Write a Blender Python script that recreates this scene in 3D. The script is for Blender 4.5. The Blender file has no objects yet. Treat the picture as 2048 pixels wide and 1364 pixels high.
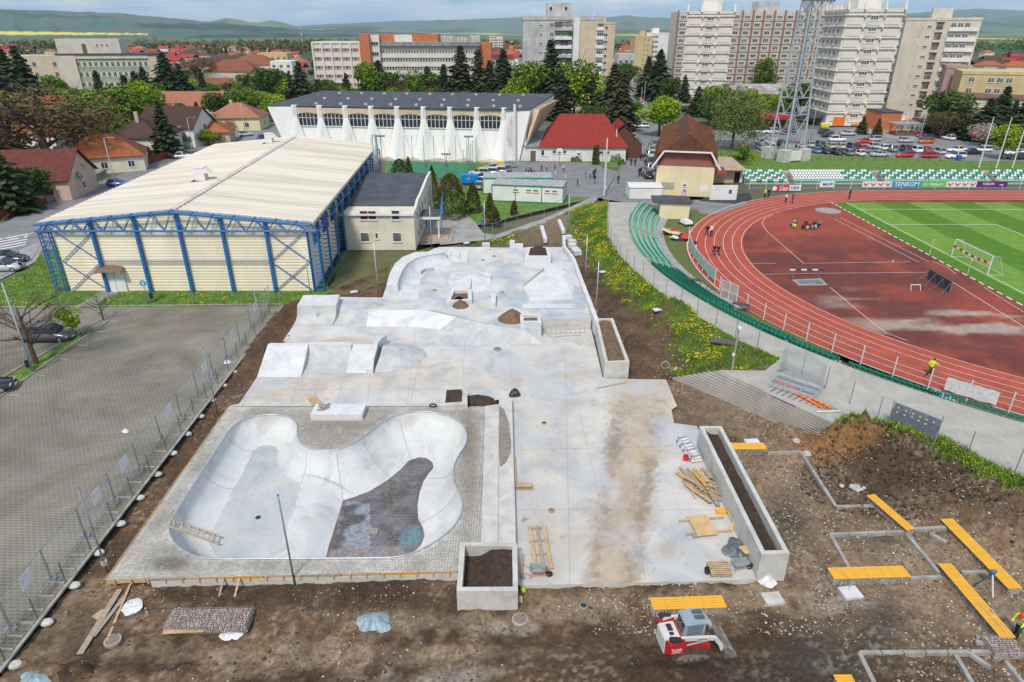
import math as ma,bpy,random
import numpy as np
from mathutils import Vector as Ve,Matrix
random.seed(7);np.random.seed(7)
D=bpy.data
COL=bpy.context.scene.collection
SC=bpy.context.scene
PI=ma.pi
CAM_H=27.0
FPX=1310.0
HORIZON=62.0
PITCH=ma.atan2(682-HORIZON,FPX)
cd=D.cameras.new('camera');cam=D.objects.new('camera',cd);COL.objects.link(cam)
cam.location=(0,0,CAM_H);cam.rotation_euler=(PI/2-PITCH,0,0)
cd.sensor_width=36;cd.lens=36*FPX/2048;cd.clip_start=.3;cd.clip_end=60000
SC.camera=cam
SC.view_settings.view_transform='Standard';SC.view_settings.look='None'
SC.view_settings.gamma=1;SC.view_settings.exposure=1.12
try:SC.view_settings.use_curve_mapping=False
except Exception:pass
W_=D.worlds.new('World');SC.world=W_;W_.use_nodes=True
SC.cycles.volume_bounces=2
def build_world():
 nt=W_.node_tree;n=nt.nodes;L=nt.links
 for k in list(n):n.remove(k)
 out=n.new('ShaderNodeOutputWorld');bg=n.new('ShaderNodeBackground');bg.inputs[1].default_value=.48
 sky=n.new('ShaderNodeTexSky');sky.sky_type='NISHITA';sky.sun_disc=False
 sky.sun_elevation=ma.radians(52);sky.sun_rotation=ma.radians(200)
 sky.air_density=1.0;sky.dust_density=1.5
 sc=n.new('ShaderNodeVectorMath');sc.operation='SCALE';sc.inputs['Scale'].default_value=.085
 L.new(sky.outputs[0],sc.inputs[0])
 tc=n.new('ShaderNodeTexCoord');sep=n.new('ShaderNodeSeparateXYZ');L.new(tc.outputs['Generated'],sep.inputs[0])
 ad=n.new('ShaderNodeMath');ad.operation='ADD';ad.inputs[1].default_value=.10
 ab=n.new('ShaderNodeMath');ab.operation='MAXIMUM';ab.inputs[1].default_value=.0
 L.new(sep.outputs[2],ab.inputs[0]);L.new(ab.outputs[0],ad.inputs[0])
 dx=n.new('ShaderNodeMath');dx.operation='DIVIDE';L.new(sep.outputs[0],dx.inputs[0]);L.new(ad.outputs[0],dx.inputs[1])
 dy=n.new('ShaderNodeMath');dy.operation='DIVIDE';L.new(sep.outputs[1],dy.inputs[0]);L.new(ad.outputs[0],dy.inputs[1])
 cb=n.new('ShaderNodeCombineXYZ');L.new(dx.outputs[0],cb.inputs[0]);L.new(dy.outputs[0],cb.inputs[1])
 no=n.new('ShaderNodeTexNoise');no.inputs['Scale'].default_value=.8;no.inputs['Detail'].default_value=9;no.inputs['Roughness'].default_value=.55
 L.new(cb.outputs[0],no.inputs['Vector'])
 rp=n.new('ShaderNodeValToRGB');rp.color_ramp.elements[0].position=.36;rp.color_ramp.elements[1].position=.62
 L.new(no.outputs[0],rp.inputs[0])
 mr=n.new('ShaderNodeMapRange');mr.inputs[1].default_value=.004;mr.inputs[2].default_value=.045
 mr.inputs[3].default_value=.35;mr.inputs[4].default_value=1.0;mr.interpolation_type='SMOOTHSTEP'
 L.new(sep.outputs[2],mr.inputs[0])
 cv=n.new('ShaderNodeMath');cv.operation='MULTIPLY';L.new(rp.outputs[0],cv.inputs[0]);L.new(mr.outputs[0],cv.inputs[1])
 no2=n.new('ShaderNodeTexNoise');no2.inputs['Scale'].default_value=1.7;no2.inputs['Detail'].default_value=6
 L.new(cb.outputs[0],no2.inputs['Vector'])
 cc=n.new('ShaderNodeValToRGB');cc.color_ramp.elements[0].position=.35;cc.color_ramp.elements[1].position=.65
 cc.color_ramp.elements[0].color=(.50,.60,.76,1);cc.color_ramp.elements[1].color=(.80,.81,.84,1)
 L.new(no2.outputs[0],cc.inputs[0])
 lo=n.new('ShaderNodeMix');lo.data_type='RGBA';lo.inputs[0].default_value=.72;lo.inputs[7].default_value=(.30,.50,.80,1)
 L.new(sc.outputs[0],lo.inputs[6])
 mx=n.new('ShaderNodeMix');mx.data_type='RGBA'
 L.new(cv.outputs[0],mx.inputs[0]);L.new(lo.outputs[2],mx.inputs[6]);L.new(cc.outputs[0],mx.inputs[7])
 L.new(mx.outputs[2],bg.inputs[0]);L.new(bg.outputs[0],out.inputs[0])
build_world()
sd=D.lights.new('sun','SUN');sd.energy=1.5;sd.angle=ma.radians(10);sd.color=(1.0,.93,.83)
sun=D.objects.new('sun',sd);COL.objects.link(sun)
sun.rotation_euler=(ma.radians(38),0,ma.radians(-20))
sun.location=(0,0,60)
CP,SP=ma.cos(PITCH),ma.sin(PITCH)
def g(px,py,z=.0):
 x=(px-1024)/FPX;y=-(py-682)/FPX
 d=(x,CP+y*SP,-SP+y*CP);t=(z-CAM_H)/d[2]
 return Ve((d[0]*t,d[1]*t,z))
def gy(py,z=.0):return g(1024,py,z).y
def zat(Y,py):
 y=-(py-682)/FPX;return CAM_H+Y*(-SP+y*CP)/(CP+y*SP)
def xat(px,Y,z=.0):
 zc=Y*CP-(z-CAM_H)*SP;return(px-1024)/FPX*zc
def gp(pts,z=.0):return[g(a,b,z)for a,b in pts]
def _h(ix,iy,s):
 n=(ix*374761393+iy*668265263+s*1274126177)&0xffffffff
 n=((n^(n>>13))*1274126177)&0xffffffff
 return((n^(n>>16))&0xffff)/65535.0
def vnoise(x,y,s=0):
 x=np.asarray(x,float);y=np.asarray(y,float)
 xi=np.floor(x).astype(np.int64);yi=np.floor(y).astype(np.int64);fx=x-xi;fy=y-yi
 fx=fx*fx*(3-2*fx);fy=fy*fy*(3-2*fy)
 a=_h(xi,yi,s);b=_h(xi+1,yi,s);c=_h(xi,yi+1,s);d=_h(xi+1,yi+1,s)
 return a+(b-a)*fx+(c-a)*fy+(a-b-c+d)*fx*fy
def fb(x,y,sc,o=4,s=0):
 r=0;a=1;t=0
 for k in range(o):
  r=r+a*vnoise(np.asarray(x)*sc*2**k+17.3*k,np.asarray(y)*sc*2**k-9.1*k,s+k);t+=a;a*=.5
 return r/t
def pip(x,y,poly):
 x=np.asarray(x);y=np.asarray(y);r=np.zeros(x.shape,bool);n=len(poly)
 for i in range(n):
  x1,y1=poly[i][0],poly[i][1];x2,y2=poly[(i+1)%n][0],poly[(i+1)%n][1]
  if y1==y2:continue
  c=((y1>y)!=(y2>y))&(x<(x2-x1)*(y-y1)/(y2-y1)+x1);r^=c
 return r
def nearest(x,y,poly,closed=True):
 best=np.full(np.shape(x),1e18);bx=np.array(x,float);by=np.array(y,float);n=len(poly)
 for i in range(n if closed else n-1):
  x1,y1=poly[i][0],poly[i][1];x2,y2=poly[(i+1)%n][0],poly[(i+1)%n][1]
  dx,dy=x2-x1,y2-y1;l=dx*dx+dy*dy+1e-12
  t=np.clip(((x-x1)*dx+(y-y1)*dy)/l,0,1);qx=x1+t*dx;qy=y1+t*dy
  d=(x-qx)**2+(y-qy)**2;m=d<best
  best=np.where(m,d,best);bx=np.where(m,qx,bx);by=np.where(m,qy,by)
 return np.sqrt(best),bx,by
def smo(t):t=np.clip(t,0,1);return t*t*(3-2*t)
MT={}
def mat(name,c,c2=None,sc=3.0,rough=.8,bump=.0,bsc=None,metal=.0,detail=5,lo=.4,hi=.62,spec=.3,streak=None,island=.0,attr=False,coord='Object',alpha=None,emit=None,trans=.0,coat=.0):
 if name in MT:return MT[name]
 m=D.materials.new(name);m.use_nodes=True;MT[name]=m
 nt=m.node_tree;n=nt.nodes;L=nt.links;b=n['Principled BSDF']
 b.inputs['Roughness'].default_value=rough;b.inputs['Metallic'].default_value=metal
 b.inputs['Specular IOR Level'].default_value=spec
 if coat:b.inputs['Coat Weight'].default_value=coat;b.inputs['Coat Roughness'].default_value=.08
 c=tuple(c)+(1,);c2=tuple(c2)+(1,)if c2 else tuple(min(1,v*.78)for v in c[:3])+(1,)
 tc=n.new('ShaderNodeTexCoord')
 if coord=='World':
  ge=n.new('ShaderNodeNewGeometry');src=ge.outputs['Position']
 else:src=tc.outputs[coord]
 if streak:
  mp=n.new('ShaderNodeMapping');mp.inputs['Scale'].default_value=streak;L.new(src,mp.inputs[0]);src=mp.outputs[0]
 no=n.new('ShaderNodeTexNoise');no.inputs['Scale'].default_value=sc;no.inputs['Detail'].default_value=detail;no.inputs['Roughness'].default_value=.6
 L.new(src,no.inputs['Vector'])
 rp=n.new('ShaderNodeValToRGB');rp.color_ramp.elements[0].position=lo;rp.color_ramp.elements[1].position=hi
 rp.color_ramp.elements[0].color=c2;rp.color_ramp.elements[1].color=c
 L.new(no.outputs[0],rp.inputs[0]);col=rp.outputs[0]
 if attr:
  at=n.new('ShaderNodeAttribute');at.attribute_name='Col'
  mm=n.new('ShaderNodeMix');mm.data_type='RGBA';mm.blend_type='MULTIPLY';mm.inputs[0].default_value=1
  L.new(at.outputs['Color'],mm.inputs[6]);L.new(col,mm.inputs[7]);col=mm.outputs[2]
 if island:
  ge2=n.new('ShaderNodeNewGeometry');hs=n.new('ShaderNodeHueSaturation')
  mr=n.new('ShaderNodeMapRange');mr.inputs[3].default_value=1-island;mr.inputs[4].default_value=1+island
  L.new(ge2.outputs['Random Per Island'],mr.inputs[0]);L.new(mr.outputs[0],hs.inputs['Value']);L.new(col,hs.inputs['Color']);col=hs.outputs[0]
 L.new(col,b.inputs['Base Color'])
 if bump:
  n2=n.new('ShaderNodeTexNoise');n2.inputs['Scale'].default_value=bsc or sc*6;n2.inputs['Detail'].default_value=4
  L.new(src,n2.inputs['Vector']);bp=n.new('ShaderNodeBump');bp.inputs['Strength'].default_value=bump;bp.inputs['Distance'].default_value=.05
  L.new(n2.outputs[0],bp.inputs['Height']);L.new(bp.outputs[0],b.inputs['Normal'])
 if alpha is not None:b.inputs['Alpha'].default_value=alpha
 if trans:b.inputs['Transmission Weight'].default_value=trans
 return m
def pt_(name,c,rough=.45,metal=.0,**k):return mat(name,c,tuple(v*.86 for v in c),2.0,rough,metal=metal,**k)
class MB:
 def __init__(s):s.v=[];s.f=[];s.mi=[];s.cur=0
 def add(s,vs,fs):
  o=len(s.v);s.v+=[tuple(p)for p in vs];s.f+=[tuple(i+o for i in f)for f in fs];s.mi+=[s.cur]*len(fs);return s
 def bx(s,c,d,rz=.0,rx=.0,ry=.0,taper=1.0):
  hx,hy,hz=d[0]/2,d[1]/2,d[2]/2;P=[]
  for z,k in((-hz,1),(hz,taper)):
   for x,y in((-hx,-hy),(hx,-hy),(hx,hy),(-hx,hy)):P.append(Ve((x*k,y*k,z)))
  if rz or rx or ry:
   R=Matrix.Rotation(rz,3,'Z')@Matrix.Rotation(ry,3,'Y')@Matrix.Rotation(rx,3,'X');P=[R@p for p in P]
  c=Ve(c)
  return s.add([p+c for p in P],[(3,2,1,0),(4,5,6,7),(0,1,5,4),(1,2,6,5),(2,3,7,6),(3,0,4,7)])
 def b2(s,x0,x1,y0,y1,z0,z1):return s.bx(((x0+x1)/2,(y0+y1)/2,(z0+z1)/2),(abs(x1-x0),abs(y1-y0),abs(z1-z0)))
 def prism(s,pts,z0,z1):
  n=len(pts);a=sum(pts[i][0]*pts[(i+1)%n][1]-pts[(i+1)%n][0]*pts[i][1]for i in range(n))
  if a<0:pts=pts[::-1]
  zt=[z1]*n if not callable(z1)else[z1(p)for p in pts]
  V=[(p[0],p[1],z0)for p in pts]+[(p[0],p[1],zt[i])for i,p in enumerate(pts)]
  F=[tuple(range(n))[::-1],tuple(range(n,2*n))]+[(i,(i+1)%n,(i+1)%n+n,i+n)for i in range(n)]
  return s.add(V,F)
 def sheet(s,pts,z):
  n=len(pts);a=sum(pts[i][0]*pts[(i+1)%n][1]-pts[(i+1)%n][0]*pts[i][1]for i in range(n))
  if a<0:pts=pts[::-1]
  return s.add([(p[0],p[1],z)for p in pts],[tuple(range(n))])
 def quad(s,a,b,c,d):return s.add([a,b,c,d],[(0,1,2,3)])
 def poly(s,pts):return s.add(pts,[tuple(range(len(pts)))])
 def ba(s,a,b,w,h=None,up=(0,0,1)):
  a=Ve(a);b=Ve(b);h=h or w;d=(b-a)
  if d.length<1e-6:return s
  d.normalize();u=Ve(up)
  if abs(d.dot(u))>.97:u=Ve((0,1,0))
  x=d.cross(u).normalized();y=x.cross(d).normalized();P=[]
  for p in(a,b):
   for sx,sy in((-1,-1),(1,-1),(1,1),(-1,1)):P.append(p+x*sx*w/2+y*sy*h/2)
  return s.add(P,[(3,2,1,0),(4,5,6,7),(0,1,5,4),(1,2,6,5),(2,3,7,6),(3,0,4,7)])
 def tb(s,path,r,n=8,caps=True,closed=False):
  path=[Ve(p)for p in path];m=len(path);rs=r if isinstance(r,(list,tuple))else[r]*m
  V=[];F=[];pu=None
  for i,p in enumerate(path):
   if closed:d=path[(i+1)%m]-path[i-1]
   else:d=path[min(i+1,m-1)]-path[max(i-1,0)]
   d.normalize();u=pu if pu is not None else(Ve((0,0,1))if abs(d.z)<.9 else Ve((1,0,0)))
   x=d.cross(u)
   if x.length<1e-4:x=d.cross(Ve((1,.3,.2)))
   x.normalize();y=x.cross(d).normalized();pu=y
   for k in range(n):a=2*PI*k/n;V.append(p+x*ma.cos(a)*rs[i]+y*ma.sin(a)*rs[i])
  for i in range(m if closed else m-1):
   for k in range(n):
    j=(i+1)%m;F.append((i*n+k,i*n+(k+1)%n,j*n+(k+1)%n,j*n+k))
  if caps and not closed:F.append(tuple(range(n))[::-1]);F.append(tuple(range((m-1)*n,m*n)))
  return s.add(V,F)
 def lathe(s,prof,c=(0,0,0),n=16,caps=True):
  V=[];F=[];m=len(prof)
  for r,z in prof:
   for k in range(n):a=2*PI*k/n;V.append((c[0]+r*ma.cos(a),c[1]+r*ma.sin(a),c[2]+z))
  for i in range(m-1):
   for k in range(n):F.append((i*n+k,i*n+(k+1)%n,(i+1)*n+(k+1)%n,(i+1)*n+k))
  if caps:F.append(tuple(range(n))[::-1]);F.append(tuple(range((m-1)*n,m*n)))
  return s.add(V,F)
 def rows(s,R,skirt=None,ends=None):
  m=len(R);n=len(R[0]);V=[p for r in R for p in r];F=[]
  for i in range(m-1):
   for k in range(n-1):F.append((i*n+k,i*n+k+1,(i+1)*n+k+1,(i+1)*n+k))
  s.add(V,F)
  if skirt is not None:
   per=[R[0][k]for k in range(n)]+[R[i][n-1]for i in range(1,m)]+[R[m-1][k]for k in range(n-2,-1,-1)]+[R[i][0]for i in range(m-2,0,-1)]
   q=len(per);s.add([tuple(p)for p in per]+[(p[0],p[1],skirt)for p in per],[(i,i+q,(i+1)%q+q,(i+1)%q)for i in range(q)])
  return s
 def mesh(s,name,mats,smo=False,off=None):
  me=D.meshes.new(name);v=s.v
  if off is not None:v=[(p[0]-off[0],p[1]-off[1],p[2]-off[2])for p in v]
  me.from_pydata(v,[],s.f)
  for m in(mats if isinstance(mats,(list,tuple))else[mats]):me.materials.append(m)
  if any(s.mi):me.polygons.foreach_set('material_index',s.mi)
  if smo:me.polygons.foreach_set('use_smooth',[True]*len(me.polygons))
  me.update();return me
 def bd(s,name,mats,parent=None,smo=False,off=None,label=None,kind=None):
  if parent is not None and off is None:off=parent.get('org')
  me=s.mesh(name,mats,smo,off);return link(name,me,parent,label=label,kind=kind)
def link(name,me,parent=None,loc=None,rz=0,label=None,kind=None):
 o=D.objects.new(name,me);COL.objects.link(o)
 if parent is not None:o.parent=parent
 if loc is not None:o.location=loc
 if rz:o.rotation_euler.z=rz
 if label:o['label']=label
 if kind:o['kind']=kind
 return o
def tag(o,label,cat,group=None,kind=None):
 if label:o['label']=label
 if cat:o['category']=cat
 if group:o['group']=group
 if kind:o['kind']=kind
 return o
def th(name,label,cat,loc=(0,0,0),rz=0,group=None,org=False):
 o=D.objects.new(name,None);COL.objects.link(o);o.location=loc;o.rotation_euler.z=rz;o.empty_display_size=.3
 if org:o['org']=tuple(loc)
 return tag(o,label,cat,group)
def so(mb,name,mats,label,cat,group=None,smo=False,loc=None):
 o=mb.bd(name,mats,None,smo,off=loc);o.location=loc or(0,0,0);return tag(o,label,cat,group)
def st_(mb,name,mats,smo=False):o=mb.bd(name,mats,None,smo);o['kind']='structure';return o
def dup(root,loc,rz=0,label=None,group=None,scale=None,mats=None):
 r=root.copy();COL.objects.link(r);r.location=loc;r.rotation_euler=(0,0,rz)
 if scale is not None:r.scale=scale if isinstance(scale,(tuple,list))else(scale,)*3
 if label:r['label']=label
 if group:r['group']=group
 for ch in list(root.children):
  c=ch.copy();COL.objects.link(c);c.parent=r
  for q in list(ch.children):d=q.copy();COL.objects.link(d);d.parent=c
  nm=ch.name.split('.')[0]
  if mats and nm in mats:c.material_slots[0].link='OBJECT';c.material_slots[0].material=mats[nm]
 return r
def sm_(o,m):o.material_slots[0].link='OBJECT';o.material_slots[0].material=m
def np_mesh(name,V,F,mats,smo=False,col=None):
 me=D.meshes.new(name);V=np.asarray(V,np.float32);F=np.asarray(F,np.int32);k=F.shape[1]
 me.vertices.add(len(V));me.vertices.foreach_set('co',V.ravel());me.loops.add(F.size);me.loops.foreach_set('vertex_index',F.ravel())
 me.polygons.add(len(F));me.polygons.foreach_set('loop_start',np.arange(0,F.size,k,dtype=np.int32));me.polygons.foreach_set('loop_total',np.full(len(F),k,np.int32))
 for m in(mats if isinstance(mats,(list,tuple))else[mats]):me.materials.append(m)
 if smo:me.polygons.foreach_set('use_smooth',np.ones(len(F),bool))
 if col is not None:
  a=me.color_attributes.new('Col','FLOAT_COLOR','POINT');a.data.foreach_set('color',np.c_[col,np.ones(len(col))].astype(np.float32).ravel())
 me.update(calc_edges=True);me.validate();return me
def cg_(poly,res,zf,holes=(),colf=None,name='sheet',mats=None,smo=True,yres=None):
 xs=np.array([p[0]for p in poly]);ys=np.array([p[1]for p in poly])
 gx=np.arange(xs.min()-res,xs.max()+2*res,res)
 gyv=np.arange(ys.min()-res,ys.max()+2*res,res)if yres is None else yres(ys.min()-res,ys.max()+res)
 X,Y=np.meshgrid(gx,gyv);ins=pip(X,Y,poly)
 for h in holes:ins&=~pip(X,Y,h)
 cell=ins[:-1,:-1]|ins[1:,:-1]|ins[:-1,1:]|ins[1:,1:]
 used=np.zeros_like(ins);used[:-1,:-1]|=cell;used[1:,:-1]|=cell;used[:-1,1:]|=cell;used[1:,1:]|=cell
 sn=used&~ins
 sx,sy=X[sn],Y[sn];d,bx,by=nearest(sx,sy,poly)
 for h in holes:
  d2,b2x,b2y=nearest(sx,sy,h);inh=pip(sx,sy,h);m=(d2<d)|inh;bx=np.where(m,b2x,bx);by=np.where(m,b2y,by);d=np.where(m,d2,d)
 X[sn]=bx;Y[sn]=by
 for p in poly:
  dd=(X-p[0])**2+(Y-p[1])**2;dd[~used]=1e9;k=np.unravel_index(dd.argmin(),dd.shape)
  if dd[k]<(1.5*res)**2 and len(poly)<24:X[k]=p[0];Y[k]=p[1]
 idx=-np.ones(X.shape,int);idx[used]=np.arange(used.sum())
 x=X[used];y=Y[used];z=zf(x,y);cy,cx=np.nonzero(cell)
 F=np.c_[idx[cy,cx],idx[cy,cx+1],idx[cy+1,cx+1],idx[cy+1,cx]]
 col=colf(x,y)if colf else None
 return np_mesh(name,np.c_[x,y,z],F,mats,smo,col)
def mixc(a,b,t):t=np.asarray(t)[:,None];return np.asarray(a)*(1-t)+np.asarray(b)*t
def bp_(xl,xr,yb,yt,yback,zb=.0):
 Y0=gy(yb,zb);zt=zat(Y0,yt);return g(xl,yt,zt).x,g(xr,yt,zt).x,Y0,gy(yback,zt),zt
ORD='first second third fourth fifth sixth seventh eighth ninth tenth eleventh twelfth thirteenth fourteenth fifteenth sixteenth seventeenth eighteenth nineteenth twentieth twenty-first twenty-second'.split()
def pxof(x,y,z=.0):
 dz=z-CAM_H;zc=y*CP-dz*SP;yc=y*SP+dz*CP;zc=np.maximum(zc,1e-3)
 return 1024+FPX*x/zc,682-FPX*yc/zc
def soft(px,py,cx,cy,rx,ry,n=.0):return np.clip(1.35-np.sqrt(((px-cx)/rx)**2+((py-cy)/ry)**2)+n,0,1)
M_FAR=mat('far_land',(1,1,1),(.86,.88,.84),.02,.95,attr=True,coord='World')
M_DIRT=mat('bare_soil',(1.12,1.04,.95),(.56,.50,.45),4.5,.95,bump=1.0,bsc=7,attr=True,coord='World',detail=9,lo=.33,hi=.68)
M_LAWN=mat('lawn',(.135,.235,.045),(.075,.150,.025),.9,.95,bump=.6,bsc=14,coord='World',detail=8)
M_ASPH=mat('asphalt',(.235,.235,.245),(.185,.185,.195),.35,.9,bump=.2,bsc=30,coord='World',detail=8)
M_PAVE=mat('grey_paving',(.36,.35,.34),(.27,.265,.26),.6,.9,bump=.2,bsc=12,coord='World',detail=7)
MK=mat('kerb_concrete',(.36,.35,.325),(.26,.25,.23),2.0,.9,coord='World')
M_WHITE=pt_('white_paint',(.78,.78,.77),.6)
def far_ground():
 cols=np.linspace(-700,2750,330);ys=np.geomspace(118,12500,210);V=[];C=[]
 P,Y=np.meshgrid(cols,ys);X=(P-1024)/FPX*(Y*CP+CAM_H*SP)
 x,y=X.ravel(),Y.ravel();z=np.full_like(x,-.06)
 c=mixc((.085,.105,.055),(.15,.145,.11),fb(x,y,.02,4,3))
 f=fb(x*.35,y*.05,.012,4,5);belt=np.clip((y-620)/250,0,1)
 c=c*(1-belt[:,None])+mixc((.035,.055,.025),(.10,.12,.05),np.clip(f*2-.6,0,1))*belt[:,None]
 q=np.floor(fb(x*.25,y*.05,.006,3,11)*9);hsh=vnoise(q*3.1,q*1.7,9);pl=np.clip((y-1500)/900,0,1)
 k=mixc((.06,.14,.05),(.17,.14,.10),hsh);k[(hsh>.62)&(hsh<.72)]=(.42,.40,.05)
 c=c*(1-pl[:,None])+k*pl[:,None]
 px,py=pxof(x,y,0)
 yl=((px>810)&(px<1340)&(np.abs(py-66.2)<.9)&(vnoise(px*.02,py,4)>.42))|((px>1820)&(px<2100)&(np.abs(py-(74+(px-1820)*.02))<.8))|((px>560)&(px<720)&(np.abs(py-70.5)<.9))
 c[yl]=(.62,.55,.06)
 nr,nc=P.shape;i=np.arange(nr*nc).reshape(nr,nc)
 F=np.c_[i[:-1,:-1].ravel(),i[:-1,1:].ravel(),i[1:,1:].ravel(),i[1:,:-1].ravel()]
 link('ground',np_mesh('ground',np.c_[x,y,z],F,M_FAR,False,c),kind='structure')
far_ground()
nb=MB()
for a in((-520,-25.5,-60,118),(36,520,-60,118),(-25.5,36,-60,17),(-25.5,36,50,126),(-2.5,36,17,50),(-25.5,-21.8,17,50),(-21.8,-2.5,17,27.4),(-21.8,-2.5,43.8,50)):
 nb.sheet([(a[0],a[2]),(a[1],a[2]),(a[1],a[3]),(a[0],a[3])],-.06 if(a[0]in(-520,36)or a[2]==-60)else-.72)
st_(nb,'ground',mat('near_ground',(.16,.14,.10),(.09,.10,.05),.2,.95,coord='World'))
def ridge(name,pts,Y0,Y1,c1,c2,pxs,rows=26,rough=1.0,paintf=None,z0=-6):
 P=np.linspace(pts[0][0],pts[-1][0],pxs);R=np.interp(P,[p[0]for p in pts],[p[1]for p in pts])
 R=R+(fb(P,P*0,.05,3,2)-.5)*2.2*rough
 V=[];C=[]
 T=np.linspace(0,1.25,rows)
 for t in T:
  Y=Y0+(Y1-Y0)*t;zr=np.array([zat(Y1,r)for r in R])
  s=smo(t/1.0)if t<=1 else 1-(t-1)*1.2
  z=z0+(zr-z0)*s;z=z+(fb(P,P*0+t*60,.03,4,8)-.5)*(zr)*.22*ma.sin(min(t,1)*PI)*rough
  X=(P-1024)/FPX*(Y*CP-(z-CAM_H)*SP)
  V.append(np.c_[X,np.full_like(X,Y),z])
 V=np.concatenate(V);n=fb(V[:,0]*.5,V[:,1]*.22,.0022,4,21);q=np.floor(n*13);h=vnoise(q*2.3,q*5.1,5)
 C=mixc(c1,c2,h)
 wood=fb(V[:,0],V[:,1],.0016,4,33)>.56;C[wood]=np.array(c1)*.45
 if paintf:paintf(V,C)
 nr=rows;nc=pxs;i=np.arange(nr*nc).reshape(nr,nc)
 F=np.c_[i[:-1,:-1].ravel(),i[:-1,1:].ravel(),i[1:,1:].ravel(),i[1:,:-1].ravel()]
 link(name,np_mesh(name,V,F,M_FAR,True,C),kind='structure')
def yellow(V,C):
 px,py=pxof(V[:,0],V[:,1],V[:,2])
 m=((px<295)&(np.abs(py-(66.0+px*.008))<2.6*np.clip(1-px/360,.2,1)+.8))
 C[m]=(.70,.60,.05)
ridge('hills',[(-900,10),(-300,26),(0,19),(100,22),(170,25),(240,27),(300,33),(360,38),(410,43),(470,48),(560,56),(640,61),(720,63),(860,66)],2600,6500,(.03,.11,.085),(.13,.12,.11),420,60,paintf=yellow)
ridge('hills',[(330,64),(390,52),(430,41),(452,36),(475,38),(500,45),(520,45),(538,41),(560,44),(600,55),(640,55),(690,50),(740,52),(790,59),(860,64)],7600,9500,(.06,.13,.06),(.17,.17,.08),300,30,.5)
ridge('mountains',[(-900,60),(500,56),(700,47),(800,42),(900,40),(960,37),(1040,34),(1120,32),(1210,36),(1250,31),(1300,34),(1380,38),(1500,40),(1700,34),(1810,27),(1850,24),(1900,20),(1960,17),(2048,21),(2300,16),(2800,30)],10000,12500,(.05,.10,.07),(.07,.11,.09),500,26,1.1)
ridge('mountains',[(1000,66),(1200,60),(1300,58),(1500,58),(1700,48),(1800,33),(1850,31),(1930,37),(2048,50),(2300,42),(2800,50)],7200,9200,(.045,.11,.05),(.07,.12,.07),300,26,1.0)
def area(name,pts,z,m,zg=.0):return st_(MB().sheet(gp(pts,zg),z),name,m)
area('lawn',[(-400,625),(-60,600),(0,568),(66,530),(95,470),(250,440),(640,560),(668,583),(568,612)],-.02,M_LAWN)
area('lawn',[(640,590),(660,560),(700,500),(860,470),(1000,440),(1190,395),(1190,372),(940,372),(860,400),(700,480)],-.02,M_LAWN)
area('lawn',[(648,588),(668,560),(684,500),(838,500),(864,492),(800,530),(772,562),(700,588)],-.09,mat('worn_lawn',(.11,.155,.05),(.13,.095,.06),.7,.95,coord='World',detail=8,bump=.5,bsc=9))
area('lawn',[(1142,316),(1140,328),(1232,336),(1240,318),(1236,300),(1160,300)],-.01,M_LAWN)
area('lawn',[(1420,334),(1560,346),(2100,344),(2100,322),(1960,322),(1800,314),(1620,306),(1560,306),(1430,300)],-.01,M_LAWN)
area('lawn',[(770,320),(770,350),(1010,350),(1060,326),(960,316)],-.015,M_LAWN)
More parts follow.
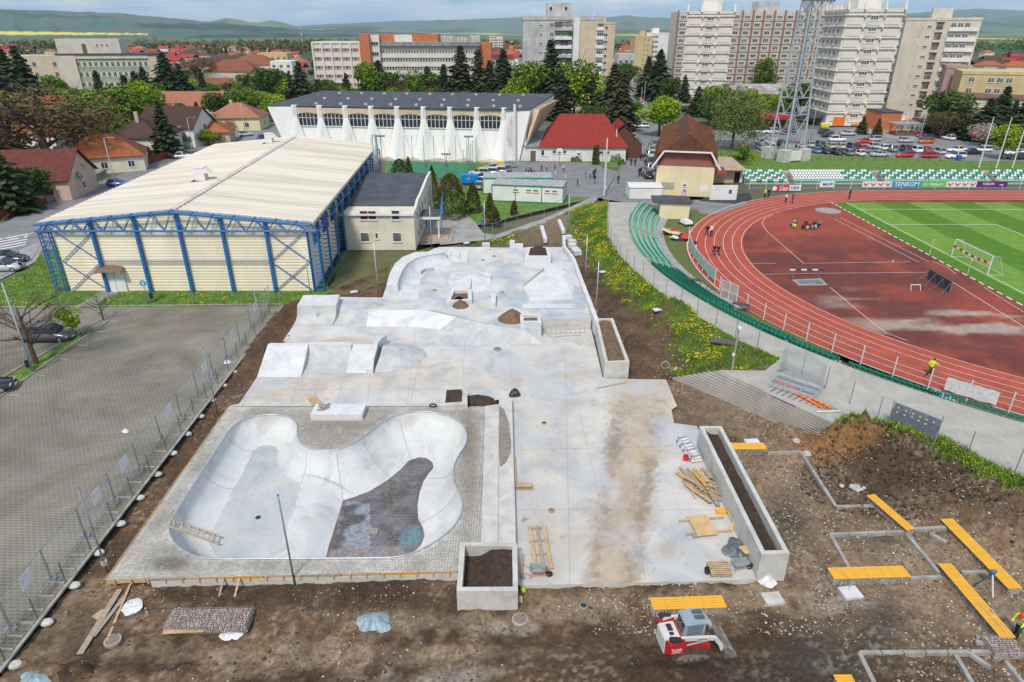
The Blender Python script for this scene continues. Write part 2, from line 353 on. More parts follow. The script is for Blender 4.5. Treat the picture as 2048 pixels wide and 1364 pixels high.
def paver_mat():
 m=D.materials.new('grass_pavers');m.use_nodes=True;nt=m.node_tree;n=nt.nodes;L=nt.links;b=n['Principled BSDF'];b.inputs['Roughness'].default_value=.95
 ge=n.new('ShaderNodeNewGeometry');mp=n.new('ShaderNodeMapping');mp.inputs['Rotation'].default_value=(0,0,ma.radians(2));L.new(ge.outputs['Position'],mp.inputs[0])
 br=n.new('ShaderNodeTexBrick');br.inputs['Color1'].default_value=(.105,.105,.07,1);br.inputs['Color2'].default_value=(.15,.13,.10,1);br.inputs['Mortar'].default_value=(.42,.40,.375,1)
 br.inputs['Scale'].default_value=1.0;br.inputs['Mortar Size'].default_value=.055;br.inputs['Brick Width'].default_value=.36;br.inputs['Row Height'].default_value=.24;br.inputs['Mortar Smooth'].default_value=.25
 L.new(mp.outputs[0],br.inputs['Vector'])
 no=n.new('ShaderNodeTexNoise');no.inputs['Scale'].default_value=.22;no.inputs['Detail'].default_value=8;no.inputs['Roughness'].default_value=.65;L.new(ge.outputs['Position'],no.inputs['Vector'])
 rp=n.new('ShaderNodeValToRGB');rp.color_ramp.elements[0].position=.35;rp.color_ramp.elements[1].position=.68;rp.color_ramp.elements[0].color=(.135,.125,.10,1);rp.color_ramp.elements[1].color=(.265,.235,.19,1);L.new(no.outputs[0],rp.inputs[0])
 mx=n.new('ShaderNodeMix');mx.data_type='RGBA';mx.inputs[0].default_value=.74;L.new(br.outputs['Color'],mx.inputs[6]);L.new(rp.outputs[0],mx.inputs[7])
 n2=n.new('ShaderNodeTexNoise');n2.inputs['Scale'].default_value=.07;n2.inputs['Detail'].default_value=9;n2.inputs['Roughness'].default_value=.7;n2.inputs['Distortion'].default_value=1.2;L.new(ge.outputs['Position'],n2.inputs['Vector'])
 r2=n.new('ShaderNodeValToRGB');r2.color_ramp.elements[0].position=.36;r2.color_ramp.elements[1].position=.56;r2.color_ramp.elements[0].color=(.62,.60,.52,1);L.new(n2.outputs[0],r2.inputs[0]);m3=n.new('ShaderNodeMix');m3.data_type='RGBA';m3.blend_type='MULTIPLY';m3.inputs[0].default_value=1;L.new(mx.outputs[2],m3.inputs[6]);L.new(r2.outputs[0],m3.inputs[7])
 L.new(m3.outputs[2],b.inputs['Base Color'])
 bp=n.new('ShaderNodeBump');bp.inputs['Strength'].default_value=.5;bp.inputs['Distance'].default_value=.03;L.new(br.outputs['Fac'],bp.inputs['Height']);L.new(bp.outputs[0],b.inputs['Normal'])
 return m
M_PAVER=paver_mat()
area('car_park',[(-700,626),(563,611),(14,1330),(-90,1450),(-1400,1450)],.0,M_PAVER)
kb=MB()
def kerb(pts,w=.14,h=.10,z=.0):
 P=gp(pts,z)
 for a,b in zip(P,P[1:]):kb.ba(Ve((a.x,a.y,z+h/2)),Ve((b.x,b.y,z+h/2)),w,h)
kerb([(-500,620),(566,609)]);kerb([(566,612),(0,1345)],.16)
kerb([(220,641),(128,702),(0,795),(-40,830)]);kerb([(200,641),(105,697),(-20,772)])
for x,y in((218,643),(190,664),(156,691),(118,719),(72,752),(20,790)):kerb([(x,y),(x+20,y+.5)],.12,.08)
for k in range(22):
 t=k/22;x=556-(556-10)*t**.8;y=622+(1325-622)*t**.8;kerb([(x-24-14*t,y-1),(x-3,y)],.1,.07)
kerb([(1236,345),(1222,380),(1206,395)],.2);kerb([(1236,345),(1262,300),(1268,262)],.2)
kerb([(0,554),(62,522),(82,488)],.16)
st_(kb,'kerb',MK)
area('grass_strip',[(218,641),(105,700),(-20,778),(-60,818),(-36,824),(0,794),(128,702)],.045,M_LAWN)
area('road',[(-500,700),(-160,540),(0,448),(125,392),(250,345),(350,312),(430,282),(480,258),(505,232),(560,232),(590,262),(600,300),(500,345),(240,425),(90,505),(0,552),(-200,660)],.0,M_ASPH)
area('pavement',[(-400,690),(0,560),(72,524),(92,486),(84,480),(0,520),(-250,640)],.05,M_PAVE)
area('road',[(1204,398),(1238,345),(1262,300),(1272,255),(1268,225),(1256,180),(1250,165),(1266,163),(1290,190),(1300,232),(1345,250),(1450,262),(1640,258),(1790,240),(1860,232),(1905,262),(2200,272),(2200,322),(1960,322),(1800,316),(1620,310),(1490,302),(1450,292),(1330,320),(1312,400),(1480,412),(1440,424),(1250,404)],.0,M_ASPH)
area('road',[(1160,245),(1240,236),(1290,232),(1292,262),(1240,262)],.012,M_ASPH)
area('schoolyard',[(1010,322),(1180,326),(1235,344),(1204,396),(1128,392),(940,372),(975,338)],.01,M_ASPH)
area('pavement',[(868,420),(882,440),(880,490),(990,478),(1090,446),(1190,404),(1196,396),(1184,394),(1090,436),(990,470),(966,466),(950,444),(934,428),(900,425)],.004,M_PAVE)
area('pavement',[(840,440),(930,438),(930,482),(840,490)],-.005,M_PAVE)
area('pavement',[(150,612),(205,583),(240,583),(186,612)],.0,M_PAVE)
area('pavement',[(1690,262),(1770,240),(1900,232),(1880,262),(1820,282)],.03,M_PAVE)
area('green_pitch',[(776,318),(778,352),(940,358),(952,322)],.01,mat('green_turf',(.05,.22,.12),(.035,.17,.09),.8,.9,coord='World'))
rm=MB()
def line(a,b,w=.12,z=.02):A=g(*a);B=g(*b);rm.ba((A.x,A.y,z),(B.x,B.y,z),w,.006)
for k in range(5):line((0-6+k*1,500-k*5.2),(52+k*1,489-k*5.2),.45,.02)
line((-20,478),(44,476),.15);line((44,476),(80,458),.15);line((512,286),(550,270),.15);line((522,300),(556,282),.15)
for a,b in(((1700,290),(1722,284)),((1760,283),(1785,280)),((1840,284),(1862,290)),((1268,252),(1275,262)),((1262,262),(1268,250))):line(a,b,.15)
st_(rm,'road_marking',M_WHITE)
TC=Ve((68.0,78.2,0));TR=37.4;LW=1.22
def arc(r,a0=90,a1=270,n=96,c=TC):return[(c.x+r*ma.cos(ma.radians(a0+(a1-a0)*i/n)),c.y+r*ma.sin(ma.radians(a0+(a1-a0)*i/n)))for i in range(n+1)]
XE=140.0
def stad(r):return[(XE,TC.y+r)]+arc(r)+[(XE,TC.y-r)]
M_TRACK=mat('running_track',(.42,.085,.05),(.35,.068,.04),.5,.85,bump=.15,bsc=30,coord='World',detail=9)
def inner_col(x,y):
 px,py=pxof(x,y);n=fb(x,y,.35,5,4);n2=fb(x,y,.08,4,14);n3=fb(x*.6,y*2,.25,5,8)
 c=mixc((.145,.040,.032),(.27,.058,.036),np.clip((n-.42)*3.2+(n2-.5)*1.5,0,1))
 red=np.clip(soft(px,py,1700,440,190,55,(n-.5))*.8+soft(px,py,1560,445,60,45,n-.5)*.5+soft(px,py,1960,600,110,60,n-.5)*.4,0,1);c=c*(1-red[:,None]*.8)+np.array((.36,.075,.045))*red[:,None]*.8
 pale=np.clip((n3-.52)*6,0,1)*(soft(px,py,1860,650,190,32)*.8+soft(px,py,1990,640,90,45)+soft(px,py,1700,600,60,25)*.6);pale=np.clip(pale,0,.75)
 return c*(1-pale[:,None])+np.array((.42,.36,.30))*pale[:,None]
M_INF=mat('worn_red_surface',(1.05,1.05,1.05),(.86,.84,.84),1.2,.9,attr=True,coord='World',bump=.1)
me=cg_(stad(TR-.25),.55,lambda x,y:np.full_like(x,.012),colf=inner_col,mats=M_INF,name='infield');link('infield',me,kind='structure')
st_(MB().sheet(stad(TR+LW*6+.15),.0),'running_track',M_TRACK)
tl=MB()
def ribbon(mb,pts,w,z):
 P=[Ve((p[0],p[1],0))for p in pts];A=[];B=[]
 for i,p in enumerate(P):
  d=(P[min(i+1,len(P)-1)]-P[max(i-1,0)]).normalized();nn=Ve((-d.y,d.x,0))*w/2;A.append((p.x+nn.x,p.y+nn.y,z));B.append((p.x-nn.x,p.y-nn.y,z))
 mb.rows([A,B])
for k in range(6):ribbon(tl,stad(TR+LW*k),.055,.024)
ribbon(tl,stad(TR+LW*6),.10,.024)
def gl(pts,w=.06,z=.03):ribbon(tl,[tuple(v)[:2]for v in gp(pts)],w,z)
gl([(1536,465),(1528,455),(1524,446),(1530,436),(1545,430)]);gl([(1536,465),(1607,527)]);gl([(1607,527),(1820,524)]);gl([(1500,527),(1552,527)])
gl([(1528,549),(1630,547),(1850,545)]);gl([(1666,437),(1838,525)]);gl([(1682,436),(1858,524)]);gl([(1660,575),(1720,625),(1770,665),(1815,682)]);gl([(1875,546),(2048,654)],.07);gl([(1968,575),(2048,625)])
gl([(1863,522),(1895,535),(1911,548)],.05)
st_(tl,'track_line',M_WHITE)
FX=55.6
def pitch_stripes():
 a=MB();x=FX;k=0;w=5.6;y0,y1=TC.y-34.5,TC.y+35.2
 a.sheet([(FX,y0),(FX+2.2,y0),(FX+2.2,y1),(FX,y1)],.035);b=MB();x=FX+2.2
 while x<XE:
  (a if k%2 else b).sheet([(x,y0),(min(x+w,XE),y0),(min(x+w,XE),y1),(x,y1)],.035);x+=w;k+=1
 st_(a,'football_pitch',mat('mown_grass_dark',(.088,.20,.014),(.065,.16,.01),.8,.95,coord='World',detail=8,bump=.3,bsc=12))
 st_(b,'football_pitch',mat('mown_grass_light',(.16,.29,.04),(.12,.235,.03),.8,.95,coord='World',detail=8,bump=.3,bsc=12))
pitch_stripes()
pl=MB();pl.ba((58.2,44,.045),(58.2,113.0,.045),.1,.01);pl.ba((58.2,108.5,.045),(XE,108.5,.045),.1,.01)
pl.ba((58.2,60,.045),(74.7,60,.045),.1,.01);pl.ba((74.7,60,.045),(74.7,99,.045),.1,.01);pl.ba((58.2,99,.045),(74.7,99,.045),.1,.01)
for k in range(44):y=TC.y-34.5+k*1.6;pl.b2(FX-.16,FX,y,y+.9,.0,.07)
st_(pl,'pitch_marking',M_WHITE)
area('lawn',[(1290,402),(1272,470),(1310,540),(1420,612),(1640,700),(2048,800),(2500,860),(2500,700),(2048,690),(1640,560),(1500,480),(1440,400)],-.03,mat('rough_grass',(.10,.16,.04),(.12,.11,.05),1.2,.95,coord='World',detail=8,bump=.5,bsc=8))
area('apron',[(1386,400),(1486,398),(1494,408),(1432,428),(1400,428)],.007,M_ASPH)
area('apron',[(1416,392),(1500,386),(1504,398),(1470,408),(1398,402)],.022,mat('fresh_asphalt',(.05,.05,.055),(.035,.035,.04),.6,.85,coord='World'))
WK=[(1217,404),(1214,440),(1215,470),(1240,512),(1290,560),(1340,598),(1400,636),(1480,682),(1562,716),(1530,741),(1437,740)]
WKZ=1.5
WK2=[tuple(v)[:2]for v in gp([(1690,852),(1770,850),(1800,864),(1890,882),(1960,917),(2048,957),(2300,1072)],1.5)]
WKG=[tuple(v)[:2]for v in gp(WK,WKZ)]
DIRT=[tuple(v)[:2]for v in gp([(-150,1600),(0,1345),(562,612),(662,583),(862,494),(930,488),(1010,474),(1100,440),(1196,398)])]+WKG+[tuple(v)[:2]for v in gp([(1345,757),(1612,868)])]+[tuple(v)[:2]for v in gp([(1675,852),(1770,850),(1800,864),(1890,882),(1960,917),(2048,957),(2300,1072)],WKZ)]+[tuple(v)[:2]for v in gp([(2700,1300),(2500,1640)])]
PLZI=[(v.x,v.y)for v in gp([(466,808),(524,748),(566,690),(592,654),(612,590),(764,592),(782,525),(860,492),(1130,490),(1180,640),(1206,757),(1328,762),(1348,812),(1392,856),(1506,1152),(1380,1157),(1150,1163),(1044,1165),(1030,797),(935,806)])]
MOUNDS=[(1700,905,2.6,1.3,1.15),(1775,935,3.0,1.5,1.25),(1850,990,2.5,1.5,.9),(1950,1030,3.0,1.2,.7),(2040,1080,3,1.6,.9),(1310,645,2.0,1.6,.8),(1345,650,1.6,1.6,.7),(1560,860,3.0,.7,.35),(470,1210,1.2,.6,.25),(590,1230,1.6,.9,.35),(690,1195,1.0,.8,.35),(130,1350,1.5,.55,.55),(330,1350,1.2,.6,.3),(1160,440,3,4,.5),(1050,470,3,3,.35),(540,660,.8,6,.4),(1215,800,.01,.01,0)]
MG=[(g(a,b),r1,r2,h*1.25)for a,b,r1,r2,h in MOUNDS]
def dirt_z(x,y):
 n=fb(x,y,.55,5,2);n2=fb(x,y,2.2,4,7);n3=fb(x,y,.12,3,9)
 z=-.30+(n-.5)*.42+(n2-.5)*.24+(n3-.5)*.25+(fb(x,y,6.5,3,12)-.5)*.09
 front=smo((29-y)/6);right=smo((x-4)/14)*smo((y-21)/8);back=smo((y-47)/10)
 z=z+.16*right*(1-back)+back*.22
 dd,_,_=nearest(x,y,WKG[:-1],False);bank=smo(1-(dd-.2)/4.0)*(y>44);z=z*(1-bank)+(1.42+(n-.5)*.15)*bank
 d2,_,_=nearest(x,y,WK2,False);bank=smo(1-(d2-.15)/2.3)*(x>17);z=z*(1-bank)+(1.44+(n-.5)*.1)*bank
 px,py=pxof(x,y)
 rut=np.sin((y-22.2)*5.2+np.sin(x*.3)*.8)*.075*np.clip(1-np.abs(y-22.4)/1.6,0,1)*(x>-8)*(x<12);z+=rut
 rut2=np.sin((x-9.6+.02*(y-60))*5.0)*.06*np.clip(1-np.abs(x-10.6)/1.8,0,1)*(y>50)*(y<95);z+=rut2
 ins=pip(x,y,PLZI);
 for c,r1,r2,h in MG:z=z+h*np.exp(-(((x-c.x)/r1)**2+((y-c.y)/r2)**2))*(1+1.1*(n2-.5)+.7*(fb(x,y,5,3,19)-.5))
 return np.where(ins,np.minimum(z,-.16),np.maximum(z,-.62))
def dirt_c(x,y):
 px,py=pxof(x,y);n=fb(x,y,.5,5,31);n2=fb(x,y,1.7,5,37);n3=fb(x,y,5,3,40)
 c=mixc((.060,.040,.028),(.20,.135,.085),np.clip((n-.34)*2.9,0,1));c=c*(.62+.76*fb(x,y,3.2,4,44))[:,None]
 def lay(w,col,amt=1.0):
  nonlocal c
  w=np.clip(w,0,1)*amt;c=c*(1-w[:,None])+np.array(col)*w[:,None]
 lay(np.clip((n2-.52)*5,0,1),(.27,.22,.17),.45)
 tan=soft(px,py,1850,1130,330,170,(n2-.5)*1.4)+soft(px,py,1560,950,110,110,(n2-.5)*1.2)+soft(px,py,1150,1205,130,34,(n2-.5)*1.2)+soft(px,py,1440,1190,130,22,(n2-.5))
 lay(tan,(.36,.285,.205),.78)
 lay(soft(px,py,1440,820,130,60,(n2-.5))*1.0,(.30,.235,.165),.7)
 lay(soft(px,py,1120,455,170,45,(n2-.5)),(.33,.27,.20),.7)
 lay(np.ones_like(px),(.085,.055,.034),.22);lay(soft(px,py,100,1230,120,80,(n2-.5)*1.6),(.30,.25,.17),.45)
 lay(soft(px,py,900,1235,260,20,(n2-.5)*1.6)+soft(px,py,640,1300,330,26,(n2-.5)*2),(.34,.28,.21),.5)
 lay(soft(px,py,1460,1330,460,75,(n-.5)*.5),(.052,.036,.025),.92)
 lay(soft(px,py,700,1185,240,35,(n2-.5)*1.6),(.072,.048,.034),.75)
 lay(soft(px,py,1575,1040,48,62,(n-.5)*.9)+soft(px,py,1640,1290,110,60,(n-.5)*1.8)+soft(px,py,1770,1230,50,45,(n-.5)*1.2),(.062,.064,.056),.85)
 lay(soft(px,py,1760,1075,115,22,(n-.5)),(.09,.088,.08),.6)
 lay(soft(px,py,1690,893,105,42,(n2-.5)*.6)*1.4,(.27,.145,.06),.95)
 lay(soft(px,py,1850,960,200,70,(n2-.5)*.9)-soft(px,py,1690,890,90,36),(.075,.052,.038),.92)
 lay(soft(px,py,1960,1020,120,60,(n2-.5)*.9),(.11,.075,.052),.8)
 lay(((px<640)&(py>600)&(py<1150)).astype(float),(.115,.072,.045),.6)
 lay(((px>1195)&(px<1420)&(py>470)&(py<755)).astype(float)*np.clip(.6+(n2-.5)*3,0,1),(.115,.075,.05),.8)
 wh=np.clip((n3-.56)*12,0,1)*np.clip((n-.45)*5,0,1);lay(wh*(py>760),(.42,.38,.32),.4)
 lay(soft(px,py,880,1350,120,22,(n2-.5)*2)+soft(px,py,1680,1190,50,35,(n2-.5)*2.4)+soft(px,py,1000,1250,60,14,(n2-.5)*2),(.33,.32,.30),.6)
 dd,_,_=nearest(x,y,WKG,False)
 gr=((y>43)*np.clip(1.5-dd/2.6+(n2-.5)*2.2,0,1)*(py<760))+soft(px,py,1455,700,110,44,(n2-.5)*1.1)*(px>1325)+soft(px,py,760,510,110,38,(n2-.5)*1.5)*(px<865)*.8+soft(px,py,1185,450,45,46,(n2-.5)*1.6)+soft(px,py,950,478,100,12,(n2-.5)*1.5)+soft(px,py,1160,418,50,14,(n2-.5))
 d2,_,_=nearest(x,y,WK2,False);gr=gr+np.clip(1.35-d2/1.15+(n2-.5)*1.2,0,1)*(x>21)
 lay(gr,(.09,.16,.028),.95)
 return c
def ydense(a,b):
 ys=[a]
 while ys[-1]<b:ys.append(ys[-1]+max(.09,.09*(ys[-1]/24)**1.6))
 return np.array(ys)
DE=.30
RIMPX=[(457,860),(475,844),(500,834),(532,829),(562,829.5),(583,836),(595,849),(594,868),(600,885),(612,895),(637,901),(672,900),(700,890),(725,874),(750,853),(775,837),(800,828),(825,823),(855,822.5),(887,827.5),(912,839),(930,855),(935,873),(930,892),(917,910),(909,928),(906,945),(908,962),(915,980),(925,999),(925,1020),(915,1043),(900,1061),(875,1081),(840,1100),(805,1112),(775,1115.5),(647,1116.5),(500,1117.5),(425,1118),(387,1112),(360,1098),(343,1079),(337,1060),(340,1045),(355,1018),(380,980),(407,938),(440,888)]
RIM=[tuple(v)[:2]for v in gp(RIMPX,DE)]
DA,DB=1.55,2.0
FLA=[(506,902),(520,892),(537,890),(552,893),(556,903),(554,920),(557,935),(570,951),(587,960),(602,967),(592,1005),(583,1030),(570,1067),(550,1105),(545,1135),(500,1135),(460,1128),(432,1112),(419,1090),(422,1067),(436,1040),(465,980),(485,945),(500,915)]
FLB=[(686,1001),(707,995),(740,982),(775,960),(800,940),(817,922),(835,915),(852,916),(865,925),(867,935),(857,947),(847,962),(839,985),(835,1010),(836,1037),(846,1057),(849,1072),(842,1090),(818,1112),(780,1130),(700,1134),(645,1134)]
FA=[tuple(v)[:2]for v in gp(FLA,DE-DA)];FB=[tuple(v)[:2]for v in gp(FLB,DE-DB)]
MID=[FA[9],FB[0],FB[-1],FA[14]]
def bowl_z(x,y):
 d0,_,_=nearest(x,y,RIM);inr=pip(x,y,RIM);d0=np.where(inr,d0,0)
 dA,_,_=nearest(x,y,FA);dA=np.where(pip(x,y,FA),0,dA);dB,_,_=nearest(x,y,FB);dB=np.where(pip(x,y,FB),0,dB)
 dM,_,_=nearest(x,y,MID);dM=np.where(pip(x,y,MID),0,dM)
 df=np.minimum(np.minimum(dA,dB),dM+.25);wA=1/(dA+.05);wB=1/(dB+.05);dep=(DA*wA+DB*wB)/(wA+wB)
 mid=smo(1-np.abs((dA-dB)/(dA+dB+.3)))*(dM<.8);dep=dep-.42*mid*smo((dA+dB-.6)/1.5)
 t=d0/(d0+df+1e-6);R=np.sqrt(np.clip(1-(1-t)**2,0,1));return DE-.02-dep*(.12*t+.88*R)*np.where(inr,1,0)
BW=[(v.x,v.y)for v in gp([(455,815),(968,812),(960,1086),(932,1150),(212,1158)],.0)]
HOLE=[(-21.6,27.6),(-3.2,27.6),(-2.6,43.6),(-21.6,43.6)]
me=cg_(DIRT,.17,dirt_z,holes=[HOLE],colf=dirt_c,mats=M_DIRT,name='soil',yres=ydense);link('soil',me,kind='structure')
def conc_mat(name,a,b,c,sc=.35,bump=.12,dust=None):
 m=D.materials.new(name);m.use_nodes=True;MT[name]=m;nt=m.node_tree;n=nt.nodes;L=nt.links;p=n['Principled BSDF'];p.inputs['Roughness'].default_value=.75
 ge=n.new('ShaderNodeNewGeometry')
 no=n.new('ShaderNodeTexNoise');no.inputs['Scale'].default_value=sc;no.inputs['Detail'].default_value=10;no.inputs['Roughness'].default_value=.62;no.inputs['Distortion'].default_value=.6;L.new(ge.outputs['Position'],no.inputs['Vector'])
 rp=n.new('ShaderNodeValToRGB');e=rp.color_ramp.elements;e[0].position=.32;e[1].position=.7;e[0].color=tuple(a)+(1,);e[1].color=tuple(b)+(1,);k=e.new(.5);k.color=tuple(c)+(1,)
 L.new(no.outputs[0],rp.inputs[0])
 at=n.new('ShaderNodeAttribute');at.attribute_name='Col'
 mm=n.new('ShaderNodeMix');mm.data_type='RGBA';mm.blend_type='MULTIPLY';mm.inputs[0].default_value=1.0 if dust else .0;L.new(rp.outputs[0],mm.inputs[6]);L.new(at.outputs['Color'],mm.inputs[7])
 n3=n.new('ShaderNodeTexNoise');n3.inputs['Scale'].default_value=9;n3.inputs['Detail'].default_value=4;L.new(ge.outputs['Position'],n3.inputs['Vector'])
 r3=n.new('ShaderNodeValToRGB');r3.color_ramp.elements[0].position=.3;r3.color_ramp.elements[1].position=.55;r3.color_ramp.elements[0].color=(.86,.85,.84,1);L.new(n3.outputs[0],r3.inputs[0])
 m2=n.new('ShaderNodeMix');m2.data_type='RGBA';m2.blend_type='MULTIPLY';m2.inputs[0].default_value=1.0;L.new(mm.outputs[2],m2.inputs[6]);L.new(r3.outputs[0],m2.inputs[7]);L.new(m2.outputs[2],p.inputs['Base Color'])
 bp=n.new('ShaderNodeBump');bp.inputs['Strength'].default_value=bump;bp.inputs['Distance'].default_value=.03;L.new(no.outputs[0],bp.inputs['Height']);L.new(bp.outputs[0],p.inputs['Normal'])
 return m
M_SLAB=conc_mat('new_slab_concrete',(.44,.455,.475),(.65,.625,.58),(.56,.555,.545),.33,.05,dust=True)
M_BOWL=conc_mat('bowl_concrete',(.45,.45,.43),(.63,.64,.645),(.57,.58,.58),.5,.08)
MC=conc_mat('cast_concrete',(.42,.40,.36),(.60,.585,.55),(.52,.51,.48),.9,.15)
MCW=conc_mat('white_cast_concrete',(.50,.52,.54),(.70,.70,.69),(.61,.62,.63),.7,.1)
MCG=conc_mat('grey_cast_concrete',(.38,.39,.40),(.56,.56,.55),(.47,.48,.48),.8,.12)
M_FLOORG=conc_mat('grey_floor_concrete',(.36,.39,.42),(.56,.54,.49),(.45,.47,.49),.35,.05)
PLZ=[(v.x,v.y)for v in gp([(458,812),(478,808),(518,748),(560,690),(585,654),(700,610),(1085,600),(1178,640),(1206,757),(1332,759),(1354,812),(1343,820),(1348,846),(1394,852),(1512,1158),(1380,1163),(1150,1168),(1020,1171),(1008,797),(935,812)])]
def slab_c(x,y):
 px,py=pxof(x,y);n=fb(x,y,.6,5,51);n2=fb(x,y,2.4,4,57);n4=fb(x,y,6,3,61);c=np.ones((len(x),3))
 def lay(w,col,amt=1.0):
  nonlocal c
  w=np.clip(w,0,1)*amt;c=c*(1-w[:,None])+np.array(col)*w[:,None]
 lay((px>1022)*1.0,(.97,.955,.925),1.0)
 cx=1290-(py-770)*.16;band=np.clip(1.25-np.abs(px-cx)/(62+8*np.sin(py*.05))+(n-.5)*1.5,0,1)*(py>745)
 lay(band,(.76,.60,.43),.9)
 for off in(-42,34):lay(np.clip(1.2-np.abs(px-cx-off)/(20)+(n4-.5)*2.2,0,1)*(py>800),(.50,.37,.26),.8)
 lay(((px>1250)&(py<850)&(py>755)).astype(float)*np.clip(.5+(n2-.5)*3,0,1),(.82,.68,.52),.7)
 d=soft(px,py,640,730,190,22,(n2-.5)*2)+soft(px,py,800,760,300,30,(n2-.5)*2.2)*.6+soft(px,py,700,683,130,9,(n2-.5)*1.8)+soft(px,py,1290,800,60,60,(n2-.5)*2)+soft(px,py,1160,748,36,16,(n2-.5)*2)+soft(px,py,560,785,90,22,(n2-.5)*2.5)+soft(px,py,1100,950,90,160,(n2-.5)*3)*.5
 lay(d,(.90,.77,.61),.85);lay(np.clip((fb(x,y*.7,.35,5,90)-.52)*7,0,1),(.80,.84,.89),.8);lay(np.clip((n-.56)*8,0,1),(.86,.84,.80),.6)
 lay(soft(px,py,1120,1080,100,80,(n2-.5)*2.2)*.8+soft(px,py,1330,1100,30,22,n2-.5),(.90,.78,.64),.7)
 lay(np.clip((n4-.70)*14,0,1)*np.clip((n-.5)*5,0,1),(.62,.50,.38),.6)
 return c
me=cg_(PLZ,.22,lambda x,y:np.zeros_like(x),colf=slab_c,mats=M_SLAB,name='plaza_slab');o=link('plaza_slab',me,kind='structure')
se=MB();fr=gp([(1040,1171),(1150,1168),(1380,1163),(1512,1158)],0)
for a,b in zip(fr,fr[1:]):se.ba((a.x,a.y+.10,-.21),(b.x,b.y+.10,-.21),.2,.4)
e2=gp([(458,812),(478,808),(518,748),(560,690),(585,654)],0)
for a,b in zip(e2,e2[1:]):se.ba((a.x+.1,a.y,-.21),(b.x+.1,b.y,-.21),.2,.4)
st_(se,'slab_edge',MC)
jt=MB();M_JOINT=pt_('joint_shadow',(.30,.30,.31),.9)  # plain dark grey of the joint lines in slab and bowl
def jo_(a,b,w=.022,z=.004):A=g(*a);B=g(*b);jt=MB();jt.ba((A.x,A.y,z),(B.x,B.y,z),w,.004);st_(jt,'joint_line',M_JOINT)
for a,b in(((1021,690),(1022,797)),((1240,760),(1290,1160)),((1130,690),(1140,1168)),((1022,900),(1430,890)),((1022,1020),(1470,1020)),((640,755),(625,806)),((740,750),(735,806)),((520,780),(1020,778)),((570,690),(1000,692)),((832,655),(814,810)),((930,680),(925,775)),((820,810),(836,735)),((672,810),(690,745)),((1021,690),(1085,688)),((1160,830),(1200,1000)),((582,805),(600,745))):jo_(a,b)
inA=lambda x,y:pip(x,y,FA)
me=cg_(RIM,.13,bowl_z,mats=[M_BOWL,M_FLOORG],name='bowl_shell')
def mark_floor():
 n=len(me.polygons);c=np.empty(n*3);me.polygons.foreach_get('center',c);c=c.reshape(-1,3)
 a=pip(c[:,0],c[:,1],FA);mi=np.where(a,1,0).astype(np.int32);me.polygons.foreach_set('material_index',mi)
mark_floor()
bowl=th('skate_bowl','white concrete skate bowl with two lobes and a steel rim, floor half finished','skate bowl')
link('shell',me,bowl)
cop=MB();RS=[Ve((p[0],p[1],DE+.0))for p in RIM]
def chaik(P,k=2,closed=True):
 for _ in range(k):
  Q=[];n=len(P)
  for i in range(n if closed else n-1):a=P[i];b=P[(i+1)%n];Q+=[a*.75+b*.25,a*.25+b*.75]
  P=Q
 return P
cop.tb(chaik(RS,1),.045,6,closed=True);cop.bd('rim_pipe',mat('galvanised_pipe',(.50,.55,.60),(.42,.47,.52),4,.4,metal=.5),bowl,smo=True)
def seam3(A,B):
 seam=MB()
 a=g(*A,DE);b=g(*B,DE-DA);Q=[a.lerp(b,t)for t in np.linspace(.02,1,26)];X=np.array([q.x for q in Q]);Y=np.array([q.y for q in Q]);Z=bowl_z(X,Y)
 seam.tb([Ve((x,y,z+.012))for x,y,z in zip(X,Y,Z)],.016,3);seam.bd('joint_line',M_JOINT,bowl)
for A,B in(((454,867),(506,902)),((406,940),(465,978)),((349,1030),(420,1068)),((612,895),(602,967)),((672,900),(686,1001)),((725,874),(786,950)),((798,829),(826,918)),((909,930),(857,947)),((913,975),(836,1035))):seam3(A,B)
dr=MB();c=g(516,1035,DE-DA);dr.lathe([(.16,0),(.16,.035),(.11,.035),(.11,.02),(.0,.02)],(c.x,c.y,c.z),16,caps=False);dr.bd('drain_ring',pt_('black_iron',(.04,.04,.045),.6),bowl)
FBi=FB
def fb_c(x,y):
 px,py=pxof(x,y,DE-DB);n=fb(x,y,1.1,5,71);n2=fb(x,y,3.5,4,75)
 c=mixc((.065,.07,.085),(.16,.17,.21),np.clip((n-.38)*4,0,1))
 def lay(w,col,amt=1.0):
  nonlocal c
  w=np.clip(w,0,1)*amt;c=c*(1-w[:,None])+np.array(col)*w[:,None]
 lay(np.clip((n-.42)*9,0,1)*(px<740)*(px>675)*(py<1100)*(py>1003),(.30,.35,.44),.95)
 lay((soft(px,py,827,1075,30,25,(n2-.5)*.5)>.45)*1.0,(.12,.27,.33),.9)
 lay(np.clip((py-1094)/6+(n-.5)*3,0,1)*(px<810),(.33,.31,.31),.8);lay(np.clip((n2-.63)*12,0,1),(.30,.22,.13),.5)
 ed,_,_=nearest(x,y,FB);lay(np.clip(1-ed/.35+(n2-.5),0,1),(.16,.12,.08),.8)
 return c
M_UNF=mat('foil_and_soil',(1.2,1.2,1.2),(.72,.72,.74),4,.45,bump=.8,bsc=7,attr=True,coord='World',detail=8)
me=cg_(FB,.10,lambda x,y:bowl_z(x,y)+.02+(fb(x,y,2.5,4,3)-.5)*.05,holes=(),colf=fb_c,mats=M_UNF,name='unfinished_floor')
link('unfinished_floor',me,bowl)
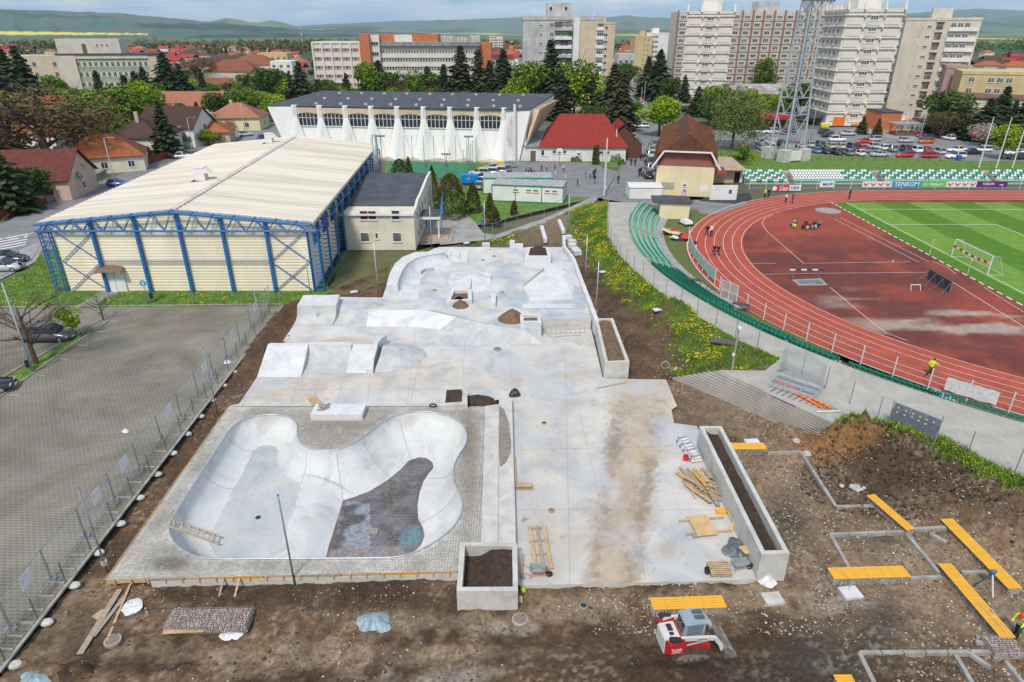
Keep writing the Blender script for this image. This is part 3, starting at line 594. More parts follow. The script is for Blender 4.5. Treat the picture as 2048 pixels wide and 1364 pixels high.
def wires(poly,z,sp,r,name,parent=None,holes=(),zf=None,kind='stuff',rot=.0,m=None):
 V=[];F=[];xs=[p[0]for p in poly];ys=[p[1]for p in poly]
 def seg(a,b):
  n=max(2,int((b-a).length/(.25 if zf else .6)));T=[a.lerp(b,i/n)for i in range(n+1)]
  X=np.array([p.x for p in T]);Y=np.array([p.y for p in T]);k=pip(X,Y,poly)
  for h in holes:k&=~pip(X,Y,h)
  Z=zf(X,Y)if zf else np.full(len(X),z)
  dd=(b-a).normalized();nn=Ve((-dd.y,dd.x,0))*r
  for i in range(n):
   if k[i]and k[i+1]:
    o=len(V);
    for j in(i,i+1):
     V.append((X[j]+nn.x,Y[j]+nn.y,Z[j]));V.append((X[j],Y[j],Z[j]+r*1.6));V.append((X[j]-nn.x,Y[j]-nn.y,Z[j]))
    F.append((o,o+3,o+4,o+1));F.append((o+1,o+4,o+5,o+2))
 x=min(xs)
 while x<max(xs):seg(Ve((x,min(ys),0)),Ve((x,max(ys),0)));x+=sp
 y=min(ys)
 while y<max(ys):seg(Ve((min(xs),y,0)),Ve((max(xs),y,0)));y+=sp
 me=np_mesh(name,V,F,m or mat('rusty_rebar',(.36,.31,.26),(.27,.24,.21),8,.8));return link(name,me,parent,kind=kind)
wires(FB,0,.15,.006,'rebar_mesh',bowl,zf=lambda x,y:bowl_z(x,y)+.06)
mh=MB();c=g(747,1062,DE-DB+.05);mh.bx((c.x,c.y,c.z),(.55,.5,.1));mh.lathe([(.17,.05),(.17,.08),(.12,.08),(.12,.06),(0,.06)],(c.x,c.y,c.z),14,caps=False);mh.bd('drain_box',MK,bowl)
def deck_c(x,y):
 px,py=pxof(x,y,DE);n=fb(x,y,.8,5,81);n2=fb(x,y,3.0,5,87)
 c=mixc((.36,.35,.33),(.58,.565,.53),np.clip((n-.3)*2.2,0,1))
 def lay(w,col,amt=1.0):
  nonlocal c
  w=np.clip(w,0,1)*amt;c=c*(1-w[:,None])+np.array(col)*w[:,None]
 lay(soft(px,py,340,1125,42,17,(n-.5)*1.6)+soft(px,py,935,870,20,60,(n-.5)*1.4)*.8+soft(px,py,690,850,80,8,n-.5)*.6,(.11,.09,.07),.8)
 lay(soft(px,py,660,860,90,40,(n-.5)),(.30,.26,.22),.6);lay(np.clip((n2-.60)*10,0,1),(.50,.48,.45),.5);lay((soft(px,py,940,960,26,90,(n-.5)*1.4)),(.26,.20,.155),.5)
 return c
DKP=[(v.x,v.y)for v in gp([(458,812),(970,812),(962,1086),(930,1086),(916,1141),(212,1158)],DE)]
M_DECK=mat('stone_bed',(1.1,1.1,1.08),(.80,.80,.78),5,.95,bump=.7,bsc=12,attr=True,coord='World',detail=8)
me=cg_(DKP,.14,lambda x,y:DE-.045+(fb(x,y,3,4,5)-.5)*.06,holes=[RIM],colf=deck_c,mats=M_DECK,name='bowl_deck');link('stone_bed',me,kind='structure')
wires(DKP,DE+.015,.16,.007,'rebar_mesh',None,holes=[RIM],kind='stuff')
UZ=1.0
UPZ=gp([(632,610),(679,594),(765,595),(775,565),(800,530),(870,496),(1128,494),(1150,520),(1183,640),(1180,641),(1086,641),(1047,641),(1047,657),(990,650),(950,642),(915,632),(870,622),(814,618),(738,619),(668,619),(632,627)],UZ)
me=cg_([(v.x,v.y)for v in UPZ],.25,lambda x,y:np.full_like(x,UZ),colf=lambda x,y:mixc((1,1,1),(.76,.83,.92),np.clip((fb(x,y,.45,5,95)-.47)*7,0,1))*mixc((1,1,1),(.93,.84,.72),np.clip((fb(x,y,.8,4,97)-.62)*9,0,1)),mats=M_SLAB,name='upper_plaza');link('upper_plaza',me,kind='structure')
uw=MB();uw.prism([(v.x,v.y)for v in UPZ],-.1,UZ-.01);st_(uw,'upper_plaza_edge',MC)
def ramp_rows(top,bot,zt,kind,n=9,zb=.0):
 R=[]
 for i in range(n+1):
  s=i/n;h=(1-ma.sqrt(max(0,1-(1-s)**2)))if kind=='arc' else 1-s
  R.append([(a[0]+(b[0]-a[0])*s,a[1]+(b[1]-a[1])*s,zb+(zt-zb)*h+.006)for a,b in zip(top,bot)])
 return R
def ramp(name,label,cat,top,bot,zt,kind,m,zb=.0,deck=None,group=None,coping=False,parent=None,joints=0):
 T=[tuple(v)[:2]for v in gp(top,zt)];B=[tuple(v)[:2]for v in gp(bot,zb)]
 t=parent or th(name,label,cat,group=group)
 mb=MB();mb.rows(ramp_rows(T,B,zt,kind,zb=zb),skirt=zb-.1);mb.bd('ramp_face',m,t,smo=(kind=='arc'))
 if deck:
  mb=MB();mb.prism([tuple(v)[:2]for v in gp(deck,zt)],-.1,zt);mb.bd('platform',MCW,t)
 if coping:
  mb=MB();mb.tb([Ve((p[0],p[1],zt+.01))for p in T],.04,6);mb.bd('coping_pipe',MT['galvanised_pipe'],t)
 return t
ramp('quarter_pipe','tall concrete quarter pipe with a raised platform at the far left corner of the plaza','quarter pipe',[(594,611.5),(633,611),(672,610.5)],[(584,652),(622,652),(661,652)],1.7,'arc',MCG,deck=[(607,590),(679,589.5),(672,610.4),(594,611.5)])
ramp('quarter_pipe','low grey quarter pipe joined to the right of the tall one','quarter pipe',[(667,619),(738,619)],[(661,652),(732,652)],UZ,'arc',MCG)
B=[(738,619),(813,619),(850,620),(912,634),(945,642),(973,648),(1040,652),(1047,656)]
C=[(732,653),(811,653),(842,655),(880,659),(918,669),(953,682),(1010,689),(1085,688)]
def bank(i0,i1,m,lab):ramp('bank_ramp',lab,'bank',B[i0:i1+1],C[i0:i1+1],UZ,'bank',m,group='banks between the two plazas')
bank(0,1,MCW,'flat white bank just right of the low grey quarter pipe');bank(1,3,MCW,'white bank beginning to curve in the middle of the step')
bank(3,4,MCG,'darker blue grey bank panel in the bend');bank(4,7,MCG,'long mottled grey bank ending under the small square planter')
w=MB();a=g(1086,655,0);b=g(1182,652,0);w.ba((a.x,a.y+.12,.5),(b.x,b.y+.12,.5),.26,1.02);st_(w,'plaza_wall',MC)
t=th('reinforcing_cage','light steel reinforcing frame leaning on the low plaza wall','rebar');mb=MB()
p0=g(1092,668,.05);p1=g(1168,664,.05)
for z,dy in((.12,-.5),(.75,-.12)):mb.tb([(p0.x,p0.y+dy+.4,z),(p1.x,p1.y+dy+.4,z)],.02,5)
for k in range(9):s=k/8;mb.tb([(p0.x+(p1.x-p0.x)*s,p0.y-.1,.12),(p0.x+(p1.x-p0.x)*s,p0.y+.28,.75)],.016,4)
mb.bd('bar_frame',mat('bare_steel',(.40,.36,.32),(.28,.2,.15),6,.6,metal=.3),t)
mb=MB();q=g(1086,655,.9);r=g(1120,672,.05);mb.tb([q,(q.x+1,q.y-1,.4),r,g(1160,670,.05)],.035,6);mb.bd('bent_pipe',MT['galvanised_pipe'],t)
def wall_path(name,pts_px,z1,w,m,z0=-.2,label=None,parent=None):
 mb=MB();P=gp(pts_px,z1)
 for i,(a,b)in enumerate(zip(P,P[1:])):mb.ba((a.x,a.y,(z0+z1)/2+i*.001),(b.x,b.y,(z0+z1)/2+i*.001),w,z1-z0)
 return mb.bd(name,m,parent,label=label)
t=th('parapet_wall','long pale concrete parapet running down the right side of the skate plaza','wall')
wall_path('wall_segment',[(1127,470),(1129,492),(1146,514)],1.75,.35,MCW,parent=t);wall_path('wall_segment',[(1146,514),(1163,560),(1194,641)],1.5,.42,MCW,parent=t)
t=th('low_wall','low white concrete wall along the far end of the skate plaza','wall')
wall_path('wall_segment',[(876,495),(980,495)],1.3,.5,MCW,parent=t);mb=MB();a=g(972,494,1.0);mb.bx((a.x,a.y+.3,1.2),(1.0,.7,.5));mb.bd('wall_block',MCW,t)
mb=MB();a=g(1024,496,1.0);b=g(1046,496,1.0);mb.b2(a.x,b.x,a.y,a.y+.5,.9,1.5);mb.b2(a.x-.3,a.x+.35,a.y-.01,a.y+.52,.9,1.95);so(mb,'corner_block',MCW,'small L shaped white wall piece at the far edge of the plaza','wall block',loc=(a.x,a.y,1.0))
t=th('stepped_pad','stack of three thin concrete pads at the far left of the upper plaza','skate ledge')
for k,(pts,z)in enumerate((([(895,497),(938,499),(935,523),(902,522)],1.14),([(900,503),(921,502),(919,516),(900,515)],1.30),([(893,502),(903,501),(902,510),(892,509)],1.44))):
 mb=MB();mb.prism([tuple(v)[:2]for v in gp(pts,z)],1.0,z);mb.bd('pad',MCW,t)
t=th('curved_quarter_pipe','curved white quarter pipe wall wrapping the left side of the upper plaza','quarter pipe')
TO=[(797,568),(800,556),(806,540),(815,528),(835,516),(860,511),(880,508),(890,506)];BO=[(836,598),(838,575),(842,556),(852,545),(868,540),(880,537),(895,532),(905,526)]
TO0=[(793,586)]+TO;BO0=[(822,600)]+BO
ztop=[1.35,1.9,2.1,2.2,2.2,2.2,2.15,2.05,1.9]
rows=[]
for i in range(11):
 s=i/10;h=1-ma.sqrt(max(0,1-(1-s)**2));r=[]
 for(tx,ty),(bx,by),zt in zip(TO0,BO0,ztop):A=g(tx,ty,zt);Bp=g(bx,by,UZ);r.append((A.x+(Bp.x-A.x)*s,A.y+(Bp.y-A.y)*s,UZ+(zt-UZ)*h+.006))
 rows.append(r)
mb=MB();mb.rows(rows,skirt=.9);mb.bd('ramp_face',MCW,t,smo=True)
OT=[(773,569),(780,545),(790,527),(805,514),(830,504),(858,503),(885,500),(890,503)];IT=[(795,570),(799,556),(806,540),(815,528),(835,516),(860,511),(880,508),(890,506)]
zz=[2.15,2.15,2.2,2.2,2.2,2.15,2.05,1.95]
mb=MB();mb.rows([[tuple(g(a,b,z))for(a,b),z in zip(OT,zz)],[tuple(g(a,b,z+.0))for(a,b),z in zip(IT,zz)]],skirt=.2);mb.bd('platform',MCW,t)
mb=MB();mb.tb([g(a,b,z)+Ve((0,0,.02))for(a,b),z in zip(IT,zz)],.045,6);mb.bd('coping_pipe',MT['galvanised_pipe'],t)
mb=MB();mb.rows(ramp_rows([tuple(g(*p,1.5))[:2]for p in((841,542),(850,536),(866,534))],[tuple(g(*p,1.0))[:2]for p in((842,544),(852,541),(867,536))],1.45,'bank',zb=1.0),skirt=.95);mb.bd('raised_lip',MCG,t)
t=th('hip_bump','low roof shaped concrete bump with a small ledge on its spine in the upper plaza','skate hump')
L_,R_,A_=g(897,562,1.0),g(981,562,1.0),g(939,560,1.0);yb=L_.y;mb=MB();ap=1.75
pts=[(L_.x,yb,1.15),(L_.x+1.7,yb+.35,1.55),(A_.x,yb+.5,ap),(R_.x-1.7,yb+.35,1.55),(R_.x,yb,1.2)];bk=[(L_.x,yb+2.8,1.0),(L_.x+1.5,yb+3.3,1.0),(A_.x,yb+3.6,1.0),(R_.x-1.5,yb+3.3,1.0),(R_.x,yb+2.8,1.0)]
mb.rows([bk,pts]);mb.rows([pts,[(p[0],p[1]-.12,1.0)for p in pts]]);mb.bd('back_slope',MCW,t)
mb=MB();fr_=[tuple(g(*p,1.0))for p in((897,566),(902,578),(925,585),(955,585),(975,578),(981,566))];tp=[(L_.x+.2,yb-.15,1.05),(L_.x+1.7,yb+.2,1.22),(A_.x-.6,yb+.3,1.45),(A_.x+.6,yb+.3,1.45),(R_.x-1.7,yb+.2,1.22),(R_.x-.2,yb-.15,1.05)]
mb.rows([tp,fr_]);mb.bd('front_slope',MCW,t)
mb=MB();a=g(939,585,1.0);mb.b2(A_.x-.3,A_.x+.3,a.y,yb+.35,1.0,1.5);mb.bd('ledge',MCW,t)
t=th('fun_box','flat topped concrete fun box with a slanted ledge at the right of the upper plaza','fun box')
top=[tuple(g(*p,1.75))for p in((1083,540),(1120,537),(1127,545),(1090,548))];bt=[tuple(g(*p,1.0))for p in((1050,572),(1100,548),(1140,552),(1060,600))]
b0=[g(*p,1.0)for p in((1046,571),(1104,521),(1150,525),(1146,598),(1060,602))];t1=[g(*p,1.6)for p in((1084,541),(1088,536),(1120,535),(1128,546),(1100,551))]
mb=MB()
for i in range(5):j=(i+1)%5;mb.poly([tuple(b0[i]),tuple(b0[j]),tuple(t1[j]),tuple(t1[i])])
mb.poly([tuple(p)for p in t1]);mb.bd('sloped_sides',MCW,t)
mb=MB();a=g(1084,538,1.6);b=g(1128,538,1.6);mb.b2(a.x,b.x,a.y-.35,a.y+.2,1.2,1.85);mb.bd('ledge',MCW,t)
mb=MB();mb.ba(tuple(g(1047,571,1.08)),tuple(g(1086,539,1.75)),.22,.4);mb.bd('slanted_ledge',MCG,t)
x0,x1,y0,y1,zt=bp_(981,991,615,606,586,UZ);so(MB().b2(x0,x1,y0,y1,UZ,zt),'skate_ledge',MCW,'narrow upright concrete ledge block standing alone on the upper plaza','skate ledge',loc=(x0,y0,UZ))
t=ramp('ramp_group','white wedge ramp at the left edge of the lower plaza beside a grey quarter pipe','ramp',[(536,688),(616,689)],[(514,754),(602,754)],1.2,'bank',MCW,deck=[(540,686),(616,686),(616,690),(536,690)])
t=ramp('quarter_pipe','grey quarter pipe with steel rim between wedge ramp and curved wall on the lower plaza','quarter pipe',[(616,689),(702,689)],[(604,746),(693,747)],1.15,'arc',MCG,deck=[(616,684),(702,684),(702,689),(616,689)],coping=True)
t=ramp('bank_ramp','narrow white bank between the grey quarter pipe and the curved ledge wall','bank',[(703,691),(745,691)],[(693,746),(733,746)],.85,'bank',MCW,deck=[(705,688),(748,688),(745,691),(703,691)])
mb=MB();rows=[]
pp=[(734,745,.1),(736,730,.35),(740,712,.7),(744,694,.85),(752,684,.8),(764,678,.55)]
pathb=[g(a,b,0)for a,b,_ in[(741,748,0),(744,735,0),(749,722,0),(753,708,0),(760,697,0),(770,688,0)]];hs=[.45,.8,1.0,1.15,1.1,.9]
A=[];Bq=[]
for p,h in zip(pathb,hs):A.append((p.x-.24,p.y,h));Bq.append((p.x+.24,p.y,h))
mb.rows([A,Bq],skirt=-.1);so(mb,'curved_ledge',MCW,'curved humped ledge wall crossing the ramps of the lower plaza','skate ledge',loc=(pathb[0].x,pathb[0].y,0))
t=th('half_pyramid','round ended half pyramid ramp with creased faces on the lower plaza','ramp');mb=MB()
rim=[g(*p,0)for p in((748,745),(785,744),(812,738),(838,728),(855,712),(848,698),(825,688),(790,686),(768,688))];cr=[g(*p,.8)for p in((760,712),(787,711),(787,711),(787,711),(806,702),(806,701),(795,695),(785,692),(765,692))]
for i in range(len(rim)-1):mb.poly([tuple(rim[i]+Ve((0,0,.01))),tuple(rim[i+1]+Ve((0,0,.01))),tuple(cr[i+1]),tuple(cr[i])])
mb.poly([tuple(cr[0]),tuple(cr[1]),tuple(cr[4]),tuple(cr[6]),tuple(cr[7]),tuple(cr[8])]);mb.bd('creased_faces',MCG,t)
M_EARTH=mat('dark_planting_earth',(.075,.048,.034),(.040,.027,.020),3,.95,bump=1,bsc=9,detail=8)
M_EARTHB=mat('brown_planting_earth',(.20,.125,.075),(.13,.085,.055),2.5,.95,bump=1,bsc=9,detail=8)
def hp_(x0,x1,y0,y1,z0,h,seed,n=22,rough=.35,tilt=.0,edge=True):
 V=[];F=[]
 for j in range(n+1):
  for i in range(n+1):
   u,v=i/n,j/n;x=x0+(x1-x0)*u;y=y0+(y1-y0)*v
   e=max(0,1-ma.hypot(2*u-1,2*v-1))**.8 if edge else 1
   V.append((x,y,z0+h*e*(1+tilt*(u-.5))))
 V=np.array(V);nz=fb(V[:,0]+seed*7,V[:,1],1.6,4,seed)-.5;nz2=fb(V[:,0],V[:,1]+seed,5,3,seed)-.5;V[:,2]+=(nz*.8+nz2*.4)*rough*(1 if not edge else np.clip((V[:,2]-z0)/abs(h)*1.6,0,1));mb=MB()
 mb.v=[tuple(v)for v in V];mb.f=[(j*(n+1)+i,j*(n+1)+i+1,(j+1)*(n+1)+i+1,(j+1)*(n+1)+i)for j in range(n)for i in range(n)];mb.mi=[0]*len(mb.f);return mb
def ringwall(mb,outer,inner,z0,z1):
 n=len(outer)
 for i in range(n):
  j=(i+1)%n;O0,O1,I0,I1=outer[i],outer[j],inner[i],inner[j]
  mb.add([(O0[0],O0[1],z0),(O1[0],O1[1],z0),(I1[0],I1[1],z0),(I0[0],I0[1],z0),(O0[0],O0[1],z1),(O1[0],O1[1],z1),(I1[0],I1[1],z1),(I0[0],I0[1],z1)],[(4,5,6,7),(0,1,5,4),(2,3,7,6)])
def inset(P,w):
 n=len(P);R=[]
 for i in range(n):
  a,b,c=Ve(P[i-1]),Ve(P[i]),Ve(P[(i+1)%n]);d1=(b-a).normalized();d2=(c-b).normalized();n1=Ve((-d1.y,d1.x));n2=Ve((-d2.y,d2.x));k=(n1+n2);k=k/(k.dot(n1));R.append(tuple(b+k*w))
 return R
def pla(px,zb,w,label,soil,sh,m=None,zt=None,seed=1,heaped=None,name='concrete_planter'):
 P=[tuple(v)[:2]for v in gp(px,zt)];t=th(name,label,'planter')
 inn=inset(P,w);mb=MB();ringwall(mb,P,inn,zb-.2,zt);mb.bd('wall',m or MC,t)
 x0=min(inn[0][0],inn[3][0]);x1=max(inn[1][0],inn[2][0]);mb=MB();n=26;rows=[]
 V=[]
 for j in range(n+1):
  a=Ve(inn[0]).lerp(Ve(inn[3]),j/n);b=Ve(inn[1]).lerp(Ve(inn[2]),j/n)
  for i in range(n+1):p=a.lerp(b,i/n);V.append((p.x,p.y,0))
 V=np.array(V);u=np.tile(np.linspace(0,1,n+1),n+1);v=np.repeat(np.linspace(0,1,n+1),n+1)
 nz=fb(V[:,0],V[:,1],1.3,5,seed)-.5;base=zt+sh(u,v)+nz*.28;V[:,2]=base
 mb.v=[tuple(q)for q in V];mb.f=[(j*(n+1)+i,j*(n+1)+i+1,(j+1)*(n+1)+i+1,(j+1)*(n+1)+i)for j in range(n)for i in range(n)];mb.mi=[0]*len(mb.f);mb.bd('soil_fill',soil,t)
 return t,P
Yf=gy(1223,-.35);ZA=zat(Yf,1182);print('planterA z',ZA)
pla([(913,1182),(1036,1181),(1034,1086),(921,1084)],-.35,.27,'large square concrete planter half full of dark earth at the near corner of the bowl',M_EARTH,lambda u,v:-.75+.75*smo((u-.30)/.35+v*.1-.1)*(1-.35*smo((v-.75)/.3)),zt=ZA,seed=3,m=MC)
Yf=gy(1160,0);ZB=zat(gy(1158,0),1109);print('long planter z',ZB)
pla([(1523,1108),(1580,1107),(1443,852),(1399,852)],0,.26,'long tilted concrete planter wall with dark soil beside the benches',M_EARTH,lambda u,v:-.55+.35*(1-smo(u/.55)),zt=ZB,seed=5,m=MC)
Yf=gy(756,0);ZC=zat(Yf,725);print('mid planter',ZC)
pla([(1210,725),(1259,723),(1226,636),(1190,637)],0,.28,'long concrete planter filled with smooth brown soil next to the muddy track',M_EARTHB,lambda u,v:-.25+.18*np.sin(u*PI),zt=ZC,seed=6,m=MC)
ZD=zat(gy(657,0),644);ZD=1.65
pla([(1041,644),(1083,644),(1080,628),(1040,628)],0,.33,'small square planter at the end of the low wall on the step',M_EARTHB,lambda u,v:-.35+.1*u,zt=ZD,seed=7,m=MCW)
pla([(892,603),(944,600),(943,578),(902,578)],1.0,.42,'square planter with a brown soil mound in the middle of the upper plaza',M_EARTHB,lambda u,v:-.30+.6*np.sin(u*PI)*np.clip(1-v*1.1,0,1),zt=1.42,seed=8,m=MCW)
pla([(1050,513),(1102,513),(1097,494),(1055,494)],1.0,.4,'tall white planter heaped with dark earth at the far right of the upper plaza',M_EARTH,lambda u,v:.0+.65*np.sin(u*PI)*np.sin(v*PI),zt=2.15,seed=9,m=MCW)
pla([(878,812),(935,808),(934,779),(884,780)],0,.42,'square planter spilling dark soil behind the bowl',M_EARTH,lambda u,v:-.15+.45*np.clip(v*1.5-.35,0,1),zt=.75,seed=10,m=MC)
def pile(label,px,py,z,rx,ry,h,m,seed,rough=.3):
 c=g(px,py,z);mb=hp_(c.x-rx,c.x+rx,c.y-ry,c.y+ry,z-.12,h+.1,seed,20,rough,edge=True);return so(mb,'soil_pile',m,label,'soil pile',loc=(c.x,c.y,z),smo=True)
pile('small brown soil pile spilled in front of the planter on the upper plaza',921,612,UZ,.95,.95,.8,M_EARTHB,4)
pile('conical brown soil pile left of the small square planter',1024,638,UZ,1.5,1.4,1.25,M_EARTHB,5)
pile('flat dark soil spill right of the planter behind the bowl',955,802,.0,1.6,1.1,.55,M_EARTH,6)
t=th('long_double_ledge','long low double concrete ledge running along the right side of the bowl','skate ledge')
for k,(px,z,m)in enumerate((([(960,1086),(996,1086),(998,808),(970,812)],.50,MC),([(996,1086),(1032,1086),(1024,797),(998,797)],.42,MC))):
 mb=MB();mb.prism([tuple(v)[:2]for v in gp(px,z)],-.1,z);mb.bd('ledge_block',m,t)
mb=MB();P=[v for v in gp([(999,812),(1008,818),(1018,845),(1022,880),(1022,905),(1012,925),(1000,935),(998,900)],.424)];mb.poly([tuple(p)for p in P]);mb.bd('damp_stain',mat('damp_concrete',(.27,.24,.20),(.20,.18,.155),2,.9),t)
x0,x1,y0,y1,zt=bp_(620,724,841,829,808,DE-.05);t=th('concrete_bench_block','low white concrete block behind the bowl carrying a few paving stones','concrete block',(x0,y0,0),org=True)
MB().b2(x0,x1,y0,y1,DE-.1,zt).bd('block',MCW,t)
t2=th('paving_stones','grey pile of interlocking paving stones lying on the white block','paving stones',(x0+.7,y0+.6,zt));k=0
me=MB().bx((0,0,.03),(.19,.15,.06)).mesh('stone',MK)
for i in range(5):
 for j in range(4):
  if(i*3+j)%7==3:continue
  link('stone',me,t2,(-.25+j*.21+.03*ma.sin(i*3),i*.2,.0),.2*ma.sin(i*2+j));
  if(i+j)%2:link('stone',me,t2,(-.25+j*.21,i*.2+.02,.063),.4*ma.sin(i*5+j))
MD=mat('raw_timber',(.56,.40,.24),(.42,.29,.17),3,.8,streak=(1,1,6),bump=.2)
MO=mat('grey_timber',(.40,.335,.26),(.29,.24,.19),3,.85,streak=(1,4,4),bump=.2)
M_WOODY=mat('orange_timber',(.62,.36,.10),(.50,.28,.08),3,.8)
M_YEL=mat('yellow_glazed_wood',(.78,.41,.04),(.60,.30,.035),3.5,.55,streak=(1,5,1),bump=.15,island=.12,lo=.32,hi=.5)
t=th('timber_formwork','timber edge formwork boards around the near and left side of the bowl deck','formwork')
a=g(212,1158,DE);b=g(916,1141,DE);L_=(b-a);n=9
for i in range(n):
 p=a+L_*(i/n);q=a+L_*((i+.985)/n);MB().ba((p.x,p.y-.03-.012*(i%2),DE-.14),(q.x,q.y-.03-.012*(i%2),DE-.14),.035,.30).bd('board',(MD,MO,MD,M_WOODY)[i%4],t)
sm=MB().bx((0,0,0),(.09,.05,.30)).mesh('batten',MD)
for i in range(21):p=a+L_*((i+.5)/21);link('batten',sm,t,(p.x,p.y-.095,DE-.16))
c=g(458,812,DE)
for i in range(6):p=a+(c-a)*(i/6);q=a+(c-a)*((i+.99)/6);MB().ba((p.x-.02,p.y,DE-.10),(q.x-.02,q.y,DE-.10),.04,.22).bd('board',(MD,M_WOODY)[i%2],t)
for px in(449,480):
 p=g(px,1152,DE);mb=MB();mb.ba((p.x,p.y-.12,DE-.05),(p.x-.05,p.y-.95,-.32),.10,.05);mb.bd('brace',MO if px<460 else MD,t)
mb=MB();a2=g(300,1157,DE);b2_=g(916,1142,DE);mb.ba((a2.x,a2.y+.06,-.32),(b2_.x,b2_.y+.06,-.32),.2,.85);mb.bd('concrete_footing',MC,t)
mb=MB();p=g(970,812,DE+.15);q=g(961,1084,DE+.15);mb.ba(p,q,.02,.10);mb.bd('steel_strip',MT['galvanised_pipe'],t)
CS=Ve((73.3,84.05,0));RS0=57.1
def ang(px,py,z=WKZ,c=None):p=g(px,py,z)-(c or CS);return ma.degrees(ma.atan2(p.y,p.x))%360
def onc(a,r,z=.0,c=None):c=c or CS;return Ve((c.x+r*ma.cos(ma.radians(a)),c.y+r*ma.sin(ma.radians(a)),z))
M_WALK=conc_mat('walkway_concrete',(.33,.31,.275),(.46,.435,.39),(.395,.375,.335),.5,.1)
A0,A1=ang(1274,404),236
outer=[tuple(onc(a,RS0))[:2]for a in np.linspace(A0,A1,60)]
inner=WKG+[tuple(v)[:2]for v in gp([(1675,850),(1770,848),(1800,862),(1890,880),(1960,915),(2048,955),(2300,1070)],WKZ)]
MB_=MB();MB_.prism(outer+inner[::-1],-.3,WKZ);st_(MB_,'stadium_walkway',M_WALK)
t=th('concrete_steps','wide flight of worn concrete steps between the stadium walkway and the site','steps')
SA,SB=g(1437,739,WKZ),g(1675,850,WKZ);SC_,SD_=g(1345,755,0),g(1612,868,0)
NS=9
for i in range(NS):
 f0=i/NS;f1=(i+1)/NS;z=WKZ-.16*(i+1)
 a=SA.lerp(SC_,f0);b=SB.lerp(SD_,f0);c=SB.lerp(SD_,f1);d=SA.lerp(SC_,f1)
 mb=MB();mb.prism([(a.x,a.y),(b.x,b.y),(c.x,c.y),(d.x,d.y)],-.3,z);mb.bd('step',M_WALK,t)
 e=MB();dd=(d-a).normalized()*.13;e.prism([(a.x,a.y),(b.x,b.y),(b.x+dd.x,b.y+dd.y),(a.x+dd.x,a.y+dd.y)],z-.03,z+.008);e.bd('moss_line',mat('mossy_dirt',(.10,.085,.055),(.07,.065,.04),6,.95),t)
def seat_mesh(m):
 mb=MB();mb.rows([[(-.2,-.19,.40),(0,-.19,.385),(.2,-.19,.40)],[(-.2,.0,.385),(0,0,.365),(.2,0,.385)],[(-.2,.17,.40),(0,.17,.385),(.2,.17,.40)],[(-.2,.22,.50),(0,.24,.48),(.2,.22,.50)],[(-.19,.25,.70),(0,.27,.69),(.19,.25,.70)]])
 mb.rows([[(-.2,-.19,.40),(.2,-.19,.40)],[(-.2,-.19,.33),(.2,-.19,.33)]]);mb.b2(-.17,-.13,-.15,.2,.0,.38);mb.b2(.13,.17,-.15,.2,0,.38)
 return mb.mesh('seat',m)
S_LG=seat_mesh(pt_('pale_green_plastic',(.22,.55,.42),.5));S_DG=seat_mesh(pt_('dark_green_plastic',(.015,.25,.16),.45));S_W=seat_mesh(pt_('white_plastic_seat',(.75,.77,.76),.5));S_G2=seat_mesh(pt_('green_plastic_seat',(.01,.30,.17),.45))
ZR=lambda k:WKZ-.30*(k+1)
def section(label,a0,a1,rows,me,sp=.5,r0=0,dz=.0):
 t=th('grandstand_section',label,'grandstand',group=None)
 for k in rows:
  r=RS0-.05-.84*k;z=ZR(k)
  mb=MB();n=max(3,int(abs(a1-a0)/1.2));A=[tuple(onc(a,r,z))for a in np.linspace(a0,a1,n)];B=[tuple(onc(a,r-.84,z))for a in np.linspace(a0,a1,n)];mb.rows([A,B],skirt=-.2);mb.bd('terrace',M_WALK,t)
  N=int(ma.radians(a1-a0)*(r-.42)/sp)
  for i in range(N):
   a=a0+(a1-a0)*(i+.5)/N;p=onc(a,r-.42,z);link('seat',me,t,p,ma.radians(a)-PI/2)
 return t
s1=(ang(1284,404),ang(1257,452));s2=(ang(1257,458),ang(1287,515));s3=(ang(1291,522),ang(1404,605));s4=(ang(1430,620),ang(1560,682));s4b=(ang(1560,683),ang(1674,722));s5=(ang(1690,732),236)
section('pale green seat block at the top of the curved stand by the flat kiosk',s1[0]+.5,s1[1],range(5),S_LG)
section('pale green seat block in the middle of the curved stand above the white slab',s2[0]+.4,s2[1]-.3,range(5),S_LG)
section('five rows of dark green seats curving below the pale green blocks',s3[0]+.4,s3[1],range(5),S_DG)
section('three rows of dark green seats where the curved stand narrows',s3[1]+.3,s4[1],range(3),S_DG)
section('two rows of dark green seats ending at a gap in the walkway edge',s4[1]+.3,s4b[1]-.3,range(2),S_DG)
section('single row of dark green seats along the near end of the walkway',s5[0],s5[1],range(1),S_DG)
tl2=MB();A=[tuple(onc(a,RS0-4.25,-.02))for a in np.linspace(s1[0],s3[1],40)];B=[tuple(onc(a,RS0-5.2,-.02))for a in np.linspace(s1[0],s3[1],40)];tl2.rows([A,B]);st_(tl2,'gutter_path',M_PAVE)
def far_stand(label,x0,x1,colf,rows=5):
 t=th('grandstand_section',label,'grandstand')
 for k in range(rows):
  y=128.6+.85*k;z=.18+.30*k;MB().b2(x0,x1,y,y+.85,-.1,z).bd('terrace',M_WALK,t)
  n=int((x1-x0-.4-k*.0)/.55)
  for i in range(n):
   me=colf(k,i,n)
   if me:link('seat',me,t,(x0+.3+i*.55,y+.4,z),0)
 return t
gx=lambda px:g(px,360,.8).x
CK=lambda k,i,n:(S_W if((i//2+k)%2)else S_G2)
far_stand('far stand block with chequered green and white seats curving at the left end',gx(1492),gx(1582),lambda k,i,n:CK(k,i,n))
far_stand('far stand block with mostly long white seat rows',gx(1592),gx(1762),lambda k,i,n:S_LG if k==0 else(S_W if i<n*.60 else CK(k,i,n)))
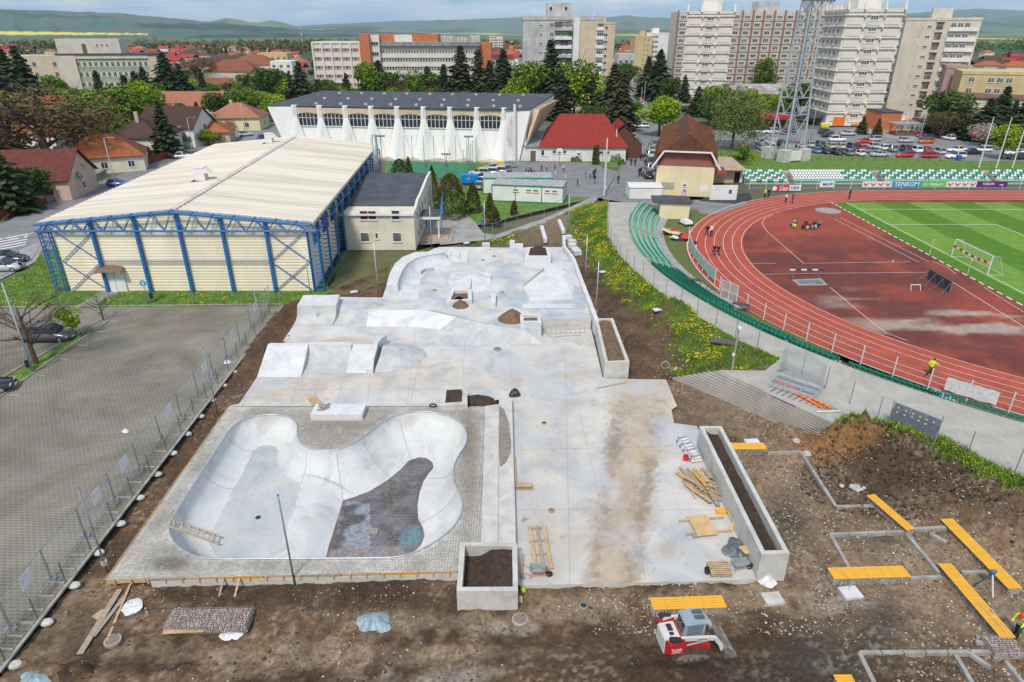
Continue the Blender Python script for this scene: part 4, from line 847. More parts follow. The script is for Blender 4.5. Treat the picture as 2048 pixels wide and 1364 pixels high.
far_stand('far stand block with chequered seats above the white and blue banners',gx(1776),gx(1990),lambda k,i,n:S_LG if k==0 else CK(k,i,n))
far_stand('far stand block cut by the right edge of the photo behind the purple banner',gx(2002),gx(2140),lambda k,i,n:S_LG if k==0 else CK(k,i,n))
st=MB();st.b2(gx(1480),gx(2200),132.8,134.2,-.1,1.55);st_(st,'stand_walkway',M_WALK)
MG_=MT['galvanised_pipe'];MP_=pt_('grey_green_post',(.17,.21,.23),.5);M_WPOST=pt_('white_post',(.72,.72,.72),.5);M_GREENP=pt_('green_fence_paint',(.05,.20,.13),.6);MWI=pt_('fence_wire',(.42,.45,.46),.5);M_GWIRE=pt_('green_wire',(.04,.20,.12),.6)
def fe(name,label,P,h,mp,mw,sp=None,r=.03,grid=(.25,.25),wr=.006,rails=(),base=.0,cat='fence',group=None,lean=0):
 t=th(name,label,cat,group=group);pm=MB().tb([(0,0,-.1),(0,0,h)],r,6).mesh('post',mp)
 for p in P:link('post',pm,t,p)
 mb=MB()
 for a,b in zip(P,P[1:]):
  L=(b-a).length
  if grid:
   nz=int(h/grid[1])
   for k in range(nz+1):z=.06+(h-.1)*k/nz;mb.ba(a+Ve((0,0,z)),b+Ve((0,0,z)),wr)
   nx=int(L/grid[0])
   for k in range(1,nx):q=a.lerp(b,k/nx);mb.ba(q+Ve((0,0,.06)),q+Ve((0,0,h-.04)),wr)
 if mb.v:mb.bd('wire_mesh',mw,t,kind='stuff')
 if rails:
  for z in rails:
   mb=MB()
   for a,b in zip(P,P[1:]):mb.ba(a+Ve((0,0,z)),b+Ve((0,0,z)),.035)
   mb.bd('rail',mp if len(rails)<3 else mw,t)
 return t
Pw=[g(a,b,WKZ)for a,b in[(1217,404),(1215,420),(1214,437),(1214,455),(1216,470),(1221,485),(1228,497),(1233,504),(1240,514),(1252,527),(1267,544),(1285,559),(1306,574),(1331,594),(1361,612),(1393,633),(1431,653),(1470,675),(1514,697)]]
fe('chain_link_fence','tall thin grey chain link fence between the dandelion bank and the curved walkway',Pw,2.0,MP_,MWI,grid=(.3,.3),wr=.005)
Pw2=[g(a,b,WKZ)for a,b in[(1603,750),(1650,778),(1699,808),(1753,842),(1775,850)]]
fe('chain_link_fence','row of slanting grey posts crossing the pale walkway beside the steps',Pw2,2.0,MP_,MWI,grid=None)
Pw3=[g(a,b,WKZ)for a,b in[(1872,880),(1934,911),(2028,948),(2130,1000)]]
fe('chain_link_fence','thin mesh fence on the walkway edge above the near grass bank',Pw3,1.9,MP_,MWI,grid=(.2,.2),wr=.005)
Pw4=[g(a,b,.3)for a,b in[(1217,402),(1232,398),(1248,390),(1262,384)]]
fe('chain_link_fence','short green grey fence run at the top end of the curved walkway',Pw4,2.2,MP_,M_GWIRE,grid=(.3,.3))
Pt=[onc(a,44.9,0,TC)for a in np.arange(190,240,3.6)]
fe('track_fence','mesh fence with white posts between the near seats and the red track',Pt,1.8,M_WPOST,M_GREENP,r=.055,grid=None,rails=(.15,1.0,1.72))
Pt=[onc(a,44.3+abs(a-180)*.02,0,TC)for a in np.arange(163,190,3.0)]
t=fe('track_fence','green panel fence with white posts beside the left bend of the track',Pt,1.8,M_WPOST,M_GREENP,r=.055,grid=None,rails=(1.75,))
mb=MB()
for a,b in zip(Pt[2:],Pt[3:]):mb.ba(a+Ve((-.03,0,1.0)),b+Ve((-.03,0,1.0)),.02,1.2)
mb.bd('screen_panel',mat('pale_green_screen',(.42,.55,.50),(.25,.42,.36),1.5,.7),t)
Pf=[Ve((x,124.4,0))for x in np.arange(gx(1485),gx(2160),3.2)]
fe('track_fence','white post fence carrying the sponsor banners along the far straight',Pf,1.9,M_WPOST,M_WPOST,r=.05,grid=None,rails=(.15,1.05,1.85))
def tm_(s,size,m,bold=.0,depth=.004):
 cu=D.curves.new('lettering','FONT');cu.body=s;cu.size=size;cu.align_x='CENTER';cu.align_y='CENTER';cu.extrude=depth;cu.offset=bold;cu.resolution_u=2
 o=D.objects.new('lettering',cu);COL.objects.link(o);dg=bpy.context.evaluated_depsgraph_get();me=D.meshes.new_from_object(o.evaluated_get(dg));D.objects.remove(o);D.curves.remove(cu);me.materials.clear();me.materials.append(m);me.name='lettering';return me
def let_(s,size,m,parent,loc,rot=(PI/2,0,0),bold=.0,sx=1.0):
 o=link('lettering',tm_(s,size,m,bold),parent,loc);o.rotation_euler=rot;o.scale=(sx,1,1);return o
PW=pt_('banner_white',(.80,.80,.80),.6);PR=pt_('banner_red',(.62,.04,.05),.6);PB=pt_('banner_blue',(.03,.36,.62),.6);PG=pt_('banner_green',(.16,.55,.12),.6);PP=pt_('banner_purple',(.14,.02,.18),.6);PDB=pt_('banner_navy',(.03,.12,.42),.6)
def ban(label,px0,px1,m,texts,h=1.05,y=124.3,z=.35,hearts=0,extra=None):
 x0,x1=g(px0,380,.8).x,g(px1,380,.8).x;t=th('banner',label,'banner',((x0+x1)/2,y,z),group=None);w=x1-x0
 mb=MB();N=14;mb.rows([[(-w/2+w*i/N,.03*ma.sin(i*1.7),zz)for i in range(N+1)]for zz in(0,h)]);mb.bd('fabric',m,t)
 for s,size,mm,dx,dz,sx in texts:let_(s,size,mm,t,(dx*w,-.09,dz*h),bold=.012,sx=sx)
 for k in range(hearts):
  mb=MB();cx=-w/2+w*(k+.5)/hearts;mb.poly([(cx-.55,-.08,h*.78),(cx,-.08,h*.66),(cx+.55,-.08,h*.78),(cx+.42,-.08,h*.5),(cx,-.08,h*.22),(cx-.42,-.08,h*.5)]);mb.bd('emblem',PR,t)
 return t
ban('white banner with four red heart emblems on the far fence, left of the blue one',1749,1810,PW,[('MOL',.3,PW,-.375,.58,1),('MOL',.3,PW,-.125,.58,1),('MOL',.3,PW,.125,.58,1),('MOL',.3,PW,.375,.58,1)],hearts=4)
ban('sky blue banner lettered TENROM on the far fence',1810,1871,PB,[('TENROM',1.1,PW,0,.5,1.05)])
ban('bright green banner lettered digisport beside the TENROM banner',1871,1923,PG,[('digisport',.72,PW,.08,.5,1.0),('G',.7,PW,-.36,.5,1)])
ban('white banner with four red heart emblems between green and purple banners',1923,1985,PW,[('MOL',.3,PW,-.375,.58,1),('MOL',.3,PW,-.125,.58,1),('MOL',.3,PW,.125,.58,1),('MOL',.3,PW,.375,.58,1)],hearts=4)
ban('dark purple banner with white letters at the right edge of the photo',1985,2049,PP,[('FUSION',.62,PW,-.12,.55,1.0),('cup',.5,PW,.3,.45,1)])
ban('white banner lettered MELFRY in blue hanging on the far fence',1661,1691,PW,[('MELFRY',.62,PDB,.08,.5,1.0)],h=1.1)
t=ban('red banner lettered Casa on the fence at the bend',1557,1587,PR,[('Casa',.85,PW,.12,.62,1.0),('pariurilor',.4,PW,.1,.25,1)],y=121.6,z=.15)
mb=MB();mb.lathe([(0,0),(.42,0),(.42,.02),(.3,.02),(.3,.0)],(0,0,0),20,caps=False);o=mb.bd('emblem',PW,t);o.rotation_euler=(PI/2,0,0);o.location=(-1.4,-.1,.55)
ban('white banner lettered LIGA 1 in blue next to the red one',1587,1611,PW,[('LIGA 1',.72,PDB,.1,.55,1.0)],y=121.7,z=.25)
def goal():
 a=g(1901,514,0);b=g(1975,551,0);x=(a.x+b.x)/2;y0,y1=b.y,a.y;t=th('football_goal','white football goal with red and white barrier tape in front of its mouth','goal',(x,(y0+y1)/2,0));h=(y1-y0)/2
 m=M_WPOST;MB().tb([(0,-h,0),(0,-h,2.44)],.07,8).bd('post',m,t);MB().tb([(0,h,0),(0,h,2.44)],.07,8).bd('post',m,t);MB().tb([(0,-h,2.44),(0,h,2.44)],.07,8).bd('crossbar',m,t)
 mb=MB();
 for s in(-1,1):mb.tb([(0,s*h,2.4),(.9,s*h,2.3),(2.0,s*h,.05),(0,s*h,.05)],.03,5)
 mb.tb([(2.0,-h,.05),(2.0,h,.05)],.03,5);mb.bd('net_frame',m,t)
 mb=MB()
 for k in range(25):
  y=-h+2*h*k/24;mb.ba((.9,y,2.3),(2.0,y,.05),.008);mb.ba((0,y,2.42),(.9,y,2.3),.008)
 for k in range(9):s=k/8;mb.ba((.9+1.1*s,-h,2.3-2.25*s),(.9+1.1*s,h,2.3-2.25*s),.008)
 mb.bd('net',MWI,t,kind='stuff')
 for k in range(12):
  yy=-h+2*h*(k+.5)/12;z=1.55-.18*ma.sin(PI*(k+.5)/12);MB().ba((-.06,yy-h/12,z),(-.06,yy+h/12,z),.01,.32).bd('tape',PR if k%2 else PW,t)
goal()
for(a,b,tp),lab in zip((((1858,512),0,478),((1934,551),0,516)),('yellow and white striped corner pole left of the goal','yellow and white striped pole standing in front of the goal mouth')):
 p=g(*a,0);h=zat(p.y,tp);t=th('marker_pole',lab,'pole',p,group='striped marker poles')
 for k in range(6):MB().tb([(0,0,h*k/6),(0,0,h*(k+1)/6)],.045,6).bd('band',PW if k in(1,5)else pt_('pole_yellow',(.62,.48,.10),.6),t)
t=th('water_jump','sunken steeplechase water pit with grey water in the worn infield','water jump');c=[g(*p,.05)for p in((1584,560),(1641,557),(1655,570),(1598,571))]
P=[tuple(v)[:2]for v in c];P=P[::-1]if sum(P[i][0]*P[(i+1)%4][1]-P[(i+1)%4][0]*P[i][1]for i in range(4))<0 else P
mb=MB();ringwall(mb,P,inset(P,.28),-.1,.09);mb.bd('rim',MK,t);mb=MB();mb.sheet(inset(P,.27),.03);mb.bd('water',mat('pit_water',(.16,.19,.23),(.12,.14,.17),1,.08,spec=.6),t)
a=g(1583,553,0);b=g(1637,552,0);t=th('hurdle_barrier','heavy steeplechase hurdle with a black and white beam behind the water pit','hurdle',(a.x,a.y,0));w=b.x-a.x
for k in range(6):MB().b2(-.35+(w+.7)*k/6,-.35+(w+.7)*(k+1)/6,-.07,.07,.80,.93).bd('beam_band',PW if k%2==0 else pt_('beam_black',(.04,.04,.04),.6),t)
for x in(.1,w-.1):MB().b2(x-.05,x+.05,-.05,.05,0,.8).bd('leg',MP_,t);MB().b2(x-.05,x+.05,-.4,.4,0,.06).bd('foot',MP_,t)
a=g(1819,580,0);t=th('training_hurdle','small pale hurdle frame standing on the worn infield','hurdle',a);w=g(1838,580,0).x-a.x
MB().ba((0,0,.65),(w,0,.65),.08).bd('bar',M_WPOST,t)
for x in(0,w):MB().ba((x,0,.65),(x,-.3,0),.05).bd('leg',M_WPOST,t);MB().ba((x,0,.65),(x,.35,0),.04).bd('leg',MG_,t)
a,b=g(1850,560,0),g(1895,588,0);t=th('mobile_board','dark slatted mobile board propped on a thin frame near the goal','board');mm=mat('dark_louvre',(.07,.06,.09),(.05,.045,.06),3,.4);N=5
for k in range(N):
 p=a.lerp(b,k/N);q=a.lerp(b,(k+.97)/N);mb=MB();mb.ba((p.x+.25,p.y+.1,.78),(q.x+.25,q.y+.1,.78),.05,1.25);mb.bd('panel',mm,t)
mb=MB();d=Ve((-1.2,-.5,0))
for z in(.12,1.42):mb.ba(a+Ve((.25,.1,z)),b+Ve((.25,.1,z)),.06)
for k in range(4):p=a.lerp(b,k/3);mb.ba(p+Ve((.25,.1,.1)),p+Ve((.25,.1,1.42)),.06);mb.ba(p+Ve((.2,.1,1.3)),p+d+Ve((0,0,.03)),.035)
mb.ba(a+d,b+d,.04);mb.bd('frame',MP_,t)
c=g(1656,421,.035);mb=MB();mb.lathe([(2.0,0),(2.0,.03),(0,.03)],(c.x,c.y,.01),28,caps=False);st_(mb,'throwing_circle',MK)
c=g(1785,525,.02);t=th('training_cone','tiny blue and white cone on the worn infield','cone',c);MB().lathe([(.14,0),(.14,.03),(.09,.04),(.05,.4)],n=10).bd('cone_body',PB,t);MB().lathe([(.075,.18),(.062,.3)],n=10,caps=False).bd('band',PW,t)
for i,(bx,by,tx,ty,lab)in enumerate(((1957,337,1987,236,'first white flag pole from the stadium tower, standing by the path'),(1992,337,2023,235,'middle one of the three tall white flag poles'),(2024,337,2050,275,'white flag pole at the right edge of the photo'))):
 p=g(bx,by,.2);h=zat(p.y,ty if i<2 else 238);t=th('flag_pole',lab,'flag pole',p,group='white flag poles');MB().tb([(0,0,0),(0,0,h*.5),(0,0,h)],[.14,.11,.07],8).bd('pole',M_WPOST,t);MB().lathe([(.22,0),(.22,.15)],n=10).bd('base',MK,t)
GLS=mat('window_glass',(.05,.06,.07),(.025,.03,.035),.8,.15,spec=.6)
GLB=mat('curtained_glass',(.22,.22,.21),(.06,.065,.07),.6,.3)
M_FR=pt_('window_frame_white',(.72,.72,.70),.5);M_FRD=pt_('window_frame_dark',(.16,.11,.08),.6)
def winmesh(w,h,n=2,fr=M_FR,gl=None,t=.10,proud=.05,sash=False):
 mb=MB();mb.cur=0
 mb.b2(-w/2,w/2,-proud,.03,0,t);mb.b2(-w/2,w/2,-proud,.03,h-t,h)
 for i in range(n+1):x=-w/2+t/2+(w-t)*i/n;mb.b2(x-t/2,x+t/2,-proud-.003,.03,t,h-t)
 mb.b2(-w/2-.06,w/2+.06,-proud-.07,0,-.06,-.001)
 if sash:mb.b2(-w/2,w/2,-proud+.004,.03,h*.62,h*.62+t*.7)
 mb.cur=1;mb.b2(-w/2+t*.6,w/2-t*.6,-.012,.02,t*.6,h-t*.6)
 return mb.mesh('window',[fr,gl or GLS])
WM={}
def wm_(*a,**k):
 key=(a,tuple(sorted((q,getattr(v,'name',v))for q,v in k.items())))
 if key not in WM:WM[key]=winmesh(*a,**k)
 return WM[key]
def pw_(t,me,x,y,z,face='f',name='window',rz=None):
 r={'f':0,'r':PI/2,'l':-PI/2,'b':PI}[face]if rz is None else rz
 return link(name,me,t,(x,y,z),r)
def shell(name,label,cat,loc,rz,w,d,h,m,group=None):
 t=th(name,label,cat,loc,rz,group);MB().b2(0,w,0,d,-.3,h).bd('wall',m,t);return t
def walls_mat(n,c,c2=None,**k):return mat(n,c,c2 or tuple(v*.82 for v in c),.35,.9,coord='Object',detail=8,lo=.35,hi=.6,**k)
M_DROOF=mat('bitumen_roof',(.085,.095,.115),(.06,.068,.082),.5,.85,detail=8,bump=.1)
M_CREAM=walls_mat('cream_plaster',(.70,.66,.53));MW=walls_mat('white_plaster',(.74,.74,.72),(.62,.62,.60));M_BEIGE=walls_mat('beige_panel',(.60,.55,.46),(.50,.46,.39));M_GREY=walls_mat('grey_panel',(.50,.50,.49),(.36,.355,.34));M_OCH=walls_mat('ochre_panel',(.58,.46,.24));M_TAN=walls_mat('tan_panel',(.60,.50,.37));M_YEL2=walls_mat('pale_yellow_plaster',(.74,.66,.42),(.66,.58,.37))
def tiles(name,c,c2,sc=5.0):
 m=mat(name,c,c2,1.2,.75,detail=8);nt=m.node_tree;n=nt.nodes;b=n['Principled BSDF']
 tc=n.new('ShaderNodeTexCoord');wv=n.new('ShaderNodeTexWave');wv.wave_type='BANDS';wv.bands_direction='Z';wv.inputs['Scale'].default_value=sc;wv.wave_profile='SAW'
 nt.links.new(tc.outputs['Object'],wv.inputs['Vector']);bp=n.new('ShaderNodeBump');bp.inputs['Strength'].default_value=.9;bp.inputs['Distance'].default_value=.08
 nt.links.new(wv.outputs[0],bp.inputs['Height']);nt.links.new(bp.outputs[0],b.inputs['Normal'])
 old=b.inputs['Base Color'].links[0].from_socket;mx=n.new('ShaderNodeMix');mx.data_type='RGBA';mx.blend_type='MULTIPLY';mx.inputs[0].default_value=.35
 nt.links.new(old,mx.inputs[6]);nt.links.new(wv.outputs[0],mx.inputs[7]);nt.links.new(mx.outputs[2],b.inputs['Base Color']);return m
R_OR=tiles('orange_tiles',(.60,.20,.075),(.44,.13,.05));R_RED=tiles('red_tiles',(.52,.065,.05),(.42,.05,.04));R_BR=tiles('brown_tiles',(.145,.075,.055),(.10,.055,.042));R_DR=tiles('dark_red_tiles',(.26,.075,.06),(.19,.05,.045));R_PK=tiles('salmon_tiles',(.62,.27,.17),(.50,.21,.13));R_RB=tiles('rust_brown_tiles',(.40,.15,.085),(.30,.10,.06));R_OLD=tiles('old_brown_tiles',(.30,.17,.12),(.20,.12,.09));R_GR=mat('grey_sheet_roof',(.30,.32,.34),(.20,.21,.22),.6,.6)
def sports_hall():
 XL,XR,Y0,SK,LEN=-50.6,-22.7,70.5,-3.0,54.0
 ZE,ZA_,XM=7.95,9.35,-36.8;BLUE=pt_('blue_steel',(.025,.16,.44),.45);CLAD=mat('cream_cladding',(.82,.76,.58),(.72,.66,.50),.3,.6,streak=(1,1,.3));ROOF=mat('cream_sheet_roof',(.66,.61,.51),(.52,.475,.39),.25,.7,streak=(.12,1.6,1),detail=9,lo=.38,hi=.56)
 t=th('sports_hall','large cream clad sports hall carried by an outer frame of blue steel trusses','sports hall',(XL,Y0,0),org=True)
 sk=lambda y:SK*(y-Y0)/LEN;ztop=lambda x:ZE+(ZA_-ZE)*(1-abs(x-XM)/(XM+52.2))if x<XM else ZE+(ZA_-ZE)*(1-(x-XM)/(-21.6-XM))
 cols=[XL,-46.3,-41.2,-36.8,-32.0,-27.5,XR];cols=[XL]+[g(p,583,0).x for p in(219,303.6,386.6,468.7,552.4)]+[XR]
 for a,b in zip(cols,cols[1:]):
  mb=MB();p=.34;za=ztop(a)-.25;zb_=ztop(b)-.25;z=.0;rows=[];k=0
  while z<min(za,zb_):
   for dz,dy in((0,0),(.04,-.055),(.22,-.055),(.26,0)):rows.append([(a,Y0+dy,z+dz),(b,Y0+dy,z+dz)])
   z+=p
  rows.append([(a,Y0,za),(b,Y0,zb_)]);mb.rows(rows);mb.bd('cladding_panel',CLAD,t)
 mb=MB();bk=Y0+LEN
 mb.poly([(XR,Y0,0),(XR+SK,bk,0),(XR+SK,bk,ZE-.2),(XR,Y0,ZE-.2)]);mb.poly([(XL+SK,bk,0),(XL,Y0,0),(XL,Y0,ZE-.2),(XL+SK,bk,ZE-.2)]);mb.poly([(XR+SK,bk,0),(XL+SK,bk,0),(XL+SK,bk,ZE-.2),(XM+SK,bk,ZA_-.2),(XR+SK,bk,ZE-.2)]);mb.bd('wall',CLAD,t)
 mb=MB();zs=4.6
 for i in range(9):ya=Y0+2.5+i*5;mb.add([(XR+.05+sk(ya),ya,zs),(XR+.05+sk(ya+3.6),ya+3.6,zs),(XR+.05+sk(ya+3.6),ya+3.6,6.6),(XR+.05+sk(ya),ya,6.6)],[(0,1,2,3)])
 mb.bd('window_band',GLS,t)
 for x0,x1,z0,z1 in((XL-1.5,XM,ZE-.02,ZA_),(XM,XR+.9,ZA_,ZE-.0)):
  mb=MB();n=14;rows=[]
  yy=[Y0-.15+LEN*i/54 for i in range(55)]
  for y in yy:
   for dy,dz in((0,0),(.55,.0),(.62,.06),(.9,.06)):rows.append([(x0+(x1-x0)*k/3+sk(y),y+dy,z0+(z1-z0)*k/3+dz+.12)for k in range(4)])
  mb.rows(rows);mb.bd('roof_slope',ROOF,t)
 mb=MB();mb.ba((XM,Y0-.2,ZA_+.2),(XM+SK,bk,ZA_+.2),.7,.10);mb.bd('ridge_cap',mat('grey_cap',(.60,.58,.52),None,1,.6),t)
 mb=MB();mb.ba((XL-1.4,Y0-.1,ztop(-52)+.02),(XM,Y0-.1,ZA_+.05),.12,.30);mb.ba((XM,Y0-.1,ZA_+.05),(XR+.9,Y0-.1,ZE+.05),.12,.30);mb.bd('gable_trim',mat('stained_trim',(.66,.64,.56),(.34,.33,.30),1.5,.8,streak=(3,1,1)),t)
 mb=MB();mb.ba((XR+.95,Y0,ZE+.0),(XR+.95+SK,bk,ZE+.0),.22,.25);mb.bd('gutter',mat('grey_gutter',(.33,.33,.30),None,3,.7),t)
 yt=Y0-.55;xl,xr=-52.3,-21.5;zb=7.2
 mb=MB();mb.tb([(xl,yt,zb),(xr,yt,zb)],.13,6);mb.bd('bottom_chord',BLUE,t)
 for dy in(-.35,.25):
  mb=MB();mb.tb([(xl+.4,yt+dy,ZE),(XM,yt+dy,ZA_+.02),(xr-.4,yt+dy,ZE)],.10,6);mb.bd('top_chord',BLUE,t)
 N=13
 for i in range(N):
  xa=xl+.9+(xr-xl-1.8)*i/N;xb=xl+.9+(xr-xl-1.8)*(i+1)/N;xm=(xa+xb)/2
  for dy in(-.35,.25):
   zt_=ztop(xm)+.02;mb=MB();mb.tb([(xa,yt,zb),(xm,yt+dy,zt_),(xb,yt,zb)],.055,5);mb.bd('web_bar',BLUE,t)
  MB().b2(xm-.06,xm+.06,yt-.5,yt+.5,ztop(xm)-.02,ztop(xm)+.14).bd('gusset',BLUE,t)
 for x in cols[1:-1]:mb=MB();mb.ba((x,Y0-.32,0),(x,Y0-.32,ztop(x)-.1),.26,.42);mb.bd('column',BLUE,t)
 MB().ba((cols[1],Y0-.36,3.7),(cols[5],Y0-.36,3.7),.09).bd('rail',BLUE,t)
 for a,b in((XL+.2,cols[1]),(cols[5],XR-.1)):
  for z0,z1 in((.15,3.6),(3.65,7.1)):MB().ba((a,Y0-.2,z0),(b,Y0-.2,z1),.08).bd('brace',BLUE,t);MB().ba((a,Y0-.24,z1),(b,Y0-.24,z0),.08).bd('brace',BLUE,t)
 def lt_():
  mb=MB()
  for x in(0,1.15):
   for y in(-.22,.22):mb.tb([(x,y,0),(x,y,7.15)],.07,5)
  for k in range(14):
   z=.3+k*.5;mb.b2(0,1.15,-.24,-.18,z-.035,z+.035);mb.ba((0,.2,z),(1.15,.2,z+.5),.05);mb.b2(-.02,.02,-.22,.22,z-.03,z+.03);mb.b2(1.13,1.17,-.22,.22,z-.03,z+.03)
  mb.tb([(1.15,0,7.1),(.35,0,7.95),(-.3,0,7.9)],.08,5);mb.tb([(-.4,0,7.2),(1.2,0,7.15)],.08,5);mb.ba((.3,0,7.2),(.35,0,7.9),.06);mb.ba((-.4,0,7.2),(.35,0,7.9),.06)
  return mb.mesh('lattice_column',BLUE)
 lm=lt_()
 for k in range(12):y=Y0+.0+k*4.9;o=link('lattice_column',lm,t,(XR+.05+sk(y)-XL,y-Y0,0))
 for k in range(12):y=Y0+.0+k*4.9;o=link('lattice_column',lm,t,(XL-.45+sk(y)-XL,y-Y0,0),PI)
 mb=MB();mb.tb([(XR+1.2,Y0,6.9),(XR+1.2+SK,bk,6.9)],.08,6);mb.bd('rail',BLUE,t)
 for k in range(11):y=Y0+k*4.9;mb=MB();mb.ba((XR+1.2+sk(y),y,6.9),(XR+1.15+sk(y+4.9),y+4.9,7.6),.06);mb.bd('brace',BLUE,t)
 d=g(236,583,0);mb=MB();mb.b2(d.x-1.15,d.x-.03,Y0-.2,Y0-.1,0,2.35);mb.bd('door',MW,t);mb=MB();mb.b2(d.x+.03,d.x+1.15,Y0-.2,Y0-.1,0,2.35);mb.bd('door',MW,t)
 mb=MB();mb.rows([[(d.x-1.6+3.0*i/6,Y0-.15-1.0*s,3.0-.55*s*s+.18*ma.sin(PI*i/6))for i in range(7)]for s in(0,.5,1)]);mb.bd('awning',mat('brown_awning',(.20,.13,.08),None,3,.7),t)
 for px,py,s in((405,362,1.15),(540,287,1.1)):
  z=9.1;p=g(px,py,z);v=th('roof_vent','white sheet metal roof vent on the hall roof, '+('the nearer larger one' if s>1.12 else 'the farther one near the ridge end'),'roof vent',(p.x,p.y,z));MB().b2(-s*.55,s*.55,-s*.5,s*.5,-.3,1.5*s).bd('duct',MW,v)
  mb=MB();mb.add([(s*.55,-s*.55,1.6*s),(s*1.25,-s*.55,.95*s),(s*1.25,s*.55,.95*s),(s*.55,s*.55,1.6*s),(s*.55,-s*.55,1.0*s),(s*.55,s*.55,1.0*s)],[(0,1,2,3),(0,4,1),(3,2,5)]);mb.b2(-s*.6,s*.6,-s*.55,s*.55,1.5*s,1.62*s);mb.bd('hood',MW,v)
  MB().b2(-s*1.0,s*.9,-s*.7,s*.6,-.12,.12).bd('flashing',mat('rusty_flashing',(.12,.06,.04),None,3,.9),v)
 p=g(755,352,5.5);so(MB().tb([(p.x,p.y,4.5),(p.x,p.y,12.0)],.42,12),'steel_chimney',mat('galvanised_sheet',(.38,.41,.44),(.28,.31,.34),1,.45,metal=.4),'thick grey steel chimney pipe at the far corner of the blue framed hall','chimney',loc=(p.x,p.y,4.5),smo=True)
sports_hall()
def annex():
 x0,x1,y0,y1=-22.6,-13.1,86.0,107.5;t=th('annex_building','cream two storey annex with dark curved roof behind the sports hall','annex',(x0,y0,0),org=True)
 MB().b2(x0,x1-.3,y0,y1,0,5.1).bd('wall',M_CREAM,t)
 mb=MB();n=16;prof=[]
 for i in range(n+1):
  s=i/n;y=y0-.02+(y1-y0+.04)*s;zt=5.15+(1.35*smo((s-.12)/.15)*.45+.75*smo((s-.3)/.6));prof.append((y,float(zt)))
 P=[(x1,y0-.02,0)]+[(x1,y,z)for y,z in prof]+[(x1,y1+.02,0)];Q=[(p[0]-.35,p[1],p[2])for p in P];k=len(P)
 mb.add(P+Q,[tuple(range(k)),tuple(range(k,2*k))[::-1]]+[(i,(i+1)%k,(i+1)%k+k,i+k)for i in range(k)]);mb.bd('side_wall',M_CREAM,t)
 mb=MB();mb.rows([[(x0-.4,y,z-.25),(x1-.36,y,z-.25)]for y,z in prof],skirt=4.9);mb.bd('roof',M_DROOF,t)
 MB().b2(x0-.3,x1+.05,y0-.32,y0-.03,4.82,5.02).bd('gutter',M_FR,t)
 w2=wm_(2.3,1.3,2,gl=mat('red_curtain_glass',(.16,.03,.04),(.08,.02,.03),.8,.3));w1=wm_(1.25,1.35,1,gl=GLB);w1s=wm_(.45,.9,1)
 for px,py,me in((737,440,w2),(792,440,wm_(1.2,1.35,1))):
  z=zat(y0,py);pw_(t,me,xat(px,y0,z)-x0,-.02,z)
 for px,py,me in((731,484,w1),(754,478,w1s),(795,484,w1)):
  z=zat(y0,py);pw_(t,me,xat(px,y0,z)-x0,-.02,z)
 for yy in(3,6,9,12,16):pw_(t,wm_(1.2,1.2,1),x1-x0+.0,yy,3.4,'r');pw_(t,wm_(1.2,1.2,1),x1-x0,yy+.3,.9,'r')
 ys=y0+4.5;p=th('entrance_porch','small porch with dark flat canopy and blue signboard at the annex door','porch',(x1,ys,0));MB().b2(.02,3.0,0,4.4,3.05,3.4).bd('canopy',MW,p);MB().b2(.05,2.9,.1,4.3,3.4,3.46).bd('canopy_top',M_DROOF,p)
 for yy in(.3,4.1):MB().b2(2.6,2.8,yy-.1,yy+.1,0,3.05).bd('pillar',MW,p)
 mb=MB();mb.ba((3.05,.3,3.3),(3.05,3.6,3.3),.1);mb.ba((3.05,.3,3.3),(3.05,.6,4.4),.1);mb.ba((3.05,.6,4.4),(3.05,3.9,5.6),.1);mb.ba((3.05,3.6,3.3),(3.05,3.9,5.6),.1)
 for k in range(3):mb.ba((3.05,.5+k*1.1,3.3),(3.05,1.3+k*1.1,4.8+k*.35),.08);
 mb.bd('blue_truss',MT['blue_steel'],p);mb=MB();mb.prism([(0,-.5),(4.5,-.5),(4.5,5.4),(0,5.4)],0,.15);mb.prism([(0,-.1),(4.0,-.1),(4.0,5.1),(0,5.1)],.15,.3);mb.bd('step',mat('tiled_step',(.50,.38,.30),None,3,.7),p)
annex()
